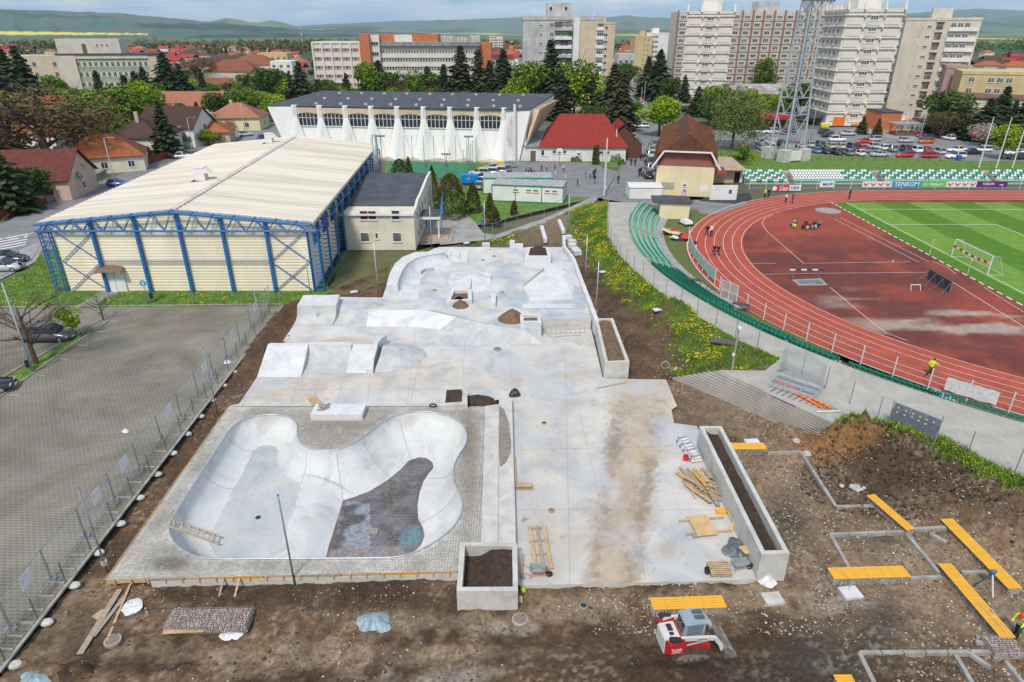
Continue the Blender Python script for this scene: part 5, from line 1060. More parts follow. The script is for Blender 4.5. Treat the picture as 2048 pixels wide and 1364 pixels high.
def pool_hall():
 A=Ve((-50.6,160.0,0));B=Ve((-1.9,153.6,0));u=(B-A).normalized();n=Ve((-u.y,u.x,0));L_=(B-A).length;rz=ma.atan2(u.y,u.x);W=mat('white_wash',(.84,.84,.82),(.80,.80,.78),.6,.85,detail=8)
 SOF=walls_mat('sand_fascia',(.62,.50,.34));t=th('swimming_hall','white modernist swimming hall with folded buttresses and dark flat roof','swimming hall',A,rz)
 nb=8;bw=L_/nb;H=11.0
 MB().b2(-1.5,L_+5,1.0,26,-.3,10.4).bd('wall',W,t)
 for i in range(nb):
  x=i*bw;mb=MB();mb.poly([(x,.75,-.3),(x+bw,.75,-.3),(x+bw,.75,6.9),(x,.75,6.9)]);mb.bd('wall_panel',W,t)
  mb=MB();c=[(x+.5,.35,11.0),(x+bw-.5,.35,11.0),(x+bw-.5,.4,9.45),(x+bw*.75,.4,9.75),(x+bw*.5,.4,9.95),(x+bw*.25,.4,9.75),(x+.5,.4,9.45)];mb.poly(c[::-1]);mb.b2(x+.5,x+bw-.5,.36,.9,10.98,11.0);mb.bd('fascia',SOF,t)
  me=wm_(bw-1.4,2.9,5,t=.12,proud=.08,sash=True,gl=mat('pool_glass',(.045,.055,.07),(.03,.035,.045),.5,.2));pw_(t,me,x+bw/2,.65,6.9)
 BT=mat('buttress_white',(.85,.85,.83),(.60,.60,.59),.55,.85,streak=(1,1,.25),detail=9,lo=.30,hi=.42)
 for i in range(nb+1):
  x=i*bw;mb=MB()
  mb.add([(x-3.0,.7,-.3),(x,-3.4,-.3),(x+3.0,.7,-.3),(x-.55,.3,8.9),(x,-.2,8.9),(x+.55,.3,8.9),(x-.6,.2,11.5),(x-.15,-.35,11.5),(x+.15,-.35,11.5),(x+.6,.2,11.5),(x-.6,1.2,11.5),(x+.6,1.2,11.5)],[(0,1,4,3),(1,2,5,4),(3,4,7,6),(4,5,9,8),(4,8,7),(6,7,8,9,11,10),(3,6,10),(5,11,9)]);mb.bd('buttress',BT,t)
 mb=MB();R=[(-6.6,.4,11.15),(L_+6.0,-.2,11.15),(L_+9.5,26,12.3),(-6.3+2.0,28,12.3)];mb.add([(p[0],p[1],p[2]+.22)for p in R]+R,[(0,1,2,3),(4,5,1,0),(5,6,2,1),(6,7,3,2),(7,4,0,3)]);mb.bd('roof',M_DROOF,t)
 mb=MB();mb.add([(-6.6,.5,11.15),(-.6,.3,11.15),(-.6,.7,-.3),(-2.6,.6,-.3),(-4.3,28,12.2),(-1.5,28,-.3)],[(3,2,1,0),(0,4,5,3)]);mb.bd('end_wall',W,t)
 mb=MB();mb.add([(L_+6.0,-.1,11.15),(L_+.6,.3,11.15),(L_+.6,.7,-.3),(L_+3.4,.4,-.3),(L_+9.5,26,12.2),(L_+4.4,26,-.3)],[(0,1,2,3),(3,5,4,0)]);mb.bd('end_wall',W,t)
 for k in range(7):
  s=k/7;mb=MB();y=1+s*24;mb.add([(L_+5.0,y,3.2),(L_+8.0+s*2.6,y,11.3),(L_+8.4+s*2.6,y+2.2,11.3),(L_+5.3,y+2.2,3.2),(L_+4.6,y+1,3.2),(L_+6.5+s*2.6,y+1,11.3)],[(0,1,2,3),(0,4,5,1),(3,2,5,4)]);mb.bd('fin',SOF,t)
 MB().tb([(L_+2.6,-.6,0),(L_+2.6,-.6,12.4)],.32,8).bd('flue',M_FR,t)
 mb=MB();mb.ba((L_+1.3,-.4,3),(L_+1.3,-.4,10.5),.06);mb.ba((L_+1.9,-.4,3),(L_+1.9,-.4,10.5),.06)
 for k in range(14):mb.ba((L_+1.3,-.4,3.3+k*.5),(L_+1.9,-.4,3.3+k*.5),.05)
 mb.bd('ladder',MP_,t)
 MB().b2(-3,L_+3,-3.2,.7,-.2,.35).bd('plinth',walls_mat('stained_plinth',(.55,.50,.40),(.30,.27,.22)),t)
 me=MB().b2(-.35,.35,-.35,.35,0,.45).mesh('roof_stub',M_GREY)
 for i in range(9):
  for j in(3,12,22):link('roof_stub',me,t,(i*6+1.5*(j%5),j,11.35+j*.04))
pool_hall()
def roof_hip(mb,w,d,z,h,ov=.5,ridge=None,th=.12):
 x0,x1,y0,y1=-ov,w+ov,-ov,d+ov
 if w>=d:r=ridge if ridge is not None else d/2+ov;a=(x0+r,(y0+y1)/2,z+h);b=(x1-r,(y0+y1)/2,z+h)
 else:r=ridge if ridge is not None else w/2+ov;a=((x0+x1)/2,y0+r,z+h);b=((x0+x1)/2,y1-r,z+h)
 V=[(x0,y0,z),(x1,y0,z),(x1,y1,z),(x0,y1,z),a,b,(x0,y0,z-th),(x1,y0,z-th),(x1,y1,z-th),(x0,y1,z-th)]
 F=[(0,1,5,4),(1,2,5),(2,3,4,5),(3,0,4)]if w>=d else[(0,1,4),(1,2,5,4),(2,3,5),(3,0,4,5)]
 mb.add(V,F+[(6,7,1,0),(7,8,2,1),(8,9,3,2),(9,6,0,3),(9,8,7,6)])
def roof_gable(mb,w,d,z,h,ov=.5,along='x',th=.15):
 if along=='x':P=[(-ov,-ov,z),(w+ov,-ov,z),(w+ov,d/2,z+h),(-ov,d/2,z+h),(w+ov,d+ov,z),(-ov,d+ov,z)];F=[(0,1,2,3),(3,2,4,5)]
 else:P=[(-ov,-ov,z),(-ov,d+ov,z),(w/2,d+ov,z+h),(w/2,-ov,z+h),(w+ov,d+ov,z),(w+ov,-ov,z)];F=[(0,3,2,1),(3,5,4,2)]
 n=len(P);mb.add(P+[(p[0],p[1],p[2]-th)for p in P],F+[tuple(i+n for i in f[::-1])for f in F]+([(0,6,7,1),(1,7,8,2),(2,8,10,4),(4,10,11,5),(5,11,9,3),(3,9,6,0)]))
def ho(label,px,py,w,d,hw,hr,rz,rm,wm,kind='hip',along='x',ridge=None,wins=3,chim=None,floors=1,cat='house',wfr=None,group=None,name='house',xc=None,yc=None):
 p=g(px,py,0)if xc is None else Ve((xc,yc,0));r=ma.radians(rz);t=th(name,label,cat,p,r,group)
 MB().b2(0,w,0,d,-.3,hw).bd('wall',wm,t)
 mb=MB();(roof_hip(mb,w,d,hw+.02,hr,ridge=ridge)if kind=='hip' else roof_gable(mb,w,d,hw+.02,hr,along=along));ro=mb.bd('roof',rm,t)
 if kind!='hip':
  Q=([(0,0,hw-.05),(0,d/2,hw+hr-.25),(0,d,hw-.05)],[(w,0,hw-.05),(w,d,hw-.05),(w,d/2,hw+hr-.25)])if along=='x' else([(0,0,hw-.05),(w,0,hw-.05),(w/2,0,hw+hr-.25)],[(0,d,hw-.05),(w/2,d,hw+hr-.25),(w,d,hw-.05)])
  for q in Q:MB().poly(q).bd('gable',wm,t)
 if chim:mb=MB();cx,cy,ch=chim;mb.b2(cx-.35,cx+.35,cy-.35,cy+.35,hw,ch);mb.bd('chimney',M_TAN,ro)
 for f in range(floors):
  for i in range(wins):
   if wins:pw_(t,wm_(1.3,1.4,2,gl=GLS),w*(i+.5)/wins,-.02,.9+f*2.8)
  for i in range(max(1,wins-1)):pw_(t,wm_(1.3,1.4,2),w+.02,d*(i+.5)/max(1,wins-1),.9+f*2.8,'r')
 return t
M_SALM=walls_mat('salmon_plaster',(.62,.46,.37));M_PEACH=walls_mat('peach_plaster',(.66,.52,.36))
T_=ho('house with dark red gable roof and pink gable wall at the left edge',-15,405,13,11,3.4,4.6,8,R_DR,M_SALM,'gable','x',wins=2)
ho('house with grey brown hipped roof turning orange on one side, cream walls',130,352,15,11,3.2,4.2,24,R_OR,M_CREAM,'hip',wins=3)
ho('house with large dark brown hipped roof and white walls beside a red fence',214,314,13,13,4.2,4.0,4,R_BR,MW,'hip',wins=2,chim=(6.6,5,9.6))
ho('house with dark brown gable roof and white dormers behind the tall spruce',285,292,15,11,4.6,4.8,-8,R_BR,MW,'gable','x',wins=2,floors=2)
ho('bungalow with bright orange hipped roof and peach walls on the street corner',372,291,11,11,3.0,3.0,14,R_OR,M_SALM,'hip',wins=2)
ho('house with pale salmon hipped roof and yellow walls above the street',418,262,15,12,3.6,3.8,6,R_PK,M_YEL2,'hip',wins=2,chim=(6,6,8.2))
ho('long house with broad salmon pink gable roof behind the dark brown ones',310,240,22,12,4.2,4.4,0,R_PK,M_CREAM,'gable','x',wins=4)
ho('large orange roofed house with white dormer behind the bare walnut tree',85,262,24,12,4.0,5.6,2,R_OR,MW,'gable','x',wins=4,floors=1)
ho('lower orange roofed wing in front of the large white dormer house',108,280,16,8,3.0,3.4,2,R_OR,MW,'gable','x',wins=3)
ho('small white house half hidden behind the bare tree at the left edge',-30,305,18,9,4.4,2.6,0,R_OR,MW,'gable','x',wins=2)
ho('little orange roofed outbuilding beside the dark brown hipped roof',165,290,9,6,3.0,1.8,0,R_OR,M_CREAM,'gable','x',wins=0)
ho('red brown roofed villa with wooden gable beyond the spruces',415,168,28,16,6.5,6,0,R_RB,M_TAN,'hip',wins=4)
ho('second red brown roofed villa with wooden gable, farther right',470,150,26,15,6.5,6,-4,R_RB,M_TAN,'hip',wins=4)
ho('old red brown roof between conifers in front of the villas',380,192,22,12,3.5,4.0,-6,R_RB,M_CREAM,'hip',wins=2)
ho('white flat topped garage hut with pale shallow roof among the villas',420,170,10,8,3.2,1.6,0,R_GR,MW,'hip',wins=0)
ho('long low white building with grey sheet roof behind the round green tree',470,160,24,12,4.5,1.4,0,R_GR,MW,'gable','x',wins=5)
ho('grey white workshop with shallow roof beside the tall spruce on the left',222,216,14,9,3.2,1.0,-12,R_GR,M_GREY,'gable','x',wins=1)
ho('mansard roofed yellow house with purple brown roof by the grey tower block',1176,176,22,14,7.0,5.0,0,tiles('purple_tiles',(.14,.085,.10),(.10,.06,.07)),M_YEL2,'hip',wins=4,floors=2)
ho('white plastered low building at far left behind conifers with red roof',8,240,18,10,3.6,3.6,0,R_RED,MW,'gable','x',wins=2)
T_=ho('white walled building with wide bright red hipped roof beside the schoolyard',1080,322,19.5,14,3.2,6.4,-2,R_RED,MW,'hip',ridge=5.2,wins=0)
for k,(x,w,z)in enumerate(((3.2,.9,1.7),(4.4,.9,1.7),(5.6,.9,1.7),(12.5,1.1,1.6),(13.9,1.1,1.6),(15.3,1.1,1.6))):pw_(T_,wm_(w,.75,1),x,-.02,z)
MB().b2(8.3,9.4,-.06,.0,0,2.1).bd('door',M_FR,T_);pw_(T_,wm_(.8,.6,1),8.85,-.07,1.3)
ho('smaller red gabled wing with brown boarded end beside the street',1205,316,9,10,3.2,4.6,-2,R_RED,mat('brown_boards',(.13,.065,.04),None,3,.8),'gable','y',wins=0)
T_=th('low_connector','grey sheet roofed white connecting building between the swimming hall and the red roof','annex',g(1052,322,0),0);MB().b2(0,6.5,0,10,0,3.3).bd('wall',MW,T_);mb=MB();mb.add([(-.4,-.5,3.3),(7.0,-.5,3.3),(7.0,10,5.4),(-.4,10,5.4)],[(0,1,2,3)]);mb.bd('roof',R_GR,T_);MB().b2(1.0,2.2,-.05,.0,0,2.3).bd('door',M_FRD,T_);pw_(T_,wm_(1.6,1.3,1),4.2,-.02,1.2)
T_=th('red_lean_to','small red lean to roof at the corner buttress of the swimming hall','shed',g(1040,322,0),0);mb=MB();mb.add([(0,0,3.6),(3.4,0,2.6),(3.4,4,2.6),(0,4,3.6)],[(0,1,2,3)]);mb.bd('roof',R_RED,T_);MB().b2(.2,3.2,.2,3.8,0,2.6).bd('wall',MW,T_)
def stadium_house():
 p=g(1309,389,0);w=10.0;y0=p.y;zw=5.3;d=30.0;t=th('stadium_house','cream stadium house with steep tiled gable roof and rows of side dormers','house',p,ma.radians(-13));MB().b2(0,w,0,d,0,zw).bd('wall',M_YEL2,t)
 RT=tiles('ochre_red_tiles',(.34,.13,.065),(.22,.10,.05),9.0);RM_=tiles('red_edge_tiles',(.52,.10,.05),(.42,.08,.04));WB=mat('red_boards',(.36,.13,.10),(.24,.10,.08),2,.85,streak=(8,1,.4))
 H=5.7;cx=w/2;ap=zw+H
 for s,nm in((-1,'roof_slope'),(1,'roof_slope')):
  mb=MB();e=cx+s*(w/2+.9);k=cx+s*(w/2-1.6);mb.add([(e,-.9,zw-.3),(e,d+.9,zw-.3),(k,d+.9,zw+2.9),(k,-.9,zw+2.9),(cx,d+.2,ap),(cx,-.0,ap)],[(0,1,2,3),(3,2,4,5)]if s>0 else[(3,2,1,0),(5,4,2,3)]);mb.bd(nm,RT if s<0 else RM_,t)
  for i in range(5):
   y=2.6+i*5.4;mb=MB();xo=cx+s*(w/2+.3);xi=cx+s*1.4;zb=zw+1.7;zt=zw+4.3
   mb.add([(xo,y-2.0,zb),(xo,y+1.9,zb),(xo-s*.4,y,zt-.6),(xi,y-1.4,zt),(xi,y+1.4,zt),(xi,y,zt+.5),(xo,y-2.0,zb-1.2),(xo,y+1.9,zb-1.2)],[(0,2,5,3),(2,1,4,5),(0,1,2),(6,7,1,0),(6,0,3),(1,7,4)]);mb.bd('dormer',RT,t)
 mb=MB();mb.poly([(.0,-.06,zw),(w,-.06,zw),(w-1.6,-.06,zw+2.9),(1.6,-.06,zw+2.9)]);mb.bd('gable_boards',WB,t)
 mb=MB();mb.poly([(.8,-.95,zw+2.6),(w-.8,-.95,zw+2.6),(cx,-.15,ap-.05)]);mb.bd('gable_tiles',RT,t)
 mb=MB();mb.ba((.9,-1.0,zw+2.6),(w-.9,-1.0,zw+2.6),.25,.25);mb.ba((-.9,-1.0,zw-.3),(1.0,-1.0,zw+2.6),.14,.3);mb.ba((w+.9,-1.0,zw-.3),(w-1.0,-1.0,zw+2.6),.14,.3);mb.bd('barge_board',MW,t)
 MB().b2(4.6,5.7,-.07,.0,.1,2.5).bd('door',M_FR,t);pw_(t,wm_(.7,.5,1),5.15,-.075,1.7);pw_(t,wm_(.7,.4,1),5.15,-.075,.9)
 MB().b2(1.0,3.3,-.1,.0,1.2,2.3).bd('notice_board',mat('board_green_grey',(.42,.42,.36),None,3,.6),t);pw_(t,wm_(.5,.8,1),.45,-.03,1.6)
 MB().b2(7.8,9.2,-.04,.0,.9,2.0).bd('notice_sheet',PW,t)
 q=g(1404,372,0);s=th('shed_row','row of low sheds with rusty sheet roofs beside the stadium house','shed',(q.x,q.y,0));RU=mat('rusty_sheet',(.42,.24,.12),(.38,.36,.32),.9,.8,streak=(.6,2,1));RD=mat('dull_red_sheet',(.22,.055,.045),None,2,.7)
 MB().b2(0,8.5,3,9,0,2.7).bd('wall',M_PEACH,s);mb=MB();mb.add([(-.3,1.6,2.7),(8.8,1.2,2.7),(8.0,9.5,3.9),(-.3,9.5,3.9)],[(0,1,2,3)]);mb.bd('roof',RU,s)
 mb=MB();mb.add([(.1,-.4,2.2),(4.4,-.4,2.2),(4.4,2.3,3.2),(.1,2.3,3.2)],[(0,1,2,3)]);mb.bd('front_roof',RD,s)
 MB().b2(7.0,8.0,2.93,3.02,0,2.1).bd('doorway',mat('dark_opening',(.03,.025,.025),None,2,.9),s);MB().b2(8.0,8.5,2.6,3.0,.1,2.0).bd('door',M_FR,s)
 mb=MB();x=g(1419,400,0);mb.b2(x.x-q.x,x.x-q.x+4.7,x.y-q.y,x.y-q.y+.12,0,2.6);mb.bd('white_screen_wall',MW,s)
 mb=MB();mb.b2(x.x-q.x+3.2,x.x-q.x+3.75,x.y-q.y-.02,x.y-q.y,1.1,1.8);mb.bd('blue_sign',PDB,s)
stadium_house()
x0,x1,y0,y1,zt=bp_(1260,1325,398,375,360,0);t=th('white_container','plain white metal container with pitched lid in front of the stadium house','container',(x0,y0,0));
MB().b2(0,x1-x0,0,4.6,.05,zt).bd('body',MW,t);mb=MB();roof_gable(mb,x1-x0,4.6,zt+.01,.35,ov=.12,th=.06);mb.bd('lid',M_FR,t)
p=g(1318,437,0);q=g(1340,437,0);t=th('kiosk_building','flat roofed cream kiosk with red door at the top of the curved stand','kiosk',(p.x,q.y,0),-.12);w=4.6;MB().b2(0,w,0,4.2,0,2.5).bd('wall',M_YEL2,t);mb=MB();mb.b2(-1.2,w+.25,-.3,4.4,2.5,2.7);mb.bd('roof',M_DROOF,t);MB().b2(w,w+.05,.8,1.9,0,2.1).bd('door',PR,t)
mb=MB();mb.ba((3.4,.6,2.7),(3.4,.6,4.3),.07);mb.ba((4.0,1.8,2.7),(4.0,1.8,4.3),.07);mb.ba((3.4,.6,4.2),(4.0,1.8,4.2),.07);mb.ba((3.4,.6,3.6),(1.2,2.2,2.75),.07);mb.bd('red_frame',PR,t)
def cabin(label,a,b,depth,h,nw):
 p,q=g(*a,0),g(*b,0);w=(q-p).length;r=ma.atan2(q.y-p.y,q.x-p.x);t=th('portable_cabin',label,'portable cabin',p,r);GR=pt_('cabin_green',(.015,.27,.16),.5);MB().b2(0,w,0,depth,.12,h).bd('wall',MW,t)
 mb=MB();mb.b2(-.05,w+.05,-.06,.02,0,.18);mb.b2(-.05,w+.05,-.06,.02,h-.2,h+.02);mb.b2(-.06,.10,-.07,.06,.19,h-.21);mb.b2(w-.10,w+.06,-.07,.06,.19,h-.21);mb.b2(w/3-.07,w/3+.07,-.05,.02,.19,h-.21);mb.b2(w*.70-.07,w*.70+.07,-.05,.02,.19,h-.21);mb.b2(w-.02,w+.06,.08,depth,h-.2,h+.02);mb.b2(w-.02,w+.06,depth-.15,depth,0,h-.2);mb.b2(w-.02,w+.05,.08,depth-.16,0,.15);mb.bd('frame',GR,t)
 mb=MB();mb.b2(-.02,w+.02,.03,depth,h+.005,h+.12);mb.bd('roof',mat('cabin_roof',(.40,.44,.48),(.30,.28,.26),1.2,.6),t)
 for x in nw:pw_(t,wm_(.95,.5,1,gl=mat('amber_glass',(.35,.22,.12),(.12,.08,.05),3,.4)),w*x,-.05,h-1.05)
cabin('front green trimmed white site cabin on the lawn with small high windows',(984,402),(1126,408),4.8,2.9,(.34,.52,.62,.78,.88))
cabin('rear green trimmed site cabin standing close behind the front one',(966,388),(1104,388),4.8,2.9,(.3,))
def grid_windows(t,w,h0,fl,nf,xs,me,y=-.03,face='f',xoff=0,skip=None,name='window'):
 for f in range(nf):
  for k,x in enumerate(xs):
   if skip and skip(f,k):continue
   if face=='f':pw_(t,me,x,y,h0+f*fl,'f',name)
   elif face=='r':pw_(t,me,w-y*0+.03,x,h0+f*fl,'r',name)
   else:pw_(t,me,-.03,x,h0+f*fl,'l',name)
def at_top(px_l,px_r,Y,z):return xat(px_l,Y,z),xat(px_r,Y,z)
def beige_tower(label,Y,pxl,pxr,ytop,side,depth,floors,fl,rz,podium=4.2):
 z=zat(Y,ytop);x0,x1=at_top(pxl,pxr,Y,z);w=x1-x0;t=th('tower_block',label,'tower block',(x0,Y,0),rz);MB().b2(0,w,0,depth,0,z).bd('wall',M_TOW,t)
 base=z-floors*fl-.6;wf=wm_(2.3,1.35,3,gl=GLB,proud=.3);
 lg=MB();lg.b2(-.35,w+.35,-.45,.05,0,.28);lg=lg.mesh('ledge',M_TOW2);lr=MB().b2(-.05,.45,-.45,depth,0,.28).mesh('ledge',M_TOW2)
 pan=MB().b2(-w*.135,w*.135,-.22,.01,0,fl*.55).mesh('facade_panel',M_TOW2);bay=MB().b2(-w*.115,w*.115,-.42,.01,0,fl*.5).mesh('bay_panel',M_TOW);brk=MB().b2(-.22,.22,-.7,.01,0,.65).mesh('bracket',M_TOW2)
 sp=MB().b2(-.02,.35,-w*.12,w*.12,0,fl*.55).mesh('facade_panel',M_TOW2)
 for f in range(floors):
  zf=base+f*fl;link('ledge',lg,t,(0,0,zf+fl-.3))
  for x in(.17,.83):link('facade_panel',pan,t,(w*x,0,zf+.35))
  link('bay_panel',bay,t,(w*.5,0,zf+.1));pw_(t,wf,w*.5,-.18,zf+fl*.45)
  for x in(.33,.67):link('bracket',brk,t,(w*x,0,zf+fl-.7))
  if side:
   X=0 if side=='l' else w
   link('ledge',lr if side=='r' else MB().b2(-.45,.05,-.45,depth,0,.28).mesh('ledge',M_TOW2),t,(X,0,zf+fl-.3))
   for y in(.22,.42,.62,.82):pw_(t,wm_(1.3,1.3,2),X,depth*y,zf+.9,side)
   for y in(.32,.72):link('ac_box',MB().b2(-.5,.0,-.4,.4,0,.7).mesh('ac_box',M_GREY)if side=='l' else MB().b2(0,.5,-.4,.4,0,.7).mesh('ac_box',M_GREY),t,(X,depth*y,zf+.7))
 MB().b2(-.3,w+.3,-.3,depth+.2,z+.001,z+.9).bd('parapet',M_TOW2,t)
 for x in(0,.3,.66,1):mb=MB();mb.add([(w*x-.3,-.9,z+.6),(w*x+.3,-.9,z+.6),(w*x+.3,-.5,z+2.9),(w*x-.3,-.5,z+2.9),(w*x-.3,.4,z+.6),(w*x+.3,.4,z+.6)],[(0,1,2,3),(0,3,4),(1,5,2),(3,2,5,4)]);mb.bd('parapet_fin',M_TOW2,t)
 if side=='l':
  for k in range(6):mb=MB();y=depth*(k+.3)/6;mb.add([(-.9,y-.3,z+.6),(-.9,y+.3,z+.6),(-.6,y+.3,z+2.6),(-.6,y-.3,z+2.6),(.3,y,z+.6)],[(3,2,1,0),(0,4,3),(1,2,4),(2,3,4)]);mb.bd('parapet_fin',M_TOW2,t)
 MB().b2(w*.3,w*.72,depth*.3,depth*.7,z+.9,z+4.4).bd('roof_house',M_TOW2,t)
 return t,w,z,base
M_TOW=walls_mat('tower_cream',(.68,.64,.55),(.58,.54,.46));M_TOW2=walls_mat('tower_trim',(.72,.69,.61),(.60,.57,.49))
T1,w1,z1,b1=beige_tower('nearest cream tower block with shop on the ground floor behind the floodlight mast',214,1694,1805,24,'l',17,10,3.02,ma.radians(-3))
MB().b2(-1.5,w1+1.5,-1.5,0,b1-.8,b1-.1).bd('canopy',MW,T1);MB().b2(-.1,w1+.1,-.25,.05,0,b1-.8).bd('shopfront',MW,T1)
for x0,x1,z0,z1_,mm in((w1*.10,w1*.32,.4,3.0,pt_('orange_sign',(.75,.20,.03),.5)),(w1*.48,w1*.60,.1,2.9,GLS),(w1*.45,w1*.68,b1-.78,b1-.12,pt_('orange_sign',(.75,.20,.03),.5))):
 fy=-.32 if z0<b1-1 else-1.56;MB().b2(x0,x1,fy-.04,fy,z0,z1_).bd('sign_panel',mm,T1)
for k in range(3):MB().b2(w1*(.13+k*.06),w1*(.16+k*.06),-.40,-.365,1.0,2.6).bd('sign_figure',PW,T1)
MB().b2(-1.6,.8,-1.7,-1.58,b1-1.6,b1-.2).bd('yellow_sign',pt_('sign_yellow',(.80,.62,.05),.5),T1)
T2,w2,z2,b2=beige_tower('second cream tower block standing left of the floodlight mast',258,1376,1465,28,None,16,10,2.95,ma.radians(-15))
MB().b2(-2,w2+3,-2.5,0,0,b2-.2).bd('podium',mat('podium_glass',(.10,.10,.11),(.05,.05,.06),.8,.5),T2);MB().b2(-2.2,w2+3.2,-2.7,0,b2-.2,b2+.5).bd('podium_roof',M_GREY,T2)
mb=MB();mb.b2(-4.5,0,2,14,b2-.1,b2+.6);mb.bd('awning',M_DROOF,T1)
def slab():
 Y=304;z=34.2;x0,x1=xat(1357,Y,z),xat(1808,Y,z);w=x1-x0;t=th('apartment_slab','very long eleven storey apartment slab with red brown fins behind the cream towers','apartment block',(x0,Y,0),0);MB().b2(0,w,0,14,0,z).bd('wall',M_BEIGE,t)
 nb=21;fl=2.95;nf=11;bw=w/nb;fin=MB().b2(-.28,.28,-.9,0,0,z+.6).mesh('fin',mat('red_brown_fin',(.36,.20,.15),(.27,.16,.13),1,.8));wm=[wm_(2.4,1.45,3,gl=GLB,proud=.06),wm_(2.2,1.3,3,gl=GLS,proud=.06),wm_(2.2,1.3,3,gl=GLB,proud=.06)];band=MB().b2(0,w,-.25,0,0,.35).mesh('floor_band',M_GREY)
 for i in range(nb+1):link('fin',fin,t,(i*bw,0,0))
 for f in range(nf):
  link('floor_band',band,t,(0,0,1.9+f*fl-.6))
  for i in range(nb):pw_(t,wm[(i*7+f*5+(i*f)%3)%3],(i+.5)*bw,-.03,2.1+f*fl)
 for x in(.36,.60):MB().b2(w*x,w*x+9,3,11,z,z+4).bd('roof_house',M_GREY,t);mb=MB();[mb.ba((w*x+2+k*1.6,5,z+4),(w*x+2.3+k*1.6,5,z+8.5),.18)for k in range(3)];mb.bd('antenna',MP_,t)
slab()
def grey_block():
 Y=256;z=zat(Y,40);x0,x1=xat(1046,Y,z),xat(1156,Y,z);w=x1-x0;t=th('tower_block','weathered grey tower block with stacked balconies and one green painted flat','tower block',(x0,Y,0),0);MB().b2(0,w+9,0,20,0,z).bd('wall',M_GREY,t)
 fl=2.92;nf=10;bx=w*.62;bw=w*.40;wm=wm_(1.5,1.4,2,gl=GLB);sm_=wm_(1.3,.75,2);tn=wm_(.5,.6,1)
 MB().b2(w+.6,w+9.1,-.6,0,0,z-.4).bd('side_panel',M_TAN,t);MB().b2(w-1.5,w+.6,-1.2,0,0,z+.3).bd('pier',MW,t)
 for f in range(nf):
  zf=z-3.1-f*fl
  pw_(t,tn,w*.22,-.03,zf+1.2);pw_(t,sm_,w*.33,-.03,zf+1.0);pw_(t,wm,w*.53,-.03,zf+.8)
  MB().b2(bx-.8,bx+bw-2.4,-1.5,-.02,zf-.25,zf+.75).bd('balcony',MW if f%3 else M_GREY,t)
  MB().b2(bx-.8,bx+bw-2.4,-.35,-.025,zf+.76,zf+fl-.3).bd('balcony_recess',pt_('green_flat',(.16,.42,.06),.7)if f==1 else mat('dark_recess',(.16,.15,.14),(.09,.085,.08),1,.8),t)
  for k in range(3):pw_(t,wm_(1.5,1.3,2,gl=GLB,fr=M_FR if(f+k)%3 else M_FRD),bx+.5+k*2.2,-.4,zf+.8)
  pw_(t,wm_(2.0,1.5,3,gl=GLB),w+9.05,3.0,zf+.7,'r');MB().b2(w+6.6,w+9.4,-1.1,-.62,zf-.2,zf+.8).bd('balcony',MW,t);pw_(t,wm_(2.2,1.3,3),w+8.0,-.8,zf+.85)
 MB().b2(-.2,w+9.2,-.2,20.2,z,z+1.2).bd('parapet',M_GREY,t);MB().b2(w*.45,w*.93,6,14,z+1.2,z+5.6).bd('roof_house',M_GREY,t)
 for x in(.52,.8):pw_(t,wm_(1.2,1.4,1),w*x,5.97,z+3)
 MB().tb([(w+6.5,8,z+1),(w+6.5,8,z+14)],.15,5).bd('antenna',M_FR,t)
grey_block()
def pbk(label,Y,pxl,pxr,ytop,depth,m,cols,nf,fl,wme,side=None,rz=0,balc=None,name='apartment_block',cat='apartment block',roofh=True,flat=1.3):
 z=zat(Y,ytop);x0,x1=xat(pxl,Y,z),xat(pxr,Y,z);w=x1-x0;t=th(name,label,cat,(x0,Y,0),ma.radians(rz));MB().b2(0,w,0,depth,0,z).bd('wall',m,t)
 for f in range(nf):
  zf=z-fl*(f+1)
  if zf<.5:break
  for x in cols:pw_(t,wme,w*x,-.03,zf+.75)
  if balc:
   for(a,b,mm)in balc:MB().b2(w*a,w*b,-.9,-.02,zf-.2,zf+.85).bd('balcony',mm,t);[pw_(t,wm_(1.5,1.35,2,gl=GLB),w*a+1+k*1.9,-.75,zf+.9)for k in range(int((w*(b-a)-.6)/1.9))]
  if side:
   for y in np.arange(2,depth-1,3.2):pw_(t,wme,w if side=='r' else 0,y,zf+.75,side)
 MB().b2(-.15,w+.15,-.15,depth+.15,z,z+.8).bd('parapet',m,t)
 if roofh:MB().b2(w*.35,w*.62,depth*.3,depth*.7,z+.8,z+3.6).bd('roof_house',m,t)
 return t,w,z
t,w,z=pbk('tall beige and white apartment block with dark stairwell column at the right',236,1812,1941,41,16,M_BEIGE,(.34,),9,2.95,wm_(1.3,.8,2),rz=-26,balc=((.60,.98,MW),),name='tower_block',cat='tower block')
for f in range(10):zf=z-2.95*(f+1);MB().b2(w*.43,w*.52,-.12,-.02,zf+.4,zf+2.4).bd('stair_window',GLB,t);MB().b2(w*.42,w*.53,-.5,-.13,zf+2.45,zf+2.85).bd('stair_ledge',M_TAN,t);pw_(t,wm_(.45,.5,1),w*.24,-.03,zf+1.2)
pbk('balcony block seen edge on just left of the beige and white block',262,1790,1812,50,14,MW,(.3,.7),9,2.95,wm_(1.6,1.4,2,gl=GLB),roofh=False,rz=-24)
pbk('tan tower block rising behind the grey weathered one',330,1186,1231,48,16,M_TAN,(.5,.62),11,2.95,wm_(1.2,1.3,1),name='tower_block',cat='tower block')
t,w,z=pbk('ochre yellow block with white balcony strip at the end of the street',470,1271,1306,74,18,M_OCH,(.55,.75),10,3.0,wm_(1.1,1.0,1))
pbk('white block with a green stripe next to the ochre one',474,1294,1338,68,18,MW,(.12,.3,.46),10,3.0,wm_(2.2,1.4,3,gl=GLB));
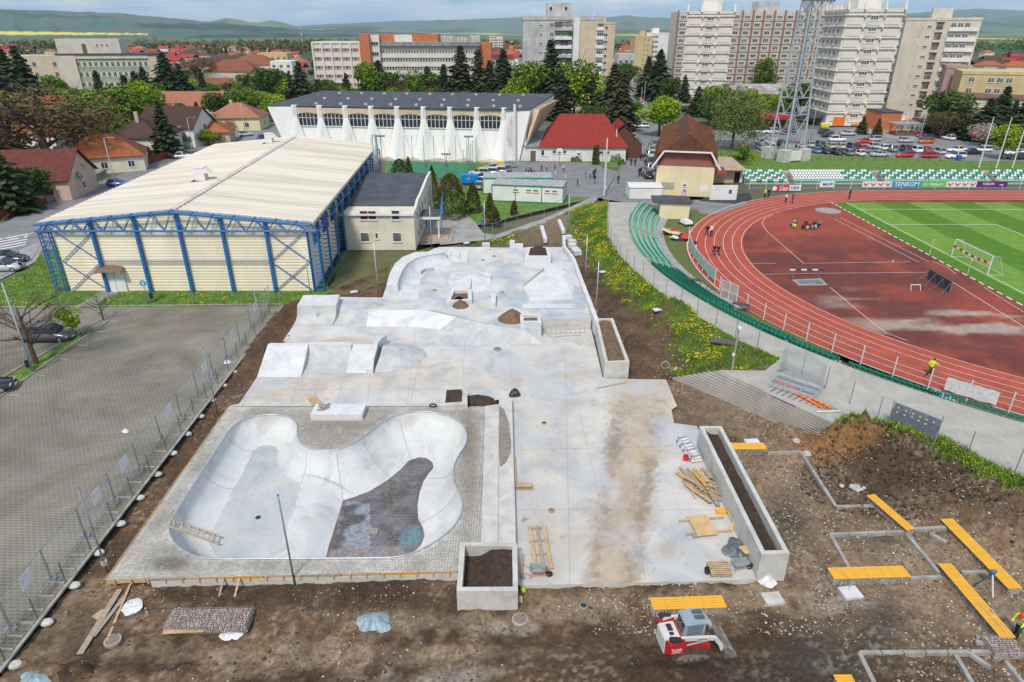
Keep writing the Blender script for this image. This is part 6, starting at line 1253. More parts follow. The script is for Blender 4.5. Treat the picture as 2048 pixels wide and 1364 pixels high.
pbk('pale yellow low apartment block behind the brown hipped roof on the right',205,1925,2075,148,16,M_OCH,(.12,.34,.44,.54,.78),5,2.9,wm_(1.6,1.4,2,gl=GLB),roofh=False,rz=-24)
pbk('pink brown block end between the tower and the pale yellow block',222,1893,1930,136,16,walls_mat('pink_brown',(.42,.29,.26)),(.5,),5,2.9,wm_(1.4,1.2,1),roofh=False,rz=-24)
def hospital():
 Y=296;z=zat(Y,87);x0,x1=xat(624,Y,z),xat(718,Y,z);w=x1-x0;t=th('hospital_wing','left white wing of the hospital with orange panels between its windows','hospital',(x0,Y,0),0);WH=walls_mat('hospital_white',(.70,.69,.60),(.62,.61,.53));OR=mat('brick_orange',(.56,.19,.09),(.46,.15,.07),.8,.85);MB().b2(0,w,0,18,0,z).bd('wall',WH,t);fl=3.35;me=wm_(1.0,1.3,1);pn=MB().b2(-2.1,2.1,-.08,0,0,1.3).mesh('orange_panel',OR);ad=MB().b2(-.35,.35,-.35,0,0,z).mesh('pilaster',WH)
 for i in range(6):link('pilaster',ad,t,(w*i/5,0,0))
 for f in range(6):
  zf=z-3.9-f*fl
  for i in range(5):
   if zf<0:continue
   cx=w*(i+.5)/5;link('orange_panel',pn,t,(cx,0,zf+.9))
   for k in(-1.55,0,1.55):pw_(t,me,cx+k,-.09,zf+.9)
 MB().b2(-.3,w+.3,-.3,18.2,z,z+.7).bd('parapet',WH,t)
 Y2=292;za=zat(Y2,68);a0,a1=xat(717,Y2,za),xat(737,Y2,za);t=th('hospital_stair_tower','orange clad stair tower in the middle of the hospital','hospital',(a0,Y2,0));MB().b2(0,a1-a0,0,16,0,za).bd('wall',OR,t);MB().b2(a1-a0,a1-a0+3.6,2,16,0,za-.3).bd('white_strip',WH,t)
 for f in range(7):pw_(t,wm_(2.8,1.6,3),a1-a0+1.8,1.97,za-4.4-f*fl*1.15)
 mb=MB();mb.b2(a1-a0+3.6,a1-a0+9.5,5,15,za-5.5,za-.02);mb.bd('roof_house',OR,t);MB().b2(a1-a0+9.5,a1-a0+16.8,5,15,za-5.5,za-.3).bd('roof_house',WH,t);MB().b2(a1-a0+16.8,a1-a0+27.5,5,15,za-5.5,za-.02).bd('roof_house',OR,t)
 Y3=296;zb=zat(Y3,92);c0,c1=xat(752,Y3,zb),xat(958,Y3,zb);w=c1-c0;t=th('hospital_wing','long right wing of the hospital with continuous window bands','hospital',(c0,Y3,0),0);MB().b2(0,w,0,20,0,zb).bd('wall',WH,t);nb=12
 BR=mat('brick_pale',(.50,.37,.31),(.42,.31,.26),1,.85);pn2=MB().b2(-1.7,1.7,-.08,0,0,1.5).mesh('brick_panel',BR);MB().b2(-.4,w+.4,-1.1,20.3,zb,zb+1.5).bd('parapet',R_GR,t)
 for f in range(6):
  zf=zb-3.6-f*fl
  if zf<0:break
  MB().b2(0,w,-.4,0,zf-.9,zf+.75).bd('spandrel',WH,t)
  for i in range(nb):
   cx=w*(i+.5)/nb;link('brick_panel',pn2,t,(cx,0,zf+.85))
   for k in(-1.2,0,1.2):pw_(t,wm_(.85,1.4,1,gl=GLB if(i+f)%3 else GLS),cx+k,-.09,zf+.9)
 MB().b2(w+.1,w+5,1.5,18,0,zb+1.2).bd('orange_end',OR,t)
hospital()
def clinic():
 Y=300;z=zat(Y,112);x0=xat(150,Y,z);x1=xat(310,Y+10,z);w=x1-x0;t=th('clinic_building','long four storey building with sage green bands and a rooftop box, left of the houses','clinic',(x0,Y,0),ma.radians(9));GN=walls_mat('sage_green',(.33,.39,.27),(.27,.32,.22));MB().b2(0,w,0,16,0,z).bd('wall',GN,t);fl=4.0;nb=13;me=wm_(1.5,1.9,2,gl=GLS);bp=MB().b2(-.55,.55,-.06,0,0,1.9).mesh('beige_panel',M_BEIGE)
 MB().b2(-7.5,0,-.6,16,0,z+.3).bd('end_wall',M_BEIGE,t);MB().b2(w,w+3.2,-.3,16,0,z+.3).bd('end_wall',M_TAN,t);MB().b2(0,w,-.45,0,z-1.1,z+.4).bd('cornice',M_BEIGE,t)
 for f in range(5):
  zf=z-4.2-f*fl
  if zf<0:break
  for i in range(nb):cx=w*(i+.35)/nb;link('beige_panel',bp,t,(cx+w/nb/2,0,zf));pw_(t,me,cx,-.03,zf)
 MB().b2(-7.7,w+3.4,-.8,16.3,z+.4,z+.9).bd('roof_edge',M_DROOF,t);MB().b2(-30,-7.5,3,16,0,z+.2).bd('side_wing',M_TAN,t)
 for f in range(3):[pw_(t,me,-26+k*8,2.97,z-4.2-f*fl)for k in range(3)]
 MB().b2(-8,17,4,14,z+.9,z+6.5).bd('roof_house',M_BEIGE,t);[pw_(t,wm_(.9,.9,1),8+k*2,3.97,z+3.6)for k in range(3)];MB().b2(2,3.6,3.9,4,z+1,z+4.6).bd('door',M_FRD,t)
clinic()
p=g(1478,226,0);t=th('restaurant','low pavilion with patched sheet roof and brick arches behind the willow tree','restaurant',p,0);MB().b2(0,30,0,16,0,5.0).bd('wall',MW,t);MB().b2(-.3,30.3,-.5,0,3.2,6.6).bd('brick_band',mat('brick_orange',(.5,.15,.08)),t);mb=MB();mb.add([(-1,-1.2,6.6),(32,-1.2,6.2),(30,16,8.2),(14,16,9.0),(-1,16,8.4)],[(0,1,2,3,4)]);mb.bd('roof',mat('patched_sheet',(.46,.47,.50),(.28,.22,.20),.25,.6),t)
for k in range(4):mb=MB();mb.poly([(3+k*7,-.55,4.0),(7.4+k*7,-.55,4.0),(7.2+k*7,-.55,5.2),(6.2+k*7,-.55,5.9),(5.2+k*7,-.55,6.1),(4.2+k*7,-.55,5.9),(3.2+k*7,-.55,5.2)]);mb.bd('arch_window',GLS,t)
p=g(1519,262,0);t=th('cafe_pavilion','small red fronted cafe pavilion beyond the car park','cafe',p,0);MB().b2(0,7.5,0,6,0,3.4).bd('wall',mat('red_cafe',(.40,.04,.04)),t);MB().b2(-.8,8.3,-1.6,6,3.4,4.6).bd('awning',mat('red_cafe',(.40,.04,.04)),t);[MB().b2(.5+k*2.4,2.4+k*2.4,-.05,0,.5,2.6).bd('window',GLS,t)for k in range(3)]
ho('old brown tiled school roof at the far right behind dark spruces',1890,262,34,20,9.5,6.5,-22,R_OLD,M_CREAM,'hip',wins=4,floors=2,name='school_building',cat='school')
p=g(1757,262,0);t=th('brick_kiosk','orange brick box annex at the right foot of the nearest cream tower','annex',p,0);MB().b2(0,6,0,14,0,5.2).bd('wall',mat('brick_orange',(.5,.15,.08)),t);MB().b2(-.2,6.2,-.2,14,5.2,5.5).bd('roof',M_DROOF,t)
p=g(1790,272,0);t=th('market_shelter','open timber shelter with flat pale roof by the car park','shelter',p,0);MB().b2(-.6,7.6,-.6,4.8,3.2,3.4).bd('roof',mat('shelter_roof',(.34,.35,.42),None,1,.6),t)
for x in(.4,3.5,6.6):
 for y in(.3,3.9):mb=MB();mb.ba((x,y,0),(x,y,3.2),.16);mb.ba((x,y,1.2),(x-.8,y,3.2),.12);mb.ba((x,y,1.2),(x+.8,y,3.2),.12);mb.bd('post',mat('pale_timber',(.45,.34,.22),None,2,.8),t)
MB().b2(.2,6.8,.2,4.0,0,.9).bd('counter',M_FRD,t)
FARB=MB().b2(-.5,.5,-.5,.5,0,1)
def fbk(label,px,Y,wpx,ytop,m,d=16,group=None):
 z=zat(Y,ytop);x=xat(px,Y,0);w=wpx/FPX*(Y*CP);t=th('far_apartment_block',label,'apartment block',(x,Y,0),0,group);MB().b2(-w/2,w/2,0,d,0,z).bd('wall',m,t)
 mb=MB();nf=max(2,int(z/3));nc=max(3,int(w/4.5))
 for f in range(nf):
  for c in range(nc):x_=-w/2+w*(c+.5)/nc;mb.b2(x_-.9,x_+.9,-.12,0,f*3+1,f*3+2.4)
 o=mb.bd('windows',GLB,t,kind='stuff')
for k,(px,Y,wp,yt)in enumerate(((868,1180,24,74),(896,1200,26,72),(924,1170,26,74),(950,1190,20,71))):fbk('pale block in the distant row of flats above the hospital roof',px,Y,wp,yt,M_BEIGE,group='distant row of flats')
for k,(px,yt)in enumerate(((985,72),(999,73))):fbk(('left' if k==0 else 'right')+' one of two pale sunlit distant blocks right of the hospital',px,900,13,yt,M_CREAM)
fbk('wide low apartment block with orange wall far behind the villas',548,560,60,106,M_OCH);fbk('low grey apartment block left of the ochre street block',1250,420,34,108,M_GREY);fbk('pale four storey block seen past the street spruces',1308,520,22,112,M_BEIGE);fbk('white bungalow school with wide dark window front among far trees',566,430,44,122,MW)
random.seed(11)
FH=[];hw_=[MW,M_CREAM,M_TAN,M_BEIGE];rr_=[R_RED,R_OR,R_DR,R_BR,R_RB]
def far_protos():
 k=0
 for wi,wm in enumerate(hw_):
  for ri in(wi,(wi+2)%5,(wi+3)%5):
   w,d,h,r=random.uniform(10,18),random.uniform(8,11),random.uniform(3,6),random.uniform(2.4,4)
   a=MB().b2(-w/2,w/2,-d/2,d/2,0,h).mesh('wall',wm);mb=MB();(roof_hip if k%2 else roof_gable)(mb,w,d,h,r);mb.v=[(p[0]-w/2,p[1]-d/2,p[2])for p in mb.v];b=mb.mesh('roof',rr_[ri]);mb=MB();[mb.b2(-w/2+w*(q+.5)/4-.6,-w/2+w*(q+.5)/4+.6,-d/2-.06,-d/2,1,2.3)for q in range(4)];c=mb.mesh('windows',GLS);FH.append((a,b,c,h,rr_[ri].name.split('_')[0]));k+=1
far_protos()
def town(n,pxr,pyr,avoid,where):
 k=0;tries=0
 while k<n and tries<n*30:
  tries+=1;px=random.uniform(*pxr);py=pyr[0]+(pyr[1]-pyr[0])*random.random()**.8
  if any(a<=px<=b and c<=py<=d for a,b,c,d in avoid):continue
  p=g(px,py,0);a,b,c,h,cn=random.choice(FH);lb=f'small {cn} roofed house in the '+('nearer' if py>pyr[0]+.55*(pyr[1]-pyr[0])else 'farther')+f' town {where}';t=th('town_house',lb,'house',p,random.uniform(-.5,.5),f'{cn} roofed houses {where}');link('wall',a,t);link('roof',b,t);o=link('windows',c,t);o['kind']='stuff';k+=1
AV=[(600,960,0,200),(1040,1240,0,200),(1340,1800,0,300),(80,330,104,220)]
town(80,(330,640),(88,150),AV,'left of the hospital');town(34,(0,330),(92,112),[],'behind the clinic');town(55,(955,1048),(80,130),AV,'between hospital and grey block');town(45,(1232,1345),(84,140),AV+[(1262,1300,100,300)],'past the end of the street');town(50,(1935,2120),(108,150),[],'at the far right')
def leafmat(name,a,b,sc=.5,isl=.22):return mat(name,a,b,sc,.9,coord='Object',island=isl,detail=6,lo=.35,hi=.65,spec=.15)
L_SPR=leafmat('spruce_needles',(.055,.080,.034),(.028,.042,.022));L_SPB=leafmat('brown_green_needles',(.085,.085,.035),(.040,.045,.022));L_GRN=leafmat('fresh_leaves',(.16,.27,.025),(.075,.15,.018));L_LIM=leafmat('lime_leaves',(.30,.40,.03),(.15,.25,.02));L_MID=leafmat('green_leaves',(.095,.165,.03),(.045,.085,.02));L_WIL=leafmat('willow_leaves',(.20,.25,.07),(.10,.135,.04));L_BRN=leafmat('budding_twigs',(.17,.12,.045),(.085,.065,.035));L_YLW=leafmat('yellow_willow_leaves',(.36,.34,.05),(.2,.2,.04));L_BLO=leafmat('white_blossom',(.62,.55,.50),(.28,.27,.2));L_THU=leafmat('thuja_foliage',(.105,.125,.025),(.045,.060,.016),1.2);L_PNK=leafmat('pink_blossom',(.45,.22,.32),(.25,.14,.16))
M_BARK=mat('bark',(.13,.095,.07),(.08,.06,.045),3,.95,bump=.4)
def qd_(P,U,V):n=len(P);A=np.stack([P-U-V,P+U-V,P+U+V,P-U+V],1).reshape(-1,3);return A,np.arange(n*4).reshape(n,4)
def rdir(n):v=np.random.normal(size=(n,3));return v/np.linalg.norm(v,axis=1,keepdims=True)
def cards(P,s,flat=.0):
 n=len(P);a=rdir(n);a[:,2]*=(1-flat);a/=np.linalg.norm(a,axis=1,keepdims=True);b=np.cross(a,rdir(n));b/=np.linalg.norm(b,axis=1,keepdims=True)+1e-9;s=np.asarray(s).reshape(-1,1)*np.random.uniform(.6,1.3,(n,1));return qd_(P,a*s,b*s*.6)
def conifer_mesh(h,r,seed,n=34,dens=1.0,m=None,spread=.9):
 np.random.seed(seed);PP=[];UU=[];VV=[]
 for i in range(n):
  t=(i+.5)/n;z=h*(.06+.93*t);rr=r*(1-t)**.85*np.random.uniform(.8,1.15)+.12;nb=max(4,int((7+6*(1-t))*dens));a0=np.random.uniform(0,6.28)
  for k in range(nb):
   a=a0+2*PI*k/nb+np.random.uniform(-.25,.25);L_=rr*np.random.uniform(.65,1.18);ns=max(2,int(L_/.45));s=(np.arange(ns)+.6)/ns
   x=np.cos(a)*L_*s;y=np.sin(a)*L_*s;zz=z-L_*.30*s**1.5+L_*.10*s;P=np.stack([x,y,zz],1)+np.random.normal(0,.05,(ns,3));w=.16+.26*(1-s*.7)*min(1,L_/1.5)
   U=np.stack([np.cos(a)*.33*np.ones(ns),np.sin(a)*.33*np.ones(ns),-.14*np.ones(ns)],1)*(.6+.4*min(1,L_));tl_=np.random.uniform(-.6,.6,ns);V=np.stack([-np.sin(a)*w,np.cos(a)*w,tl_*w],1);PP.append(P);UU.append(U);VV.append(V)
 P,U,V=map(np.concatenate,(PP,UU,VV));A,F=qd_(P,U,V);k=int(len(P)*.5);C_,F2=cards(P[np.random.choice(len(P),k)]+np.random.normal(0,.12,(k,3)),np.full(k,.16));return np_mesh('crown',np.r_[A,C_],np.r_[F,F2+len(A)],m)
def blob_mesh(h,r,seed,n=3500,m=None,base=.25,lumps=14,s=.20,shell=.75,droop=.0,narrow=1.0,sq=1.0):
 np.random.seed(seed);c=[];zc=h*(base+(1-base)/2);hz=h*(1-base)/2
 C_=rdir(lumps)*np.random.uniform(.35,.78,(lumps,1));C_=C_*np.array([r*narrow,r*narrow,hz*sq]);R=np.random.uniform(.34,.55,lumps)*min(r*narrow,hz);w=R**2;id_=np.random.choice(lumps,n,p=w/w.sum());d=rdir(n);rad=R[id_]*np.random.uniform(shell,1.05,n)**.6
 P=C_[id_]+d*rad[:,None]*np.array([1,1,.85]);P[:,2]+=zc
 if droop:P[:,2]-=droop*np.random.random(n)**2*h*.5*(np.hypot(P[:,0],P[:,1])/r>.45)
 P+=np.random.normal(0,s*.5,P.shape);P[:,2]=np.maximum(P[:,2],.1*h*base+.05);A,F=cards(P,np.full(n,s));return np_mesh('crown',A,F,m)
def cone_mesh(h,r,seed,m,n=2600,s=.14,p=.6):
 np.random.seed(seed);t=np.random.random(n)**.9;a=np.random.uniform(0,6.28,n);lump=1+.13*np.sin(a*5+t*14)+.1*np.sin(a*3-t*23);rr=r*np.minimum(1,(1-t)**p*1.05)*np.minimum(1,.75+t*2.5)*lump*np.random.uniform(.82,1.05,n);P=np.stack([np.cos(a)*rr,np.sin(a)*rr,t*h],1);A,F=cards(P,np.full(n,s));return np_mesh('crown',A,F,m)
def trunk_mesh(h,r,seed,limbs=7,spread=1.0,twigs=0,top=.8,z0=.3):
 rs=random.Random(seed);mb=MB();mb.tb([(0,0,-.2),(rs.uniform(-.05,.05)*h*.3,0,h*.4),(0,rs.uniform(-.05,.05)*h*.3,h*top)],[r,r*.7,r*.18],7)
 for k in range(limbs):
  z=h*(z0+.45*k/max(1,limbs));a=rs.uniform(0,6.28)+k*2.4;L_=h*rs.uniform(.24,.42)*spread;e=Ve((ma.cos(a)*L_,ma.sin(a)*L_,z+L_*rs.uniform(.5,.95)));mid=Ve((ma.cos(a)*L_*.5,ma.sin(a)*L_*.5,z+L_*.35));mb.tb([(0,0,z),mid,e],[r*.38,r*.24,r*.07],5)
  for q in range(twigs):
   s=rs.uniform(.35,1.0);p=(Ve((0,0,z)).lerp(mid,s*2)if s<.5 else mid.lerp(e,s*2-1));a2=a+rs.uniform(-1.3,1.3);l2=L_*rs.uniform(.25,.6);e2=p+Ve((ma.cos(a2)*l2,ma.sin(a2)*l2,l2*rs.uniform(.1,.9)));m2=p.lerp(e2,.5)+Ve((0,0,l2*.12));mb.tb([p,m2,e2],[r*.12,r*.08,r*.03],4)
   for w in range(3):a3=a2+rs.uniform(-1,1);s3=rs.uniform(.3,1);p3=p.lerp(e2,s3);mb.tb([p3,p3+Ve((ma.cos(a3),ma.sin(a3),rs.uniform(.2,1)))*l2*.4],[r*.06,r*.02],3)
 return mb.mesh('trunk',M_BARK)
CON={}
for k,(m,nm)in enumerate(((L_SPR,'spruce'),(L_SPB,'larch'))):
 for v in range(3):CON[nm,v]=conifer_mesh(10.0,2.9-.35*v,40+k*7+v,34,1.0,m)
TRC=trunk_mesh(10,.17,3,limbs=0,top=.97)
DEC={}
for nm,m in(('fresh',L_GRN),('lime',L_LIM),('mid',L_MID),('brown',L_BRN),('yellow',L_YLW),('blossom',L_BLO),('pink',L_PNK)):
 for v in range(2):DEC[nm,v]=blob_mesh(10,4.2,90+v*3+len(nm),3000 if nm not in('brown',)else 2300,m,base=.22,s=.21 if nm not in('brown','blossom','pink')else .12,lumps=16)
DEC['poplar',0]=blob_mesh(10,2.3,7,2000,L_GRN,base=.08,s=.15,lumps=18,sq=1.05);DEC['poplar',1]=blob_mesh(10,2.3,9,1300,L_BRN,base=.05,s=.10,lumps=18,sq=1.05)
DEC['willow',0]=blob_mesh(10,5.2,12,6500,L_WIL,base=.28,s=.13,lumps=20,droop=.9);DEC['willow',1]=DEC['willow',0]
TRD=[trunk_mesh(10,.26,s,limbs=8,twigs=2,top=.7)for s in(1,2)]
TRB=[trunk_mesh(10,.30,s,limbs=13,twigs=9,top=.75,z0=.2,spread=1.15)for s in(5,6)]
def tr_(kind,px,pb,pt,label,wide=1.0,v=0,group=None,cat='tree',zb=.0,name=None):
 p=g(px,pb,zb);h=max(1.5,zat(p.y,pt)-zb);s=h/10
 t=th(name or{'spruce':'spruce_tree','larch':'conifer_tree'}.get(kind,'tree'),label,cat,p,random.uniform(0,6.28),group)
 if(kind,0)in CON:c=link('crown',CON[kind,v%3],t);tr=link('trunk',TRC,t)
 elif kind=='bare':c=None;tr=link('trunk',TRB[v%2],t)
 else:c=link('crown',DEC[kind,v%2],t);tr=link('trunk',(TRB if kind=='brown' else TRD)[v%2],t)
 for o in(c,tr):
  if o:o.scale=(s*wide*(1.22 if c is not None and kind in('spruce','larch')else 1),)*2+(s,)
 return t
TREES=[('spruce',1960,282,196,'dark spruce left of the blossoming tree',1.5),('spruce',1912,276,214,'low dark conifer under the brown bare trees',1.7),('spruce',1860,268,226,'low dark conifer beside the slanted cars',1.5),('brown',1880,276,216,'reddish bare shrub tree beside the slanted cars',1.6),('spruce',165,262,196,'dark conifer behind the orange roofs',1.3),('spruce',245,258,190,'dark conifer left of the grey workshop',1.3),('spruce',318,262,196,'dark conifer behind the long salmon roof left end',1.3),('mid',20,340,262,'olive tree at the left edge before the white house',1.5),('spruce',262,220,150,'dense spruce at the middle of the clinic front',1.5),('spruce',232,216,168,'lower spruce at the middle of the clinic front',1.5),('mid',500,238,190,'broad olive tree at the street bend',1.6),('spruce',470,226,168,'dark spruce over the yellow house roof',1.3),('fresh',350,262,222,'fresh green garden tree before the salmon roofs',1.3),('larch',640,216,158,'olive conifer behind the swimming hall roof corner',1.4),('spruce',890,216,128,'dark spruce left of the tall broad one',1.3),('spruce',1040,232,128,'dark conifer behind the hall roof right corner',1.3),('spruce',12,262,108,'massive dark spruce at the left edge beyond the bare tree',1.3),('spruce',45,250,98,'dark spruce just right of the massive one at the left edge',1.2),('spruce',70,240,92,'tall dark spruce in front of the clinic left end',1.1),('spruce',2,420,258,'near dark spruce covering the left edge in front of the red roof',1.5),('spruce',30,425,300,'shorter dark spruce at the foot of the left edge one',1.3),('spruce',212,232,140,'blue green spruce between the orange roofs and the clinic',1.0),('spruce',338,313,203,'big spruce standing in front of the dark brown roofed house',1.15),('spruce',300,216,132,'slim spruce before the clinic right half',1.0),('spruce',345,216,104,'tallest dark spruce at the clinic right corner',1.35),('spruce',282,216,142,'dense conifer in front of the clinic windows',1.3),('spruce',372,216,128,'dark spruce right of the clinic beside the villas',1.3),('spruce',413,216,136,'narrow dark spruce in front of the red villa',.9),('spruce',455,122,92,'distant dark spruce above the villas',1.1),('spruce',505,156,130,'spruce before the low white building',1.0),('spruce',606,208,122,'grey blue spruce left of the hospital',1.2),('spruce',585,208,142,'dark columnar conifer beside the round yellow green tree',.7),('spruce',697,214,146,'spruce in front of the hospital left wing',1.1),('spruce',733,214,142,'spruce in front of the orange stair tower',.9),('spruce',763,214,120,'dark spruce right of the orange stair tower',1.2),('spruce',858,214,132,'spruce in front of the hospital right wing middle',1.2),('larch',923,214,90,'tall broad spruce at the hospital right wing end',1.25),('larch',958,214,98,'tall spruce touching the broad one at the hospital end',1.0),('spruce',1006,214,98,'tall spruce behind the swimming hall roof right end',1.25),('spruce',980,214,120,'lower conifer between the two tall spruces',1.2),('spruce',1099,236,78,'very tall dark spruce in front of the grey tower block',1.0),('larch',1118,240,138,'brownish conifer behind the swimming hall right corner',1.3),('spruce',1182,238,158,'dark spruce above the red hipped roof',1.15),('larch',1222,246,128,'big brownish green conifer beside the street',1.2),('larch',1240,262,140,'drooping conifer leaning over the street kerb',1.1),('larch',1200,238,192,'low brown green conifer right behind the red roof',1.5),('spruce',1292,196,112,'left tree of the dark conifer pair by the street',1.3),('spruce',1314,200,98,'right taller tree of the dark conifer pair by the street',1.2),('spruce',1364,222,146,'open branched spruce at the foot of the second tower',1.0),('spruce',1392,232,172,'smaller open spruce behind the tiled gable roof',1.2),('larch',1722,268,231,'small conifer on the left in front of the shop',1.1),('larch',1753,270,236,'small conifer on the right in front of the shop',1.1),('spruce',1882,238,140,'large dark spruce in front of the beige and white block',1.2),('spruce',1935,262,200,'dark conifer before the old brown roof',1.3),('spruce',1990,268,172,'forked dark spruce in front of the school roof',1.2),('spruce',2035,290,178,'dark spruce at the right edge by the flag poles',1.3),('spruce',2012,276,200,'lower dark spruce between the two near the flag poles',1.2),('fresh',150,175,122,'pale green tree in front of the clinic left wing',1.0),('fresh',112,172,126,'light birch at the clinic left end',.8),('mid',540,208,128,'broad green tree left of the round yellow green one',1.4),('lime',566,208,150,'round yellow green tree above the street bend',1.2),('mid',655,214,152,'rounded olive green tree before the hospital left wing',1.4),('brown',800,214,148,'budding brown tree in front of the hospital',1.3),('fresh',745,214,118,'thin birch with first leaves by the orange stair tower',1.0),('mid',782,214,136,'loose green birch right of the stair tower',1.1),('yellow',878,214,164,'small yellow weeping willow behind the swimming hall',1.4),('fresh',842,214,132,'pale birch among the hospital spruces',1.2),('fresh',1060,236,116,'light green tall tree left of the very tall spruce',1.0),('lime',1040,236,146,'bright lime tree at the swimming hall roof corner',1.1),('fresh',1148,236,104,'thin green birch in front of the grey block balconies',.9),('lime',1172,236,138,'bright lime green tree in front of the grey block base',1.3),('mid',1252,178,120,'green street tree by the purple roofed house',1.1),('lime',1318,272,192,'big bright lime round tree behind the parked cars',1.6),('fresh',1268,248,196,'pale green shrub tree beside the street cars',1.0),('mid',1340,208,150,'green tree between the conifer pair and the second tower',1.2),('poplar',1518,200,106,'slender pale poplar in front of the long slab',1.3),('lime',1545,196,124,'bright green tree right of the slender poplar',1.1),('mid',1468,196,140,'rounded green tree left of the restaurant roof',1.3),('fresh',1430,240,160,'green tree between willow and second tower',1.2),('willow',1463,296,172,'large weeping willow behind the tiled gable house',1.05),('mid',1590,238,156,'loose green tree inside the floodlight mast view',1.0),('fresh',1562,234,176,'light green tree left of the floodlight mast',.9),('mid',1812,232,168,'round dense dark green tree beside the nearest tower',1.4),('poplar',1782,232,132,'tall bare brown poplar hugging the nearest tower',1.4,1),('brown',1900,262,190,'reddish brown bare tree mass behind the parking',1.6),('brown',1925,262,206,'brown bare tree before the old school',1.5),('fresh',1855,238,212,'small yellow green bush tree under the large spruce',1.5),('blossom',1958,292,244,'white blossoming tree by the flag poles',1.5),('lime',2002,318,246,'yellow green bushy tree between the flag poles',1.2),('fresh',2040,150,132,'light green tree above the old school roof',2.2),('brown',104,348,150,'huge spreading brown bare walnut tree over the white houses',1.9),('brown',40,336,182,'brown bare tree left of the huge walnut',1.6,1),('brown',176,318,196,'bare brown tree over the orange roofs',1.3,1),('brown',395,168,108,'bare spreading tree beyond the villas',1.7),('fresh',395,292,262,'bright green hedge tree behind the hall roof edge',2.0),('lime',440,288,262,'row end bright green shrub tree along the street',1.8),('lime',418,290,258,'bright lime shrub tree in the street row',1.6),('blossom',428,262,222,'pale blossoming shrub by the salmon roof',1.3),('pink',462,262,238,'pink blossoming shrub beside the yellow house',1.2),('mid',60,405,328,'leafy garden shrub before the pink gable wall',1.5),('fresh',130,390,318,'bright green garden tree in front of the orange hipped roof',1.7),('mid',100,398,340,'dark green garden bush by the fence',1.8),('mid',460,192,162,'green garden tree before the low white building',1.8),('fresh',270,236,208,'fresh green garden shrub by the grey workshop',1.6),('mid',385,262,236,'green shrub between the brown roofs and the street',1.5)]
for row in TREES:tr_(row[0],row[1],row[2],row[3],row[4],row[5],row[6]if len(row)>6 else(row[1]%3))
random.seed(21)
def belt(n,a,b,group,kinds,label,hp=.8):
 for k in range(n):px=random.uniform(*a[:2]);py=random.uniform(*b);kd=random.choice(kinds);kn={'mid':'dull green','fresh':'fresh green','spruce':'dark conifer','larch':'brownish conifer','brown':'brown leafless','lime':'bright green'}[kd];tr_(kd,px,py,py-random.uniform(9,17)*((py-60)/70)**hp,kn+' '+label,random.uniform(.9,1.5),random.randint(0,2),kn+' '+group)
belt(36,(330,640),(108,176),'trees among the far houses',('mid','spruce','fresh','mid','brown'),'tree among far houses left of the hospital')
belt(14,(960,1044),(110,160),'trees between the hospital and the grey block',('mid','spruce','fresh'),'tree between the hospital and the grey block')
belt(12,(1240,1344),(100,190),'trees along the far street',('mid','spruce','fresh'),'tree near the far end of the street')
belt(16,(1930,2100),(116,150),'trees beyond the old school',('mid','fresh','brown'),'tree beyond the old school at the right')
belt(22,(0,330),(104,170),'trees round the clinic',('mid','spruce','brown'),'tree around the clinic')
belt(30,(625,1010),(206,222),'trees behind the swimming hall',('mid','spruce','fresh','brown','larch','lime'),'tree in the line behind the swimming hall',1.5)
belt(44,(0,330),(190,300),'trees among the left houses',('fresh','lime','mid','spruce','fresh'),'tree in the gardens of the left houses',1.7)
belt(34,(330,560),(170,250),'trees by the villas',('fresh','lime','mid','spruce'),'tree in the gardens by the villas',1.6)
belt(20,(1400,1610),(212,258),'trees round the restaurant',('mid','fresh','lime'),'tree around the restaurant pavilion',1.5)
belt(14,(1040,1255),(232,262),'trees behind the red roof',('larch','spruce','fresh','mid'),'tree behind the red hipped roof',1.0)
belt(14,(1860,2060),(240,275),'trees before the old school',('spruce','brown','mid'),'tree in front of the old school',1.6)
def woods(name,n,pxr,pyr,label,m,seed,hh=(6,12)):
 np.random.seed(seed);px=np.random.uniform(*pxr,n);py=pyr[0]+(pyr[1]-pyr[0])*np.random.random(n)**.7;y=-(py-682)/FPX;t=-CAM_H/(-SP+y*CP);Y=(CP+y*SP)*t;X=(px-1024)/FPX*t;keep=fb(X*.3,Y*.06,.02,3,seed)>.36;X,Y=X[keep],Y[keep];k=len(X);H_=np.random.uniform(hh[0],hh[1],k);q=16
 P=np.repeat(np.stack([X,Y,H_*.5],1),q,0)+rdir(k*q)*np.repeat(np.stack([H_*.6,H_*.6,H_*.5],1),q,0)*np.random.uniform(.5,1,(k*q,1));A,F=cards(P,np.repeat(H_*.17,q));o=link(name,np_mesh(name,A,F,m));tag(o,label,'woodland',kind='stuff')
woods('far_woods',1500,(-400,2500),(83,104),'broad belt of dark woodland across the plain',L_MID,4)
woods('far_woods',700,(-400,2500),(81,98),'paler budding woodland mixed into the belt across the plain',L_WIL,5)
woods('far_woods',700,(-400,700),(84,110),'brownish leafless woodland on the left of the plain',L_BRN,6)
def thu(px,pb,pt,wide,label,p=.6,n=2600,seed=1,m=None):
 q=g(px,pb,0);h=zat(q.y,pt);t=th('thuja_shrub',label,'evergreen shrub',q);link('crown',cone_mesh(h,wide,seed,m or L_THU,n,.10,p),t);link('trunk',MB().tb([(0,0,-.1),(0,0,h*.6)],[.12,.04],6).mesh('trunk',M_BARK),t)
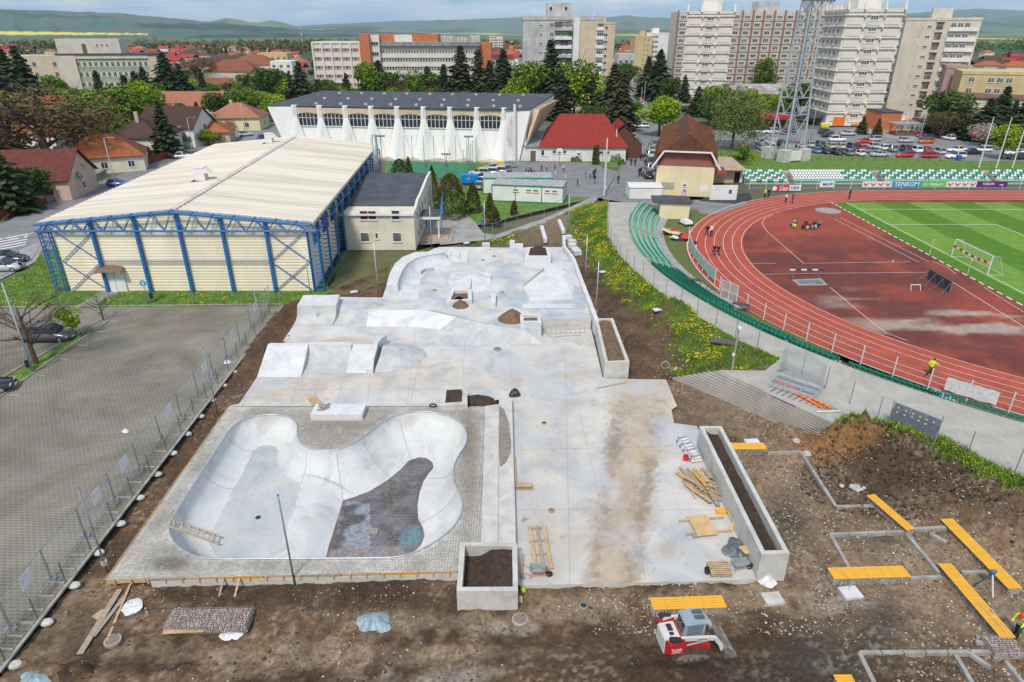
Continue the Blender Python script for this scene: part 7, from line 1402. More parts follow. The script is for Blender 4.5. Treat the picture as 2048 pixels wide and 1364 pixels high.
for a in((903,434,347,2.6,'largest rounded conical thuja between annex and cabins',.42,5200),(946,424,364,1.5,'medium conical thuja right of the largest one',.7,2600),(866,400,331,1.3,'narrow tall thuja behind the annex roof',.8,2000),(980,436,386,1.1,'slim thuja in front of the cabin left end',.8,2000),(990,446,414,.9,'short thuja in front of the slim one',.6,1600),(1028,430,402,.55,'tiny columnar thuja alone on the lawn',.4,1200),(800,352,318,1.9,'round bushy thuja behind the annex',.45,2400),(818,348,313,.9,'pointed thuja touching the round bushy one',.8,1400),(865,352,338,.7,'small pointed thuja by the green pitch',.8,900),(1188,329,290,.45,'left columnar cypress before the red hipped roof',.35,1200),(1194,329,290,.45,'right columnar cypress before the red hipped roof',.35,1200),(201,238,206,1.3,'left dark columnar cypress behind the brown roofed house',.4,1500),(215,238,205,1.3,'right dark columnar cypress behind the brown roofed house',.4,1500),(302,320,292,.5,'thin pointed cypress by the red fence',.8,900),(288,322,302,.6,'little dark cypress left of the thin pointed one',.6,800),(243,338,318,.7,'round clipped shrub in front of the orange hipped house',.4,900)):thu(*a,seed=int(a[0]))
def bush(px,py,r,h,label,m=None,n=700,z=.0,s=.12,seed=1):
 q=g(px,py,z);np.random.seed(seed);d=rdir(n);d[:,2]=np.abs(d[:,2]);P=d*np.array([r,r,h])*np.random.uniform(.75,1.05,(n,1))*(1+.15*np.sin(d[:,:1]*7));A,F=cards(P,np.full(n,s));o=link('bush',np_mesh('bush',A,F,m or L_GRN),None,q);tag(o,label,'bush')
for k,a in enumerate(((1152,323,1.2,1.0,'low green bush at the left end of the small lawn'),(1168,320,1.3,1.2,'low green bush next to the leftmost one on the small lawn'),(1210,318,1.4,1.6,'round clipped green bush before the red wing'),(1232,322,1.6,1.8,'largest round green bush at the street corner'),(1180,316,1.1,1.5,'brownish bush behind the columnar cypresses',L_BRN),(1243,328,.9,1.0,'small bush at the kerb under the concrete pole'),(1500,320,1.8,1.4,'spreading bright bush on the lawn by the mast',L_LIM),(1470,318,1.6,.9,'low hedge bush left of the mast lawn'),(1490,328,1.5,.7,'low hedge bush on the mast lawn'))):bush(*a[:5],m=a[5]if len(a)>5 else None,seed=k)
tr_('fresh',1487,322,286,'young bright green tree on the lawn by the concrete base',1.0)
t=tr_('bare',73,728,574,'leafless tree with many fine twigs beside the tall lamp post',1.15);t=tr_('bare',207,640,586,'small leafless sapling at the end of the grass strip',1.1,1);
q=g(145,676,0);t=th('tree','young tree with fresh yellow green leaves beside the dark parked car','tree',q);link('crown',blob_mesh(zat(q.y,612),1.6,4,900,L_LIM,base=.3,s=.10,lumps=12),t);link('trunk',trunk_mesh(2.6,.06,4,limbs=6,twigs=2),t)
M_BLADE=mat('grass_blades',(.19,.34,.035),(.08,.16,.018),.5,.9,coord='World',island=.35,lo=.35,hi=.65);M_DAND=pt_('dandelion_yellow',(.78,.58,.02),.8)
def bla(name,label,n,test,zf,bx,hh=.28,m=None,flowers=0,seed=1,fz=.25,fs=.055):
 np.random.seed(seed);x=np.random.uniform(bx[0],bx[1],n);y=np.random.uniform(bx[2],bx[3],n);k=test(x,y);x,y=x[k],y[k];z=zf(x,y);n=len(x);a=np.random.uniform(0,6.28,n);h=hh*np.random.uniform(.4,1.3,n);w=.035+.03*np.random.random(n);lx=np.random.normal(0,.4,n)*h;ly=np.random.normal(0,.4,n)*h
 A=np.stack([np.c_[x-np.cos(a)*w,y-np.sin(a)*w,z-.03],np.c_[x+np.cos(a)*w,y+np.sin(a)*w,z-.03],np.c_[x+lx,y+ly,z+h]],1).reshape(-1,3);o=link(name,np_mesh(name,A,np.arange(n*3).reshape(n,3),m or M_BLADE));tag(o,label,'grass',kind='stuff')
 if flowers:
  i=np.nonzero(fb(x,y,.6,4,77)+.34*(np.random.random(n)-.5)>.55)[0];i=np.random.choice(i,min(flowers,len(i)),replace=False);c=np.c_[x[i],y[i],z[i]+fz*np.random.uniform(.4,1.1,len(i))];s=fs*np.random.uniform(.7,1.5,(len(i),1));U=np.c_[np.ones(len(i)),np.zeros(len(i)),np.random.normal(0,.3,len(i))]*s;V=np.c_[np.zeros(len(i)),np.ones(len(i)),np.random.normal(0,.3,len(i))]*s;A,F=qd_(c,U,V);o=link('dandelions',np_mesh('dandelions',A,F,M_DAND));tag(o,'yellow dandelion heads in the '+label,'dandelions',kind='stuff')
bla('bank_grass','rough grass on the bank below the curved walkway',150000,lambda x,y:pip(x,y,DIRT)&(lambda c:c[:,1]>1.12*c[:,0])(dirt_c(x,y)),dirt_z,(4,26,42,112),.30,flowers=3800,seed=3,fs=.042)
bla('bank_grass','tall grass on the near bank beside the walkway',80000,lambda x,y:pip(x,y,DIRT)&(lambda c:c[:,1]>1.1*c[:,0])(dirt_c(x,y)),dirt_z,(20,40,26,41),.36,flowers=380,seed=4,fs=.028)
bla('verge_grass','grass patches between hall, annex and skate plaza',26000,lambda x,y:pip(x,y,DIRT)&(lambda c:c[:,1]>1.12*c[:,0])(dirt_c(x,y)),dirt_z,(-24,6,60,96),.22,flowers=120,seed=5)
LAW=[tuple(v)[:2]for v in gp([(-60,600),(0,568),(66,530),(95,470),(160,470),(140,586),(640,584),(568,612),(-60,612)])]
bla('lawn_grass','lawn grass with dandelions in front of the blue framed hall',60000,lambda x,y:pip(x,y,LAW),lambda x,y:x*0-.02,(-75,-20,58,90),.16,flowers=700,seed=6,fs=.04,fz=.15)
STR=[tuple(v)[:2]for v in gp([(218,641),(105,700),(-20,778),(-60,818),(-36,824),(0,794),(128,702)])]
bla('strip_grass','grass strip between the rows of the paved car park',9000,lambda x,y:pip(x,y,STR),lambda x,y:x*0+.04,(-60,-30,40,66),.22,seed=7)
def dz(p,k=.0):return float(dirt_z(np.array([p[0]]),np.array([p[1]]))[0])+k
def gd(px,py):
 z=-.25
 for _ in range(4):p=g(px,py,z);z=dz(p)
 p=g(px,py,z);p.z=z;return p
M_STONE=mat('gabion_stone',(.46,.38,.35),(.33,.26,.24),3,.9,island=.3);M_PEB=mat('pale_pebbles',(.52,.47,.40),(.30,.25,.19),.8,.9,island=.35,coord='World')
def sto(name,label,n,test,bx,s0,s1,m,seed,zf=dirt_z,flat=.6):
 np.random.seed(seed);x=np.random.uniform(bx[0],bx[1],n*3);y=np.random.uniform(bx[2],bx[3],n*3);k=np.nonzero(test(x,y))[0][:n];x,y=x[k],y[k];n=len(x);z=zf(x,y);s=s0+(s1-s0)*np.random.random(n)**4
 B=np.array([(1,0,0),(0,1,0),(-1,0,0),(0,-1,0),(0,0,1),(0,0,-.6)],float);T=np.array([(0,1,4),(1,2,4),(2,3,4),(3,0,4),(1,0,5),(2,1,5),(3,2,5),(0,3,5)]);a=np.random.uniform(0,6.28,n);V=B[None]*np.random.uniform(.6,1.2,(n,6,1));c,si=np.cos(a)[:,None],np.sin(a)[:,None]
 X=(V[...,0]*c-V[...,1]*si)*s[:,None]+x[:,None];Y=(V[...,0]*si+V[...,1]*c)*s[:,None]*np.random.uniform(.6,1,(n,1))+y[:,None];Z=V[...,2]*s[:,None]*flat+z[:,None]
 A=np.stack([X,Y,Z],2).reshape(-1,3);F=(T[None]+6*np.arange(n)[:,None,None]).reshape(-1,3);o=link(name,np_mesh(name,A,F,m));tag(o,label,'gravel',kind='stuff')
onsoil=lambda x,y:pip(x,y,DIRT)&~pip(x,y,PLZI)&~pip(x,y,HOLE)
def dens(sc,th,seed):return lambda x,y:onsoil(x,y)&(fb(x,y,sc,4,seed)+.25*(np.random.random(len(x))-.5)>th)
sto('gravel','pale gravel scattered over the bare soil of the site',13000,lambda x,y:dens(.35,.50,61)(x,y)&~((pxof(x,y)[1]>1262)&(pxof(x,y)[0]>850)&(pxof(x,y)[0]<1680)&(np.random.random(len(x))>.1)),(-26,36,19,60),.02,.11,M_PEB,1)
sto('gravel','light stone chips in the gravelly plots among the benches',11000,lambda x,y:dens(.6,.45,62)(x,y)&(x>4)&(pxof(x,y)[1]<1262+(pxof(x,y)[0]>1680)*200),(4,36,19,40),.02,.12,M_PEB,2)
sto('soil_clods','dark clods of earth over the bare soil',15000,dens(.5,.42,63),(-26,36,19,62),.02,.13,mat('soil_clod',(.16,.11,.075),(.075,.052,.037),1,.95,coord='World',island=.3),3,flat=.8)
sto('soil_clods','dark clods covering the soil mound below the grass bank',5000,lambda x,y:onsoil(x,y)&(soft(*pxof(x,y),1840,955,210,75)>.2),(14,36,26,42),.04,.20,mat('dark_clod',(.085,.058,.042),(.05,.035,.026),1,.95,coord='World',island=.3),9,flat=.8)
sto('soil_clods','loose clods on the muddy track beyond the plaza',3500,lambda x,y:onsoil(x,y)&(x>5),(5,24,50,100),.03,.13,MT['soil_clod'],4)
sto('mud_crumbs','dark mud crumbs dropped along the vehicle track on the slab',900,lambda x,y:pip(x,y,PLZ)&(np.abs(pxof(x,y)[0]-(1290-(pxof(x,y)[1]-770)*.16))<75)&(np.random.random(len(x))>.3),(2,14,27,50),.01,.05,MT['soil_clod'],5,zf=lambda x,y:x*0+.005)
DK=lambda x,y:pip(x,y,DKP)&~pip(x,y,RIM)
sto('gravel','crushed stones lying between the mesh bars of the bowl deck',4200,lambda x,y:DK(x,y)&(fb(x,y,.8,3,5)>.45),(-23,-2,26,46),.015,.055,M_PEB,6,zf=lambda x,y:x*0+DE-.02)
def gabion(t,L,w,h,seed,x0=.0):
 np.random.seed(seed);mb=MB();mb.b2(x0+.03,x0+L-.03,.03,w-.03,-.15,h-.03);mb.bd('fill',mat('gabion_core',(.12,.095,.085),None,4,.95),t)
 P=[];s=.11
 def add(x,y,z):P.append((x,y,z))
 n=int(L/s);k=int(h/.085)
 for i in range(n):
  for j in range(k):
   for yy in(.03,w-.03):add(x0+s*(i+.5)+np.random.uniform(-.03,.03),yy,.085*(j+.5)+np.random.uniform(-.02,.02))
 for i in range(int(w/s)):
  for j in range(k):
   for xx in(x0+.03,x0+L-.03):add(xx,s*(i+.5),.085*(j+.5)+np.random.uniform(-.02,.02))
 for i in range(n):
  for j in range(int(w/s)):add(x0+s*(i+.5)+np.random.uniform(-.03,.03),s*(j+.5),h-.03)
 P=np.array(P);N=len(P);B=np.array([(1,0,0),(0,1,0),(-1,0,0),(0,-1,0),(0,0,1),(0,0,-1)],float)*.075;T=np.array([(0,1,4),(1,2,4),(2,3,4),(3,0,4),(1,0,5),(2,1,5),(3,2,5),(0,3,5)]);V=B[None]*np.random.uniform(.65,1.1,(N,6,1));a=np.random.uniform(0,1.5,N);c,si=np.cos(a)[:,None],np.sin(a)[:,None]
 A=np.stack([V[...,0]*c-V[...,1]*si,V[...,0]*si+V[...,1]*c,V[...,2]*.7],2)+P[:,None];link('stone_fill',np_mesh('stone_fill',A.reshape(-1,3),(T[None]+6*np.arange(N)[:,None,None]).reshape(-1,3),M_STONE),t,kind='stuff')
 mb=MB();
 for i in range(int(L/.2)+1):
  x=x0+min(L,i*.2)
  for y in(-.03,w+.03):mb.ba((x,y,0),(x,y,h),.008)
 for z in(.02,h/3,h*2/3,h):
  for y in(-.03,w+.03):mb.ba((x0,y,z),(x0+L,y,z),.008)
  for x in(x0-.02,x0+L+.02):mb.ba((x,-.03,z),(x,w+.03,z),.008)
 mb.bd('wire_basket',MWI,t,kind='stuff')
def bench(label,pa,pb_,pw,seed,zt=None,h=.45,name='gabion_bench',slats=5,sections=2,capw=None):
 A=g(*pa,0);zb=dz(A);zt=zb+h+.06;A=g(*pa,zt);B=g(*pb_,zt);C=g(*pw,zt);L=(B-A).length;r=ma.atan2(B.y-A.y,B.x-A.x);u=(B-A).normalized();n=Ve((-u.y,u.x,0));w=abs((C-A).dot(n));sgn=1 if(C-A).dot(n)>0 else-1
 t=th(name,label,'bench',(A.x if sgn>0 else A.x-n.x*w,A.y if sgn>0 else A.y-n.y*w,zb),r);gabion(t,L-.1,w-.1,h,seed,.05)
 sw=(w+.06)/slats
 sm=None
 for s in range(sections):
  x0,x1=L*s/sections+.012,L*(s+1)/sections-.012;me=MB().b2(0,x1-x0,0,sw-.025,0,.045).mesh('slat',M_YEL)
  for k in range(slats):link('slat',me,t,(x0,-.02+k*sw,h+.03+.002*((k+s)%2)))
 me=MB().b2(-.05,.05,.0,w,0,.028).mesh('slat_support',M_YEL)
 for s in range(1,sections):link('slat_support',me,t,(L*s/sections,0,h+.05))
 return t
bench('bench with yellow slats behind the small skid loader',(1306,1219),(1454,1214),(1306,1196),1)
bench('short bench with yellow slats beside the upper end of the long planter',(1463,898),(1535,898),(1462,886),2)
bench('yellow slatted bench farthest up among the stone kerb plots, below the soil heap',(1830,1058),(1748,988),(1811,1058),3,sections=3)
bench('long yellow slatted bench beside the tripod, at the right of the plots',(2018,1178),(1881,1038),(2046,1178),4,sections=3)
bench('long yellow slatted bench with a measuring staff lying on it, next to the worker',(2003,1276),(1876,1127),(2030,1274),5,sections=4)
bench('wide yellow slatted bench standing crosswise in the middle of the kerb plots',(1667,1157),(1822,1153),(1655,1136),6)
bench('yellow slatted bench cut off by the bottom edge of the photo',(1680,1378),(1718,1378),(1672,1350),7,sections=1)
for px,lab,s,L,w,h in(((332,1268),'stone filled gabion basket lying in front of the bowl formwork',11,4.0,1.1,.5),((1987,1322),'square stone filled gabion block at the end of the staff bench',12,1.35,1.0,.55)):
 q=gd(*px);t=th('gabion_block',lab,'gabion',q,.03 if s==11 else 0);gabion(t,L,w,h,s)
def kr(label,pts,w=.20,h=.26):
 t=th('kerb_edging',label,'kerb edging')
 P=[g(a,b,0)for a,b in pts];P=[Ve((p.x,p.y,dz(p)+.06))for p in P]
 for a,b in zip(P,P[1:]):
  n=max(1,round((b-a).length/1.0))
  for i in range(n):p=a.lerp(b,i/n+.004);q=a.lerp(b,(i+1)/n-.004);MB().ba((p.x,p.y,p.z),(q.x,q.y,q.z),w,h).bd('kerb_stone',MK,t)
kr('grey kerb stones from the short bench round to the farthest bench',[(1535,905),(1600,908),(1672,1014),(1757,1014)])
kr('grey kerb stones forming the square plot behind the wide bench',[(1700,1132),(1660,1070),(1808,1067),(1878,1147)])
kr('short kerb row joining the two long benches at the top',[(1826,1062),(1892,1060)]);kr('short kerb row by the tripod',[(1922,1146),(1980,1146)]);kr('short kerb row right of the wide bench',[(1818,1157),(1882,1156)])
kr('grey kerb stones framing the nearest plot at the bottom right',[(1762,1380),(1720,1300),(1985,1301)]);kr('slanting kerb row dividing the nearest plot',[(1912,1303),(1958,1380)]);kr('kerb row at the lower right corner',[(2012,1320),(2050,1368)])
KS=MB().bx((0,0,.07),(.9,.2,.18)).mesh('kerb_stone',MK)
for k,(px,py,a,lab)in enumerate(((1875,1078,-1.0,'single loose kerb stone near the top of the long bench'),(1958,1324,-1.0,'single loose kerb stone lying in the nearest plot'),(1972,1284,2.7,'upper kerb stone of the small pile by the gabion block'),(1970,1292,2.9,'lower kerb stone of the small pile by the gabion block'))):q=gd(px,py);o=link('kerb_stone',KS,None,(q.x,q.y,q.z+.02*k),a);tag(o,lab,'kerb stone')
for px,py,lab in((1700,1188,'white concrete slab with a cable in front of the wide bench'),(1505,887,'white concrete slab behind the short bench'),(1545,1200,'broken concrete slab below the white sack')):
 q=gd(px,py);t=th('concrete_footing',lab,'concrete slab',q,.12);MB().bx((0,0,.08),(1.0,.8,.16)).bd('slab',MCW if 'broken' not in lab else MC,t)
 if px<1720 and px>1600:MB().tb([(0,.1,.16),(.1,.4,.7),(-.25,1.2,.75),(-.6,1.6,.62)],.012,4).bd('cable',MWI,t);MB().tb([(.05,.2,.16),(.75,.9,.45)],.02,5).bd('pipe',MG_,t)
for k,(b,tp,lab)in enumerate((((215,1145),975,'thin grey pole standing at the near left corner of the formwork'),((590,1170),990,'thin grey pole leaning in front of the bowl formwork'),((436,830),696,'thin grey pole between the fence and the bowl deck'),((530,705),582,'thin grey pole beside the white wedge ramp'),((621,588),494,'thin pale pole at the hall corner column'),((757,592),484,'pale pole on the soil before the curved quarter pipe'),((864,503),412,'pale pole left of the low far wall'),((970,490),402,'pale pole on the low far wall'),((1136,465),388,'pale pole by the parapet end, standing in the flowers'),((1170,567),470,'pale pole farther along the parapet'),((1191,636),522,'pale pole at the head of the long brown soil planter'))):
 q=gd(*b)if k<4 or k>6 else g(*b,0);top=zat(q.y,tp);t=th('site_pole',lab,'pole',q);MB().tb([(0,0,-.2),(0,0,top-q.z)],[.055,.045],7).bd('shaft',MG_ if k>3 else mat('dull_galvanised',(.27,.31,.34),(.20,.23,.26),2,.5,metal=.3),t,smo=True);MB().bx((0,0,top-q.z),(.10,.10,.05)).bd('cap',MP_,t)
 if k in(0,10):mb=MB();[mb.tb([(.13*ma.cos(a+j)*1.2,.13*ma.sin(a+j),.5+.12*j+.02*a)for a in np.linspace(0,6.3,14)],.012,4)for j in range(4)];mb.bd('cable_coil',M_FR,t)
q=g(1464,740,WKZ);t=th('camera_pole','wooden pole with a white camera standing on the grassy bank','pole',(q.x,q.y,.9));h=zat(q.y,652)-.9;MB().tb([(0,0,0),(0,0,h)],[.09,.07],7).bd('shaft',MO,t);MB().bx((0,-.15,h-.1),(.2,.4,.18)).bd('camera_box',PW,t);MB().bx((-.12,-.05,h*.45),(.16,.12,.22)).bd('junction_box',PW,t)
FL=[g(a,b,0)for a,b in((0,1345),(562,612))]
def site_fence():
 a=g(-40,1380,0);b=g(556,606,0);u=(b-a).normalized();n=14;L=(b-a).length;off=Ve((-u.y,u.x,0))*.75;seg=L/n;m=MG_;r=ma.atan2(u.y,u.x)
 fr=MB();[fr.tb([(x,0,.12),(x,0,2.1)],.024,6)for x in(.04,seg-.06)];fr.tb([(.04,0,2.05),(seg-.06,0,2.05)],.02,6);fr.tb([(.04,0,.2),(seg-.06,0,.2)],.02,6);fr=fr.mesh('frame',mat('dull_galvanised',(.27,.31,.34)));wm=MB()
 for k in range(1,int(seg/.2)):wm.ba((.04+k*.2,0,.2),(.04+k*.2,0,2.05),.0065)
 for k in range(1,12):wm.ba((.04,0,.2+k*.155),(seg-.06,0,.2+k*.155),.006)
 wm=wm.mesh('wire_mesh',MWI);ft=MB();ft.bx((0,0,.06),(.26,.66,.12),taper=.85);ft=ft.mesh('foot_block',mat('foot_grey',(.24,.26,.28),None,3,.8));nt_=MB().bx((0,-.06,0),(.85,.02,.82)).mesh('notice',PW)
 pass
 for i in range(n):
  p=a+u*(i*seg)+off;hasn=i in(1,3,4,6,8,10,12);t=th('mobile_fence',f'{ORD[i]} mobile fence panel from the camera along the car park, '+('with a white notice' if hasn else 'plain wire mesh'),'fence panel',p,r,'mobile fence panels along the car park');link('frame',fr,t);o=link('wire_mesh',wm,t);o['kind']='stuff';link('foot_block',ft,t,(0,0,0));
  if hasn:o=link('notice',nt_,t,(seg*.55,0,1.5))
 pm=MB().tb([(0,0,-.1),(0,0,1.55)],.035,6).mesh('post',mat('dark_galvanised',(.15,.18,.20),None,2,.5,metal=.3));cb=MB().lathe([(.36,-.08),(.33,.02),(.2,.06),(0,.07)],n=10,caps=False).mesh('concrete_collar',MC)
 N=19
 for i in range(N):s=(i+.6)/N;p=a.lerp(b,s)-Ve((-u.y,u.x,0))*.18;t=th('metal_stake',f'bare fence post in concrete by the car park kerb, {ORD[i]} from the camera','fence post',(p.x,p.y,-.1),0,'bare fence posts along the car park kerb');link('post',pm,t);o=link('concrete_collar',cb,t,(.42,-.05,0));o.scale=(1,.7,1)
site_fence()
Pq=[g(a,b,0)for a,b in((152,610),(197,607),(246,606),(292,606),(342,606),(389,605),(438,604),(485,603),(534,602),(567,600))];Pq=[g(a,b,0)for a,b in((96,607),(152,610),(197,611),(246,610),(292,610),(342,608),(389,608),(438,607),(485,605),(534,604),(564,604))]
fe('lawn_fence','low mesh fence with thin posts between the lawn and the car park',Pq,1.6,MP_,M_GWIRE,grid=(.4,.25),wr=.005)
Pm=[g(a,b,0)for a,b in((842,478),(892,477),(985,474),(1010,464),(1034,454),(1062,443),(1088,434),(1114,426),(1140,416),(1180,402),(1206,396))]
fe('mobile_fence_row','row of mobile mesh panels along the path below the annex lawn',Pm,2.0,MG_,MWI,grid=(.35,.35),wr=.006,rails=(1.95,),cat='fence')
Pm=[g(a,b,0)for a,b in((790,352),(812,345),(840,340),(862,338),(884,338),(907,338),(930,338),(952,336))];fe('pitch_fence','tall thin posted ball fence in front of the white buttresses',[Ve((p.x,151,0))for p in Pm],6.0,MP_,M_GWIRE,grid=(1.0,1.0),wr=.01,r=.05)
Pm=[g(a,b,0)for a,b in((952,326),(946,332),(942,339),(936,345),(928,354))];fe('pitch_fence','ball fence side with green net at the right end of the green pitch',Pm,5.5,MP_,M_GWIRE,grid=(.6,.6),wr=.012,r=.05)
Pm=[g(a,b,0)for a,b in((1010,334),(1056,331),(1108,331),(1162,335),(1204,338),(1234,341))];fe('court_fence','thin high fence on the far side of the schoolyard court',Pm,3.5,MP_,MWI,grid=(1,1),wr=.008)
def rail_fence(label,pts,h,m,z=.0,step=1.5,name='street_fence'):
 t=th(name,label,'fence');P=gp(pts,z);pm=MB().bx((0,0,h/2),(.12,.12,h)).mesh('post',m)
 for a,b in zip(P,P[1:]):
  n=max(1,int((b-a).length/2.5))
  for i in range(n):
   p=a.lerp(b,(i)/n);q=a.lerp(b,(i+.97)/n);link('post',pm,t,p);MB().ba((p.x,p.y,h*.52),(q.x,q.y,h*.52),.05,h*.9).bd('panel',m,t)
rail_fence('dark red panel fence along the left street in front of the houses',[(0,442),(95,408),(130,388)],1.5,mat('brown_red_fence',(.17,.045,.03),None,2,.8));rail_fence('bright dark red fence before the dark brown roofed house',[(215,345),(270,335),(355,312)],1.6,mat('dark_red_fence',(.26,.035,.03),None,2,.7));rail_fence('grey stone garden wall by the street',[(95,408),(150,384),(215,350)],1.2,mat('stone_wall',(.26,.22,.20),None,3,.9));rail_fence('brown red fence along the parking on the right',[(1870,258),(1895,268),(1930,276),(2060,280)],1.8,MT['brown_red_fence']);fe('stake_row','row of rusty red stakes between the car park and the stadium lawn',[g(1440+22*k,319+.2*k,0)for k in range(21)],1.6,MT['dark_red_fence'],MWI,r=.06,grid=None)
def pallet_mesh(w=1.2,d=.8,n=5):
 return[MB().b2(-w/2,w/2,-d/2+(d-.1)*k/(n-1),-d/2+(d-.1)*k/(n-1)+.1,.12,.142).mesh('deck_board',MD)for k in range(n)],[MB().b2(-w/2+(w-.1)*k/2,-w/2+(w-.1)*k/2+.1,-d/2,d/2,0,.118).mesh('runner',MO)for k in range(3)]
def pallet(label,px,py,rz,w=1.2,d=.8,n=5,count=1,z=.0):
 p=g(px,py,z);t=th('pallet',label,'pallet',p,rz);A,B=pallet_mesh(w,d,n)
 for c in range(count):
  for me in A:link('deck_board',me,t,(0,0,.15*c))
  for me in B:link('runner',me,t,(0,0,.15*c))
pallet('small stack of pallets on the slab by the long planter corner',1438,1143,0,1.15,.95,7,2);pallet('small yellow pallet leaning beside the double ledge',1049,976,0,1.0,.45,5,2)
def long_pallet():
 p=g(1080,1095,0);t=th('long_pallet','very long narrow wooden pallet lying on the slab beside the ledge','pallet',p,.07)
 for x in(-.42,0,.42):MB().b2(x-.10,x+.10,-1.75,1.75,.09,.13).bd('long_board',MD if x else MO,t)
 for y in(-1.7,-.6,.5,1.6):MB().b2(-.55,.55,y-.06,y+.06,0,.088).bd('cross_board',MO,t)
long_pallet()
def plank(label,a,b,w,m,z=.0,th=.03,group=None,name='plank',zo=.0):
 p,q=g(*a,z),g(*b,z);mb=MB();mb.ba((p.x,p.y,z+th/2+zo),(q.x,q.y,z+th/2+zo),w,th);return so(mb,name,m,label,'plank',group,loc=(p.x,p.y,z))
plank('brown plank lying alone on the dusty slab below the mid planter',(1194,777),(1252,765),.22,MO);
t=th('plank_bundle','small fan of pale planks on the slab behind the bowl block','planks',g(628,802,0),.55);[MB().bx((k*.16-.3,.03*k,.03+.005*k),(.14,1.5,.03),rz=.02*k).bd('plank',MD,t)for k in range(5)]
for k,(a,b,w,m,lab,zo)in enumerate((((160,1310),(240,1180),.30,MO,'long grey board of the walkway leading down from the formwork corner',.0),((215,1285),(262,1170),.12,MD,'narrow orange board lying on the walkway from the formwork corner',.05),((188,1275),(250,1195),.20,MO,'shorter grey board beside the walkway from the formwork corner',.03),((190,1240),(212,1225),.45,MD,'small square board piece on the walkway',.07),((215,1172),(292,1166),.12,M_WOODY,'short orange timber against the formwork corner',.1),((330,1270),(412,1266),.42,MD,'wide board leaning on the stone basket',.25),((1030,915),(1032,978),.07,M_WOODY,'thin orange timber leaning along the double ledge',.1))):
 q=gd(*a)if k<6 else g(*a,0);r=gd(*b)if k<6 else g(*b,0);mb=MB();mb.ba((q.x,q.y,q.z+.06+zo),(r.x,r.y,r.z+.06+zo),w,.035);so(mb,'plank',m,lab,'plank',loc=tuple(q))
def ladder():
 t=th('wooden_ladder','homemade wooden ladder lying over the bowl rim down to its floor','ladder');a=g(341,1040,DE+.12);b=g(338,1050,DE+.12);c=g(440,1075,-.95);d=g(436,1086,-.95);n=(b-a).normalized()*.3;A1,A2,B1,B2=a-n*.2,c-n*.2,b+n*.3,d+n*.3
 MB().ba(A1,A2,.09,.05).bd('rail',MD,t);MB().ba(B1,B2,.09,.05).bd('rail',MD,t)
 for k in range(6):s=.08+.16*k;MB().ba(A1.lerp(A2,s)+Ve((0,0,.05)),B1.lerp(B2,s)+Ve((0,0,.05)),.09,.03).bd('rung',MD,t)
ladder()
def board_heap():
 rs=random.Random(5);p=g(1405,975,0);t=th('board_heap','jumbled heap of old formwork boards against the long planter','board pile',p)
 for k in range(46):
  L=rs.uniform(.8,2.3);w=rs.choice((.10,.14,.2,.28));x=rs.uniform(-.9,.7);y=rs.uniform(-1.1,1.1);z=.05+.5*ma.exp(-((x)**2+y*y*.6))*rs.random()+.02*(k/46);me=MB().bx((0,0,0),(w,L,.028)).mesh('board',rs.choice((MD,MO,MO,MD,M_WOODY if k%7==0 else MO)));o=link('board',me,t,(x,y,z));o.rotation_euler=(rs.uniform(-.12,.12),rs.uniform(-.12,.12),rs.uniform(.1,.75))
 for x,y,w,L,r,m in((.05,.35,.42,1.3,.15,MD),(-.25,.1,.22,1.8,.25,M_WOODY),(.45,.6,.35,1.0,.1,MO)):o=link('board',MB().bx((0,0,0),(w,L,.03)).mesh('board',m),t,(x,y,.66));o.rotation_euler=(-.05,.05,r)
 q=g(1368,962,0)
 for k in range(5):o=link('board',MB().bx((0,0,0),(.16,1.0,.03)).mesh('board',MO),t,(q.x-p.x+.1*k,q.y-p.y+.1*k,.04+.03*k));o.rotation_euler=(0,0,.25*k)
board_heap()
p=g(1404,1055,0);t=th('plywood_table','large pale plywood sheet laid on two timbers beside the planter','plywood sheet',p,.12);MB().bx((0,0,.17),(1.25,1.75,.03)).bd('sheet',mat('plywood',(.62,.43,.22),(.50,.34,.17),2,.8),t)
for y in(-.55,.62):MB().bx((.2,y,.08),(2.8,.10,.12)).bd('timber',MD,t)
MB().bx((-.72,-.78,.08),(.3,.2,.16)).bd('block',MK,t)
p=g(1441,1025,0);t=th('yellow_slat_stack','neat stack of short yellow slats leaning by the planter','slat stack',p,.05)
for k in range(12):MB().bx((0,-.13+.13*(k%3),.03+.045*(k//3)),(.62,.11,.04)).bd('slat',M_YEL,t)
for(a,b,z0,z1,lab)in(((1456,1022),(1479,1074),.3,.03,'yellow slat leaning crosswise against the planter wall'),((1463,1060),(1476,1010),.03,.75,'second yellow slat crossing the first one against the wall')):q,r=g(*a,z0),g(*b,z1);mb=MB();mb.ba(q,r,.11,.04);so(mb,'loose_yellow_timber',M_YEL,lab,'slat',loc=tuple(q))
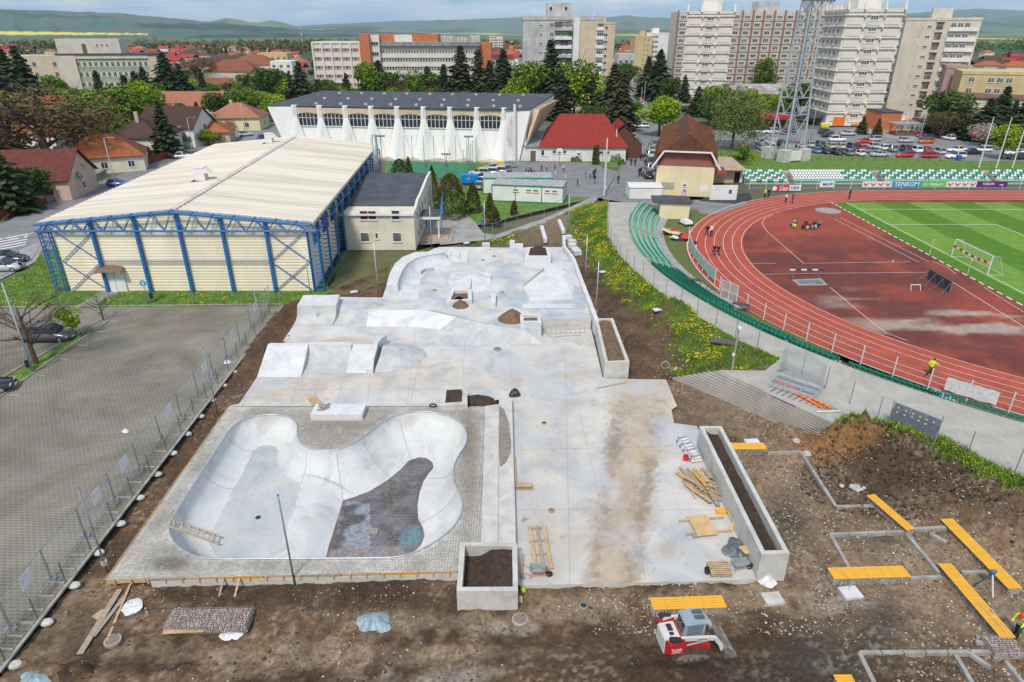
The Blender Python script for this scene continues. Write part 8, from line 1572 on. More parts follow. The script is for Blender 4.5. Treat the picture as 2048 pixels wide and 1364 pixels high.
def cl_(label,px,py,rx,ry,h,m,seed,name='plastic_sheet',cat='plastic sheet',z=None,rz=.0):
 q=gd(px,py)if z is None else g(px,py,z);n=30;np.random.seed(seed);U,V=np.meshgrid(np.linspace(-1,1,n),np.linspace(-1,1,n));a=np.arctan2(V,U);r=np.maximum(np.abs(U),np.abs(V));rad=.62+.6*vnoise(np.cos(a)*1.6+seed+3,np.sin(a)*1.6+seed,seed)+.10*vnoise(np.cos(a)*6+9,np.sin(a)*6+9,seed);x=np.cos(a)*r*rad*rx;y=np.sin(a)*r*rad*ry;f=fb(x+seed,y,2.6,4,seed);rid=1-np.abs(2*f-1)**.6;zz=h*(np.clip(1-r**2,0,1)*.6+rid*.8*np.clip(1.15-r,0,1))+.02;i=np.arange(n*n).reshape(n,n);F=np.c_[i[:-1,:-1].ravel(),i[:-1,1:].ravel(),i[1:,1:].ravel(),i[1:,:-1].ravel()]
 o=link(name,np_mesh(name,np.stack([x,y,zz],2).reshape(-1,3),F,m),None,q,rz);tag(o,label,cat);return o
FOIL=mat('blue_grey_foil',(.30,.40,.44),(.20,.28,.32),3,.4);DFOIL=mat('dark_grey_foil',(.15,.19,.21),(.08,.10,.11),3,.35);WFOIL=mat('white_sacking',(.74,.74,.74),(.55,.57,.58),4,.5)
cl_('crumpled blue grey plastic sheet lying on the soil before the bowl',748,1245,.95,.75,.35,FOIL,3);cl_('dark grey tarpaulin heaped at the foot of the long planter',1474,1105,.85,1.1,.4,DFOIL,5,z=.0);cl_('white plastic sack slumped at the end corner of the long planter',1536,1166,.5,.45,.35,WFOIL,6);cl_('bluish torn foil at the bottom left corner of the photo',70,1362,.8,.5,.3,FOIL,8);cl_('white wrapping foil by the car park fence foot',252,864,.3,.25,.25,WFOIL,9,z=.0);cl_('white bag hanging at a fence foot farther up the car park',455,726,.35,.3,.3,WFOIL,10,z=.0);cl_('black rubbish bag standing on the slab by the ledge end',1030,790,.5,.45,.5,mat('black_bag',(.03,.035,.045),(.02,.02,.025),5,.3),11,'rubbish_bag','rubbish bag',z=.0);cl_('dirty white sheet of board lying left of the stone basket',264,1216,.55,.55,.06,WFOIL,12,'torn_board','torn board');cl_('torn white board leaning at the right end of the stone basket',464,1268,.55,.45,.12,WFOIL,13,'torn_board','torn board')
p=g(1490,1100,.45);so(MB().bx((p.x,p.y,.47),(.42,.62,.03),rz=.35),'plywood_piece',MT['plywood'],'small plywood piece lying on the dark tarpaulin','board',loc=tuple(p))
def wrapped(label,px,py,z,rz,s=1.0,name='stone_pallet',rows=3):
 t=th(name,label,'wrapped pallet',g(px,py,z),rz);MB().bx((0,0,.06),(1.2*s,.9*s,.12)).bd('pallet_base',MO,t);rs=random.Random(px)
 for k in range(rows):MB().bx((rs.uniform(-.03,.03),0,.12+.2*k+.1),(1.1*s,.85*s,.19),taper=.97).bd('wrapped_layer',MCW if k%2 else WFOIL,t)
for k,(px,py)in enumerate(((1136,478),(1144,487),(1144,495),(1150,503),(1154,510))):wrapped(('farthest','second farthest','middle','second nearest','nearest')[k]+' of the white wrapped stone pallets beside the parapet',px,py,dz(g(px,py,0)),.25,.95,rows=2 if k<4 else 3)
t=th('scaffold_bundle','bundle of white wrapped rolls and metal brackets at the head of the long planter','bundle',g(1377,905,0),.18)
for k in range(14):y=1.25-.19*k;mb=MB();mb.tb([(-.38+.05*ma.sin(k*2),y,.16),(.38+.05*ma.sin(k*3),y+.05,.16)],.11,8);mb.bd('wrapped_roll',WFOIL if k%3 else mat('mauve_roll',(.36,.30,.33),None,3,.6),t);mb=MB();mb.tb([(-.3,y-.02,.38),(.3,y+.05,.38)],.10,8);mb.bd('wrapped_roll',WFOIL if k%4 else MT['mauve_roll'],t)
mb=MB();[mb.ba((x,-1.4,.52),(x+.04,1.4,.52),.03)for x in(-.28,.28)];[mb.ba((-.3,-1.3+.4*k,.53),(.3,-1.15+.4*k,.53),.03)for k in range(7)];mb.bd('bracket_frame',MG_,t)
t=th('steel_post_bundle','row of long galvanised posts lying on the upper plaza','steel posts',g(1095,613,UZ),0)
for k in range(7):MB().tb([(-2.9+.2*(k%3),-.55+.18*k,.05),(2.6+.3*((k*2)%3),-.50+.18*k,.05)],.05,6).bd('steel_post',MG_,t)
def barrow(label,px,py,rz,grey=False,tip=.0,z=.0):
 t=th('wheelbarrow',label,'wheelbarrow',g(px,py,z),rz);tr=MB();ro=[(-.42,-.30,.62),(.42,-.26,.62),(.42,.26,.62),(-.42,.30,.62)];ri=[(-.25,-.18,.34),(.2,-.16,.34),(.2,.16,.34),(-.25,.18,.34)]
 tr.add(ro+ri,[(0,1,5,4),(1,2,6,5),(2,3,7,6),(3,0,4,7),(4,5,6,7)]);tr.tb([Ve(p)for p in ro]+[Ve(ro[0])],.018,5);tr.bd('tray',mat('zinc_tray',(.42,.45,.47),(.32,.34,.35),3,.4,metal=.4),t);OR_=pt_('orange_tube',(.70,.14,.03),.4)if not grey else MG_;mb=MB()
 for s in(-1,1):mb.tb([(-1.05,s*.30,.62),(-.4,s*.26,.32),(.35,s*.12,.22),(.62,s*.08,.2)],.018,6);mb.tb([(-.35,s*.26,.32),(-.42,s*.27,.0)],.018,6)
 mb.bd('frame',OR_,t);w=MB();w.lathe([(.08,-.05),(.19,-.05),(.2,0),(.19,.05),(.08,.05)],n=14);o=w.bd('wheel',pt_('tyre_black',(.03,.03,.03),.8),t);o.rotation_euler=(PI/2,0,0);o.location=(.62,0,.2)
barrow('wheelbarrow with zinc tray and orange tubes beside the big square planter',1075,1152,-.05);barrow('grey wheelbarrow with a plank in it at the long planter corner',1478,1140,.15,True)
p=g(1414,1146,0);so(MB().lathe([(.14,0),(.18,.32),(.165,.32),(.13,.03),(0,.03)],tuple(p),14,caps=False),'bucket',mat('black_bucket',(.04,.04,.045),None,2,.5),'small black mortar bucket left of the pallet stack','bucket',loc=tuple(p));p=g(1371,920,0);so(MB().lathe([(.18,0),(.2,.35),(.18,.35),(.17,.1),(0,.1)],tuple(p),14,caps=False),'bucket',PR,'reddish bucket beside the wrapped bundle','bucket',loc=tuple(p))
p=gd(1041,1203);so(MB().bx((p.x,p.y,p.z+.16),(.2,.14,.32),taper=.9).bx((p.x,p.y,p.z+.35),(.06,.06,.06)),'canister',mat('yellow_canister',(.70,.62,.30),None,2,.5),'pale yellow plastic canister at the corner of the big planter','canister',loc=tuple(p));p=gd(1046,1182);so(MB().lathe([(.13,0),(.14,.08),(.10,.16),(0,.2)],tuple(p),12,caps=False),'helmet',pt_('neon_yellow',(.70,.85,.02),.5),'neon yellow cap lying beside the canister','cap',loc=tuple(p))
t=th('clamp_pile','little heap of silver clamps on the slab beside the long pallet','clamps',g(1048,1042,0));[MB().ba((.12*ma.sin(k*2.3),.14*ma.cos(k*1.9),.03+.02*k),(.12*ma.sin(k*2.3)+.16*ma.cos(k),.14*ma.cos(k*1.9)+.16*ma.sin(k),.05+.02*k),.035).bd('clamp',MG_,t)for k in range(9)]
t=th('tool_bundle','shovels and rakes leaning in the gap beside the big planter','tools',g(1043,1140,0));[MB().tb([(-.1+.06*k,-.5+.08*k,.05),(-.16+.05*k,.75,.7)],.018,5).bd('handle',MD,t)for k in range(4)];MB().bx((.05,-.55,.06),(.22,.3,.03),rz=.3).bd('blade',MP_,t)
t=th('shovels','two shovels leaning at the outer end corner of the long planter','tools',gd(1578,1160));[MB().tb([(.08*k,0,.05),(-.12+.08*k,.35,1.1)],.018,5).bd('handle',MO,t)for k in range(2)];[MB().bx((.08*k,-.05,.12),(.16,.03,.26),rx=.2).bd('blade',MP_,t)for k in range(2)]
def mh_(label,px,py,r,soil=True,z=.0,m=None):
 q=gd(px,py)if soil else g(px,py,z);t=th('manhole',label,'manhole',(q.x,q.y,q.z-.02));MB().lathe([(r,-.1),(r,.10),(r*.78,.12),(r*.78,.05)],n=24,caps=False).bd('ring',MK,t);MB().lathe([(r*.78,.03),(r*.77,.09),(0,.09)],n=20,caps=False).bd('lid',m or mat('rusty_lid',(.26,.16,.11),(.20,.18,.17),3,.8),t)
mh_('concrete ringed manhole below the walkway boards on the left',226,1282,.40);mh_('concrete ringed manhole with rusty lid in front of the big planter',1040,1240,.42);mh_('small black manhole on the tan soil in front of the slab',1167,1213,.22,m=pt_('black_iron',(.04,.04,.045),.6));mh_('oval worn manhole cover on the left part of the lower plaza',995,699,.38,False);mh_('small round drain on the slab right of the ledge',1088,847,.18,False,m=pt_('black_iron',(.04,.04,.045),.6));mh_('round drain on the slab near the long pallet',1103,1022,.2,False)
for k,(px,py)in enumerate(((869,581),(1004,585),(988,513),(966,521))):mh_(('left round drain','right round drain','larger far drain','smaller far drain')[k]+' on the upper plaza floor',px,py,.22,False,z=UZ+.0)
q=g(866,812,.3);mb=MB();mb.tb([(q.x+.25*ma.cos(a),q.y+.2*ma.sin(a),.36)for a in np.linspace(0,6.28,16)[:-1]],.06,6,closed=True);so(mb,'rubber_ring',pt_('tyre_black',(.03,.03,.03),.8),'black rubber ring lying at the far edge of the bowl deck','ring',loc=tuple(q))
for k,(a,b)in enumerate((((1083,456),(1091,484)),((1118,444),(1127,466)))):q,r=g(*a,.3),g(*b,.3);mb=MB();mb.ba((q.x,q.y,.45),(r.x,r.y,.45),.5,.55);so(mb,'concrete_beam',MCW,('left' if k==0 else 'right')+' white concrete beam lying on the soil beyond the plaza','concrete beam',loc=tuple(q))
q=gd(1330,736);mb=MB();mb.tb([(q.x+.35*ma.cos(a),q.y+.1*ma.sin(a),q.z+.3+.3*ma.sin(a))for a in np.linspace(0,6.28,20)[:-1]],.03,6,closed=True);so(mb,'pipe_coil',MWI,'coil of grey pipe on the soil by the step top','coil',loc=tuple(q))
for px,py,lab in((1314,622,'flat white slab on the small soil heap'),(1425,696,'flat white slab lying in the grass bank'),(1205,546,'small pale stone slab beside the flowers'),(708,586,'flat pale stone on the soil near the hall'),(933,488,'white slab piece in the grass by the low wall')):q=gd(px,py);o=so(MB().bx((q.x,q.y,q.z+.16),(.8,.6,.1),rz=.4),'stone_slab',MCW,lab,'stone slab',loc=tuple(q))
q=gd(1450,690);so(MB().bx((q.x,q.y,q.z+.35),(2.6,.9,.1),rz=-.35,rx=.1),'mesh_sheet',mat('dark_mesh',(.12,.11,.10),None,6,.7),'dark mesh sheet lying in the dandelions by the camera pole','mesh sheet',loc=tuple(q))
t=th('broken_rocks','small heap of pale broken rocks below the big soil mound','rocks',gd(1706,978));rs=random.Random(3)
for k in range(9):s=rs.uniform(.14,.26);MB().lathe([(s*.6,0),(s,s*.4),(s*.8,s*.9),(0,s*1.1)],(rs.uniform(-.7,.7),rs.uniform(-.3,.3),0),6,caps=False).bd('rock',mat('pale_rock',(.52,.50,.47),(.40,.36,.32),3,.9),t)
for px,py,s,lab in((1613,910,.32,'pale boulder at the kerb corner'),(1592,884,.3,'brownish boulder by the foot of the steps'),(303,1108,.0,''),(1351,740,.22,'pale round stone by the coil of pipe')):
 if s:q=gd(px,py);so(MB().lathe([(s*.8,0),(s,s*.3),(s*.7,s*.8),(0,s)],tuple(q),7,caps=False),'boulder',MT['pale_rock'],lab,'rock',loc=tuple(q))
t=th('fence_panel_stack','flat stack of mobile fence panels lying on the walkway','fence panels',g(1590,778,WKZ),ma.radians(-42))
for k in range(5):
 mb=MB();z=.1+.07*k
 for y in(-.95,0,.95):mb.tb([(-1.7,y,z),(1.7,y+.02*k,z)],.022,5)
 for x in(-1.7,-.6,.6,1.7):mb.tb([(x,-.95,z),(x,.95,z)],.022,5)
 for j in range(16):mb.ba((-1.7,-.9+.12*j,z),(1.7,-.9+.12*j,z),.008)
 mb.bd('panel',MG_,t)
for k,(a,b,z,m,lab)in enumerate((((1545,764),(1645,818),.12,pt_('orange_pvc',(.78,.20,.06),.4),'left long orange drain pipe on the walkway'),((1560,768),(1662,820),.14,0,'right long orange drain pipe on the walkway'),((1632,826),(1680,824),.1,MCW,'pale cardboard tube lying nearest the steps'),((1648,808),(1696,832),.1,MG_,'grey rusty tipped pipe beside the orange ones'),((1542,790),(1590,812),.05,MG_,'thin silver rods on the walkway left of the orange pipes'))):q,r=g(*a,WKZ),g(*b,WKZ);mb=MB();mb.tb([(q.x,q.y,WKZ+z),(r.x,r.y,WKZ+z)],.10 if k<2 else .06,8);so(mb,'drain_pipe',m or MT['orange_pvc'],lab,'pipe',loc=tuple(q))
t=th('stool_bars','tangle of black rebar stools under the orange pipes','rebar',g(1600,800,WKZ),ma.radians(-42));[MB().ba((-2.2+.45*k,-.3,.02),(-1.9+.45*k,.3,.25),.03).bd('bar',pt_('black_iron',(.04,.04,.045),.6),t)for k in range(10)]
a=g(1560,742,WKZ);b=g(1636,778,WKZ);t=th('standing_fence_panels','four mobile fence panels standing together on the walkway','fence panels',a,ma.atan2(b.y-a.y,b.x-a.x));L=(b-a).length
for k in range(4):
 y=.16*k;mb=MB();[mb.tb([(x,y,.1),(x,y,2.05)],.022,6)for x in(0,L)];mb.tb([(0,y,2.05),(L,y,2.05)],.02,6);mb.tb([(0,y,.15),(L,y,.15)],.02,6);mb.bd('panel_frame',MG_,t);mb=MB();[mb.ba((j*L/22,y,.15),(j*L/22,y,2.05),.005)for j in range(22)];[mb.ba((0,y,.15+.2*j),(L,y,.15+.2*j),.005)for j in range(10)];mb.bd('wire_mesh',MWI,t,kind='stuff')
for x in(0,L):MB().bx((x,.25,.06),(.3,.9,.12)).bd('foot_block',MT['foot_grey'],t)
a=g(1777,850,WKZ);b=g(1867,893,WKZ-.2);zt_=zat(a.y,802);t=th('sound_board','grey slatted leaning board with round holes on the walkway edge','board',a,ma.atan2(b.y-a.y,b.x-a.x));L=(b-a).length;H=1.75;GB=mat('grey_slat_board',(.16,.19,.225),(.12,.145,.175),3,.6)
MB().bx((L/2,.02,.1+H/2),(L,.04,H),rx=-.12).bd('backing',GB,t)
for k in range(11):z=.15+k*.125;MB().bx((L/2,-.04+.12*(z-.9),z),(L,.05,.09),rx=-.12).bd('slat',GB,t)
for x in(0,L*.35,L*.68,L):MB().ba((x,-.16,.0),(x,.14,H+.15),.05).bd('upright',MG_,t)
for k,(u,v)in enumerate(((.10,.86),(.10,.66),(.27,.85),(.27,.66),(.42,.84),(.42,.71),(.57,.83),(.57,.66),(.72,.82),(.72,.64),(.86,.83))):mb=MB();mb.lathe([(.085,0),(.085,.02),(0,.02)],n=14,caps=False);o=mb.bd('round_mark',mat('mark_beige',(.50,.42,.34),None,2,.7),t);o.rotation_euler=(PI/2-.12,0,0);o.location=(L*u,-.09+.12*(v*H-.8),.1+v*H)
a=g(1884,792,.0);b=g(1955,812,.0);AT=ang(1882,790,0,TC);t=th('white_tarp_screen','white tarpaulin tied to the track fence near the runner','tarpaulin',onc(AT,45.15,0,TC));P=[onc(x,45.1,0,TC)-onc(AT,45.15,0,TC)for x in np.linspace(AT,AT+4.6,9)];MB().rows([[(p.x,p.y,.35+.05*ma.sin(k*2))for k,p in enumerate(P)],[(p.x,p.y,1.55+.04*ma.sin(k*3))for k,p in enumerate(P)]]).bd('tarp',WFOIL,t)
p=gd(1972,1180);t=th('survey_tripod','survey level on a tripod with white red legs between the long benches','tripod',p);
for k in range(3):a=2.1*k+.5;MB().ba((0,0,1.15),(.55*ma.cos(a),.55*ma.sin(a),0),.05).bd('leg',(PW,pt_('dark_blue_metal',(.02,.12,.2),.5),PW)[k],t)
MB().bx((0,0,1.2),(.16,.16,.08)).bd('head',MT['dark_blue_metal'],t);MB().bx((0,0,1.33),(.28,.14,.16)).bd('level',MP_,t)
q=g(1955,1205,.3);r=g(2016,1272,.3);mb=MB();mb.ba((q.x,q.y,.33),(r.x,r.y,.33),.035);mb.bx((q.x+.35,q.y-.6,.36),(.1,.2,.08));so(mb,'measuring_staff',MG_,'silver measuring staff lying on the bench by the worker','staff',loc=tuple(q))
for px,py,rx,ry,h,lab,sd_ in((130,1352,1.5,.6,.6,'black heap of clods at the bottom left edge',3),):q=gd(px,py);mb=hp_(q.x-rx,q.x+rx,q.y-ry,q.y+ry,q.z-.1,h,sd_,30,.5);so(mb,'soil_pile',M_EARTH,lab,'soil pile',loc=tuple(q))
def lamp(label,px,pb,pt,r=.09,arm=1.2,rz=.0,col=None,cat='street lamp'):
 q=g(px,pb,0);h=zat(q.y,pt);t=th('street_lamp',label,cat,q,rz);m=col or mat('lamp_grey',(.36,.42,.46),(.30,.35,.39),1,.5);MB().tb([(0,0,0),(0,0,h)],[r,r*.6],8).bd('pole',m,t,smo=True)
 if arm:MB().tb([(0,0,h-.1),(arm*.5,0,h+.12),(arm,0,h+.12)],.04,6).bd('arm',m,t);MB().bx((arm+.25,0,h+.1),(.6,.22,.1)).bd('lamp_head',m,t)
lamp('tall blue grey lamp post leaning beside the leafless car park tree',67,745,566,.10,0)
for k,a in enumerate(((237,392,276,'street lamp in front of the cream hipped house'),(386,298,236,'street lamp by the brown roofed house dormers'),(490,262,206,'street lamp at the yellow house corner'),(519,246,184,'street lamp near the swimming hall left corner'),(1285,238,166,'first street lamp on the central street'),(1280,232,176,'second street lamp on the central street behind the banner flag'),(1620,284,214,'lamp at the arcade of the nearest tower'),(1805,262,204,'street lamp between the parking rows by the shelter'),(1836,292,222,'street lamp over the orange car'),(1845,252,226,'small lamp by the diagonal parked cars'))):lamp(a[3],a[0],a[1],a[2],.1,1.4,rz=.3*k)
def poles(label,px,pb,pt,px2=None,arms=True):q=g(px,pb,0);h=zat(q.y,pt);t=th('concrete_pole',label,'pole',q);MB().tb([(0,0,0),(0,0,h)],[.18,.12],8).bd('pole',MCW,t);MB().bx((.18,0,1.6),(.2,.2,.5)).bd('junction_box',PW,t)
poles('white concrete pole carrying a cable beside the schoolyard',1208,392,276);poles('white concrete pole before the red gabled wing',1230,320,258)
for k,(px,pb,pt,lab)in enumerate(((767,352,273,'sports floodlight pole at the far corner of the blue hall'),(939,345,274,'sports floodlight pole before the white buttresses'),(894,350,309,'shorter floodlight pole on the green pitch'))):q=g(px,pb,0);h=zat(q.y,pt);t=th('pitch_floodlight',lab,'floodlight',q);MB().tb([(0,0,0),(0,0,h)],.08,6).bd('pole',MP_,t);[MB().bx((x,-.1,h+.1),(.4,.2,.35)).bd('lamp_head',MP_,t)for x in(-.75,-.25,.25,.75)];MB().ba((-.9,0,h),(.9,0,h),.07).bd('crossbar',MP_,t)
def bin_(label,px,py,z=.0):q=g(px,py,z);t=th('litter_bin',label,'litter bin',q);MB().lathe([(.2,.35),(.22,.95),(.19,.95),(.18,.5),(0,.5)],n=12,caps=False).bd('bin_body',mat('black_bucket',(.04,.04,.045)),t);MB().tb([(.25,0,0),(.25,0,1.1)],.03,6).bd('post',MP_,t)
bin_('black litter bin at the foot of the tall lamp post',60,741);bin_('black litter bin behind the lawn fence',305,603);bin_('black litter bin between the silver and black cars at the left edge',44,540)
q=g(296,604,0);t=th('direction_sign','round blue road sign with a white upward arrow in front of the hall','road sign',q);MB().tb([(0,0,0),(0,0,2.35)],.03,6).bd('post',MP_,t);o=MB().lathe([(.36,0),(.36,.03),(0,.03)],n=24,caps=False).bd('disc',PB,t);o.rotation_euler=(PI/2,0,0);o.location=(0,-.04,2.2);MB().poly([(-.05,-.085,1.98),(.05,-.085,1.98),(.05,-.085,2.22),(.14,-.085,2.22),(0,-.085,2.42),(-.14,-.085,2.22),(-.05,-.085,2.22)]).bd('arrow',PW,t)
q=g(1942,292,0);t=th('no_entry_sign','round red no entry sign with a white bar at the parking exit','road sign',q);MB().tb([(0,0,0),(0,0,3.4)],.05,6).bd('post',MP_,t);o=MB().lathe([(.75,0),(.75,.05),(0,.05)],n=24,caps=False).bd('disc',PR,t);o.rotation_euler=(PI/2,0,0);o.location=(0,-.06,3.3);MB().b2(-.5,.5,-.14,-.12,3.18,3.42).bd('bar',PW,t)
for px,col,lab in((1001,pt_('bin_yellow',(.85,.62,.02),.5),'bright yellow waste container beside the swimming hall'),(1015,MT['zinc_tray'],'left grey waste container next to the yellow one'),(1027,MT['zinc_tray'],'right grey waste container by the lean to')):q=g(px,335,0);t=th('waste_container',lab,'waste container',q);MB().bx((0,0,.75),(1.25,1.0,1.1),taper=1.08).bd('body',col,t);MB().bx((0,0,1.36),(1.4,1.1,.12)).bd('lid',col,t)
q=g(940,368,0);t=th('generator_trailer','bright blue generator trailer behind the cabins','generator',q);MB().bx((0,0,1.1),(3.2,1.5,1.5)).bd('housing',pt_('generator_blue',(.0,.22,.62),.4),t);MB().bx((0,0,.35),(3.4,1.2,.15)).bd('chassis',MP_,t);MB().bx((-.2,-.76,1.2),(.6,.02,.4)).bd('logo_plate',pt_('orange_sign',(.75,.2,.03)),t)
for x in(-.8,.8):o=MB().lathe([(.3,-.1),(.33,0),(.3,.1)],n=12).bd('wheel',pt_('tyre_black',(.03,.03,.03)),t);o.rotation_euler=(PI/2,0,0);o.location=(x,-.6,.33)
q=g(1118,330,0);t=th('basketball_hoop','basketball hoop post at the edge of the schoolyard','basketball hoop',q);MB().tb([(0,0,0),(0,0,3.2)],.07,6).bd('post',MP_,t);MB().bx((0,-.6,3.3),(1.1,.05,.8)).bd('backboard',PW,t);MB().tb([(.22*ma.cos(a),-.85+.22*ma.sin(a),3.05)for a in np.linspace(0,6.28,12)[:-1]],.02,4,closed=True).bd('rim',PR,t)
q=g(1733,315,0);so(MB().bx((1.0,0,.6),(.8,.8,1.2),taper=1.1),'blue_bin',PDB,'blue bin on the lawn before the white car','waste container',loc=(0,0,0)).location=(g(1916,321,0).x-1.0,g(1916,321,0).y,0)
t=th('banner_scraps','pile of folded white and red banners and tyres behind the green fence','scrap pile',g(1352,474,0),.2);rs=random.Random(9)
for k in range(14):MB().bx((rs.uniform(-.9,.5),rs.uniform(-2.2,2.2),.25+rs.random()*.5),(rs.uniform(.6,1.6),rs.uniform(.8,1.8),.04),rz=rs.uniform(0,3),rx=rs.uniform(-.5,.5)).bd('folded_banner',rs.choice((PW,PW,PR,MT['yellow_canister'],MT['black_bucket'])),t)
MB().tb([(1.2+.35*ma.cos(a),-3.4+.35*ma.sin(a),.12)for a in np.linspace(0,6.28,14)[:-1]],.11,6,closed=True).bd('tyre',pt_('tyre_black',(.03,.03,.03)),t)
t=th('covered_cart','small roller cart under a white sheet beside the kiosk','cart',g(1372,449,0),.3);MB().bx((0,0,.5),(1.3,1.9,.5),taper=.8).bd('white_cover',WFOIL,t);MB().bx((0,.1,.22),(1.2,2.2,.12)).bd('frame',MT['black_bucket'],t);[MB().lathe([(.2,0),(.2,.1)],(x,y,.05),8).bd('wheel',pt_('tyre_black',(.03,.03,.03)),t)for x in(-.6,.6)for y in(-.9,.9)]
for px,py,lab in((1386,572,'small table frame on the grass behind the seats'),(1480,622,'metal bench frame between the seats and the track')):
 t=th('metal_table',lab,'table',g(px,py,0),-.5);MB().bx((0,0,.8),(1.7,.7,.05)).bd('table_top',mat('dark_slab',(.08,.075,.08),None,2,.7),t);[MB().tb([(x,y,0),(x,y,1.5 if y>0 else .8)],.03,5).bd('leg',MP_,t)for x in(-.8,.8)for y in(-.32,.32)]
t=th('white_gate','white framed gate leaf beside the track fence','gate',g(1440,596,0),ma.radians(-60));L=2.3
for x in(0,L/2,L):MB().bx((x,0,1.1),(.07,.07,2.2)).bd('stile',M_WPOST,t)
for z in(.1,1.1,2.15):MB().bx((L/2,0,z),(L,.06,.06)).bd('rail',M_WPOST,t)
MB().bx((L/2,.03,1.1),(L-.1,.012,2.0)).bd('infill',mat('pale_infill',(.55,.52,.50),None,2,.7,alpha=.55),t)
t=th('bicycle','dark bicycle leaning on the track fence near the gate','bicycle',g(1416,588,0),-.9)
for x in(-.5,.5):o=MB().tb([(.33*ma.cos(a),.33*ma.sin(a),0)for a in np.linspace(0,6.28,18)[:-1]],.025,5,closed=True).bd('wheel',pt_('tyre_black',(.03,.03,.03)),t);o.rotation_euler=(PI/2,0,0);o.location=(x,0,.34)
mb=MB();[mb.tb([a,b],.02,5)for a,b in(((-.5,0,.34),(-.15,0,.85)),((-.15,0,.85),(.35,0,.85)),((.5,0,.34),(.35,0,1.0)),((-.05,0,.34),(.35,0,.82)),((-.05,0,.34),(-.15,0,.85)),((-.5,0,.34),(-.05,0,.34)))];mb.bd('frame',MP_,t);MB().bx((-.17,0,.92),(.25,.12,.05)).bd('saddle',MT['black_bucket'],t);MB().ba((.35,-.25,1.02),(.35,.25,1.02),.03).bd('handlebar',MT['black_bucket'],t)
def mast():
 A=g(1541,318,0);cx,cy=g(1578,322,0).x,g(1578,318,0).y;H=44.0;t=th('floodlight_mast','tall grey lattice floodlight mast with banks of lamps and concrete feet','floodlight mast',(cx,cy,0),.35);m=mat('mast_grey',(.42,.47,.51),(.35,.39,.43),1,.5);hw=lambda z:2.7*(1-z/H)+1.0*(z/H);ex=lambda z:.0
 lv=[1.6];
 while lv[-1]<H-5:lv.append(lv[-1]+max(2.1,4.6*(1-lv[-1]/H)))
 C4=((-1,-1),(1,-1),(1,1),(-1,1))
 for sx,sy in C4:MB().tb([(sx*hw(z),sy*hw(z),z)for z in(1.5,H*.5,H)],[.24,.18,.12],6).bd('leg',m,t);MB().b2(sx*hw(0)-1.1,sx*hw(0)+1.1,sy*hw(0)-1.1,sy*hw(0)+1.1,-.3,2.6).bd('concrete_foot',MC,t)
 for z0,z1 in zip(lv,lv[1:]):
  for i in range(4):
   a,b=C4[i],C4[(i+1)%4];P0=Ve((a[0]*hw(z0),a[1]*hw(z0),z0));P1=Ve((b[0]*hw(z0),b[1]*hw(z0),z0));Q0=Ve((a[0]*hw(z1),a[1]*hw(z1),z1));Q1=Ve((b[0]*hw(z1),b[1]*hw(z1),z1));M1=(P0+P1)/2;mb=MB();mb.ba(P0,P1,.15);mb.ba(M1,Q0,.13);mb.ba(M1,Q1,.13);mb.ba((P0+Q0)/2,(M1+Q0)/2,.1);mb.ba((P1+Q1)/2,(M1+Q1)/2,.1);mb.bd('lattice_brace',m,t)
 MB().tb([(0,0,2),(0,0,H)],.22,6).bd('ladder_cage',MP_,t);MB().b2(-1.9,.9,-hw(0)-1.35,-hw(0)-1.12,.3,2.5).bd('cabinet',MW,t)
 lm=MB();lm.lathe([(.12,-.25),(.33,.0),(.36,.12),(.0,.13)],n=10,caps=False);lm=lm.mesh('lamp',mat('lamp_glass',(.50,.55,.56),(.30,.33,.35),4,.25,metal=.4))
 for r in range(9):
  z=33.0+r*1.25;MB().ba((-4.3,-1.7,z-.3),(4.3,-1.7,z-.3),.14).bd('lamp_bar',MP_,t)
  for k in range(10):o=link('lamp',lm,t,(-4.0+.89*k,-2.0,z));o.rotation_euler=(ma.radians(115),0,0)
 for x in(-3.5,0,3.5):MB().ba((x,-1.6,32.2),(x,-1.6,44),.15).bd('lamp_frame',MP_,t)
mast()
t=th('radio_mast','distant red and white striped radio mast on the plain','radio mast',(xat(605,1500,0),1500,0));
for k in range(7):MB().ba((0,0,k*6),(0,0,k*6+6),1.2-.1*k).bd('band',PR if k%2==0 else PW,t)
M_TYRE=pt_('tyre_black',(.03,.03,.03),.8);M_RIM=mat('wheel_rim',(.45,.46,.48),(.35,.36,.38),5,.35,metal=.5);M_CG=mat('car_glass',(.035,.045,.055),(.02,.028,.035),1,.06,spec=.7);M_HL=mat('headlight_glass',(.70,.72,.74),None,2,.15);M_TLT=pt_('tail_light',(.45,.02,.02),.3)
CP_={n:mat('car_paint_'+n,c,tuple(v*.94 for v in c),1,.25,spec=.5,coat=.6)for n,c in dict(white=(.78,.79,.79),silver=(.46,.49,.52),grey=(.20,.215,.235),black=(.018,.02,.024),red=(.52,.02,.02),blue=(.03,.13,.38),navy=(.02,.035,.09),green=(.03,.08,.06),beige=(.55,.50,.42),orange=(.60,.13,.03),teal=(.06,.28,.45),charcoal=(.065,.07,.082)).items()}
def lo_(mb,S):
 n=len(S[0]);o=len(mb.v);mb.v+=[p for s in S for p in s];F=[]
 for i in range(len(S)-1):
  for k in range(n):F.append((o+i*n+k,o+i*n+(k+1)%n,o+(i+1)*n+(k+1)%n,o+(i+1)*n+k))
 F.append(tuple(o+k for k in range(n))[::-1]);F.append(tuple(o+(len(S)-1)*n+k for k in range(n)));mb.f+=F;mb.mi+=[0]*len(F)
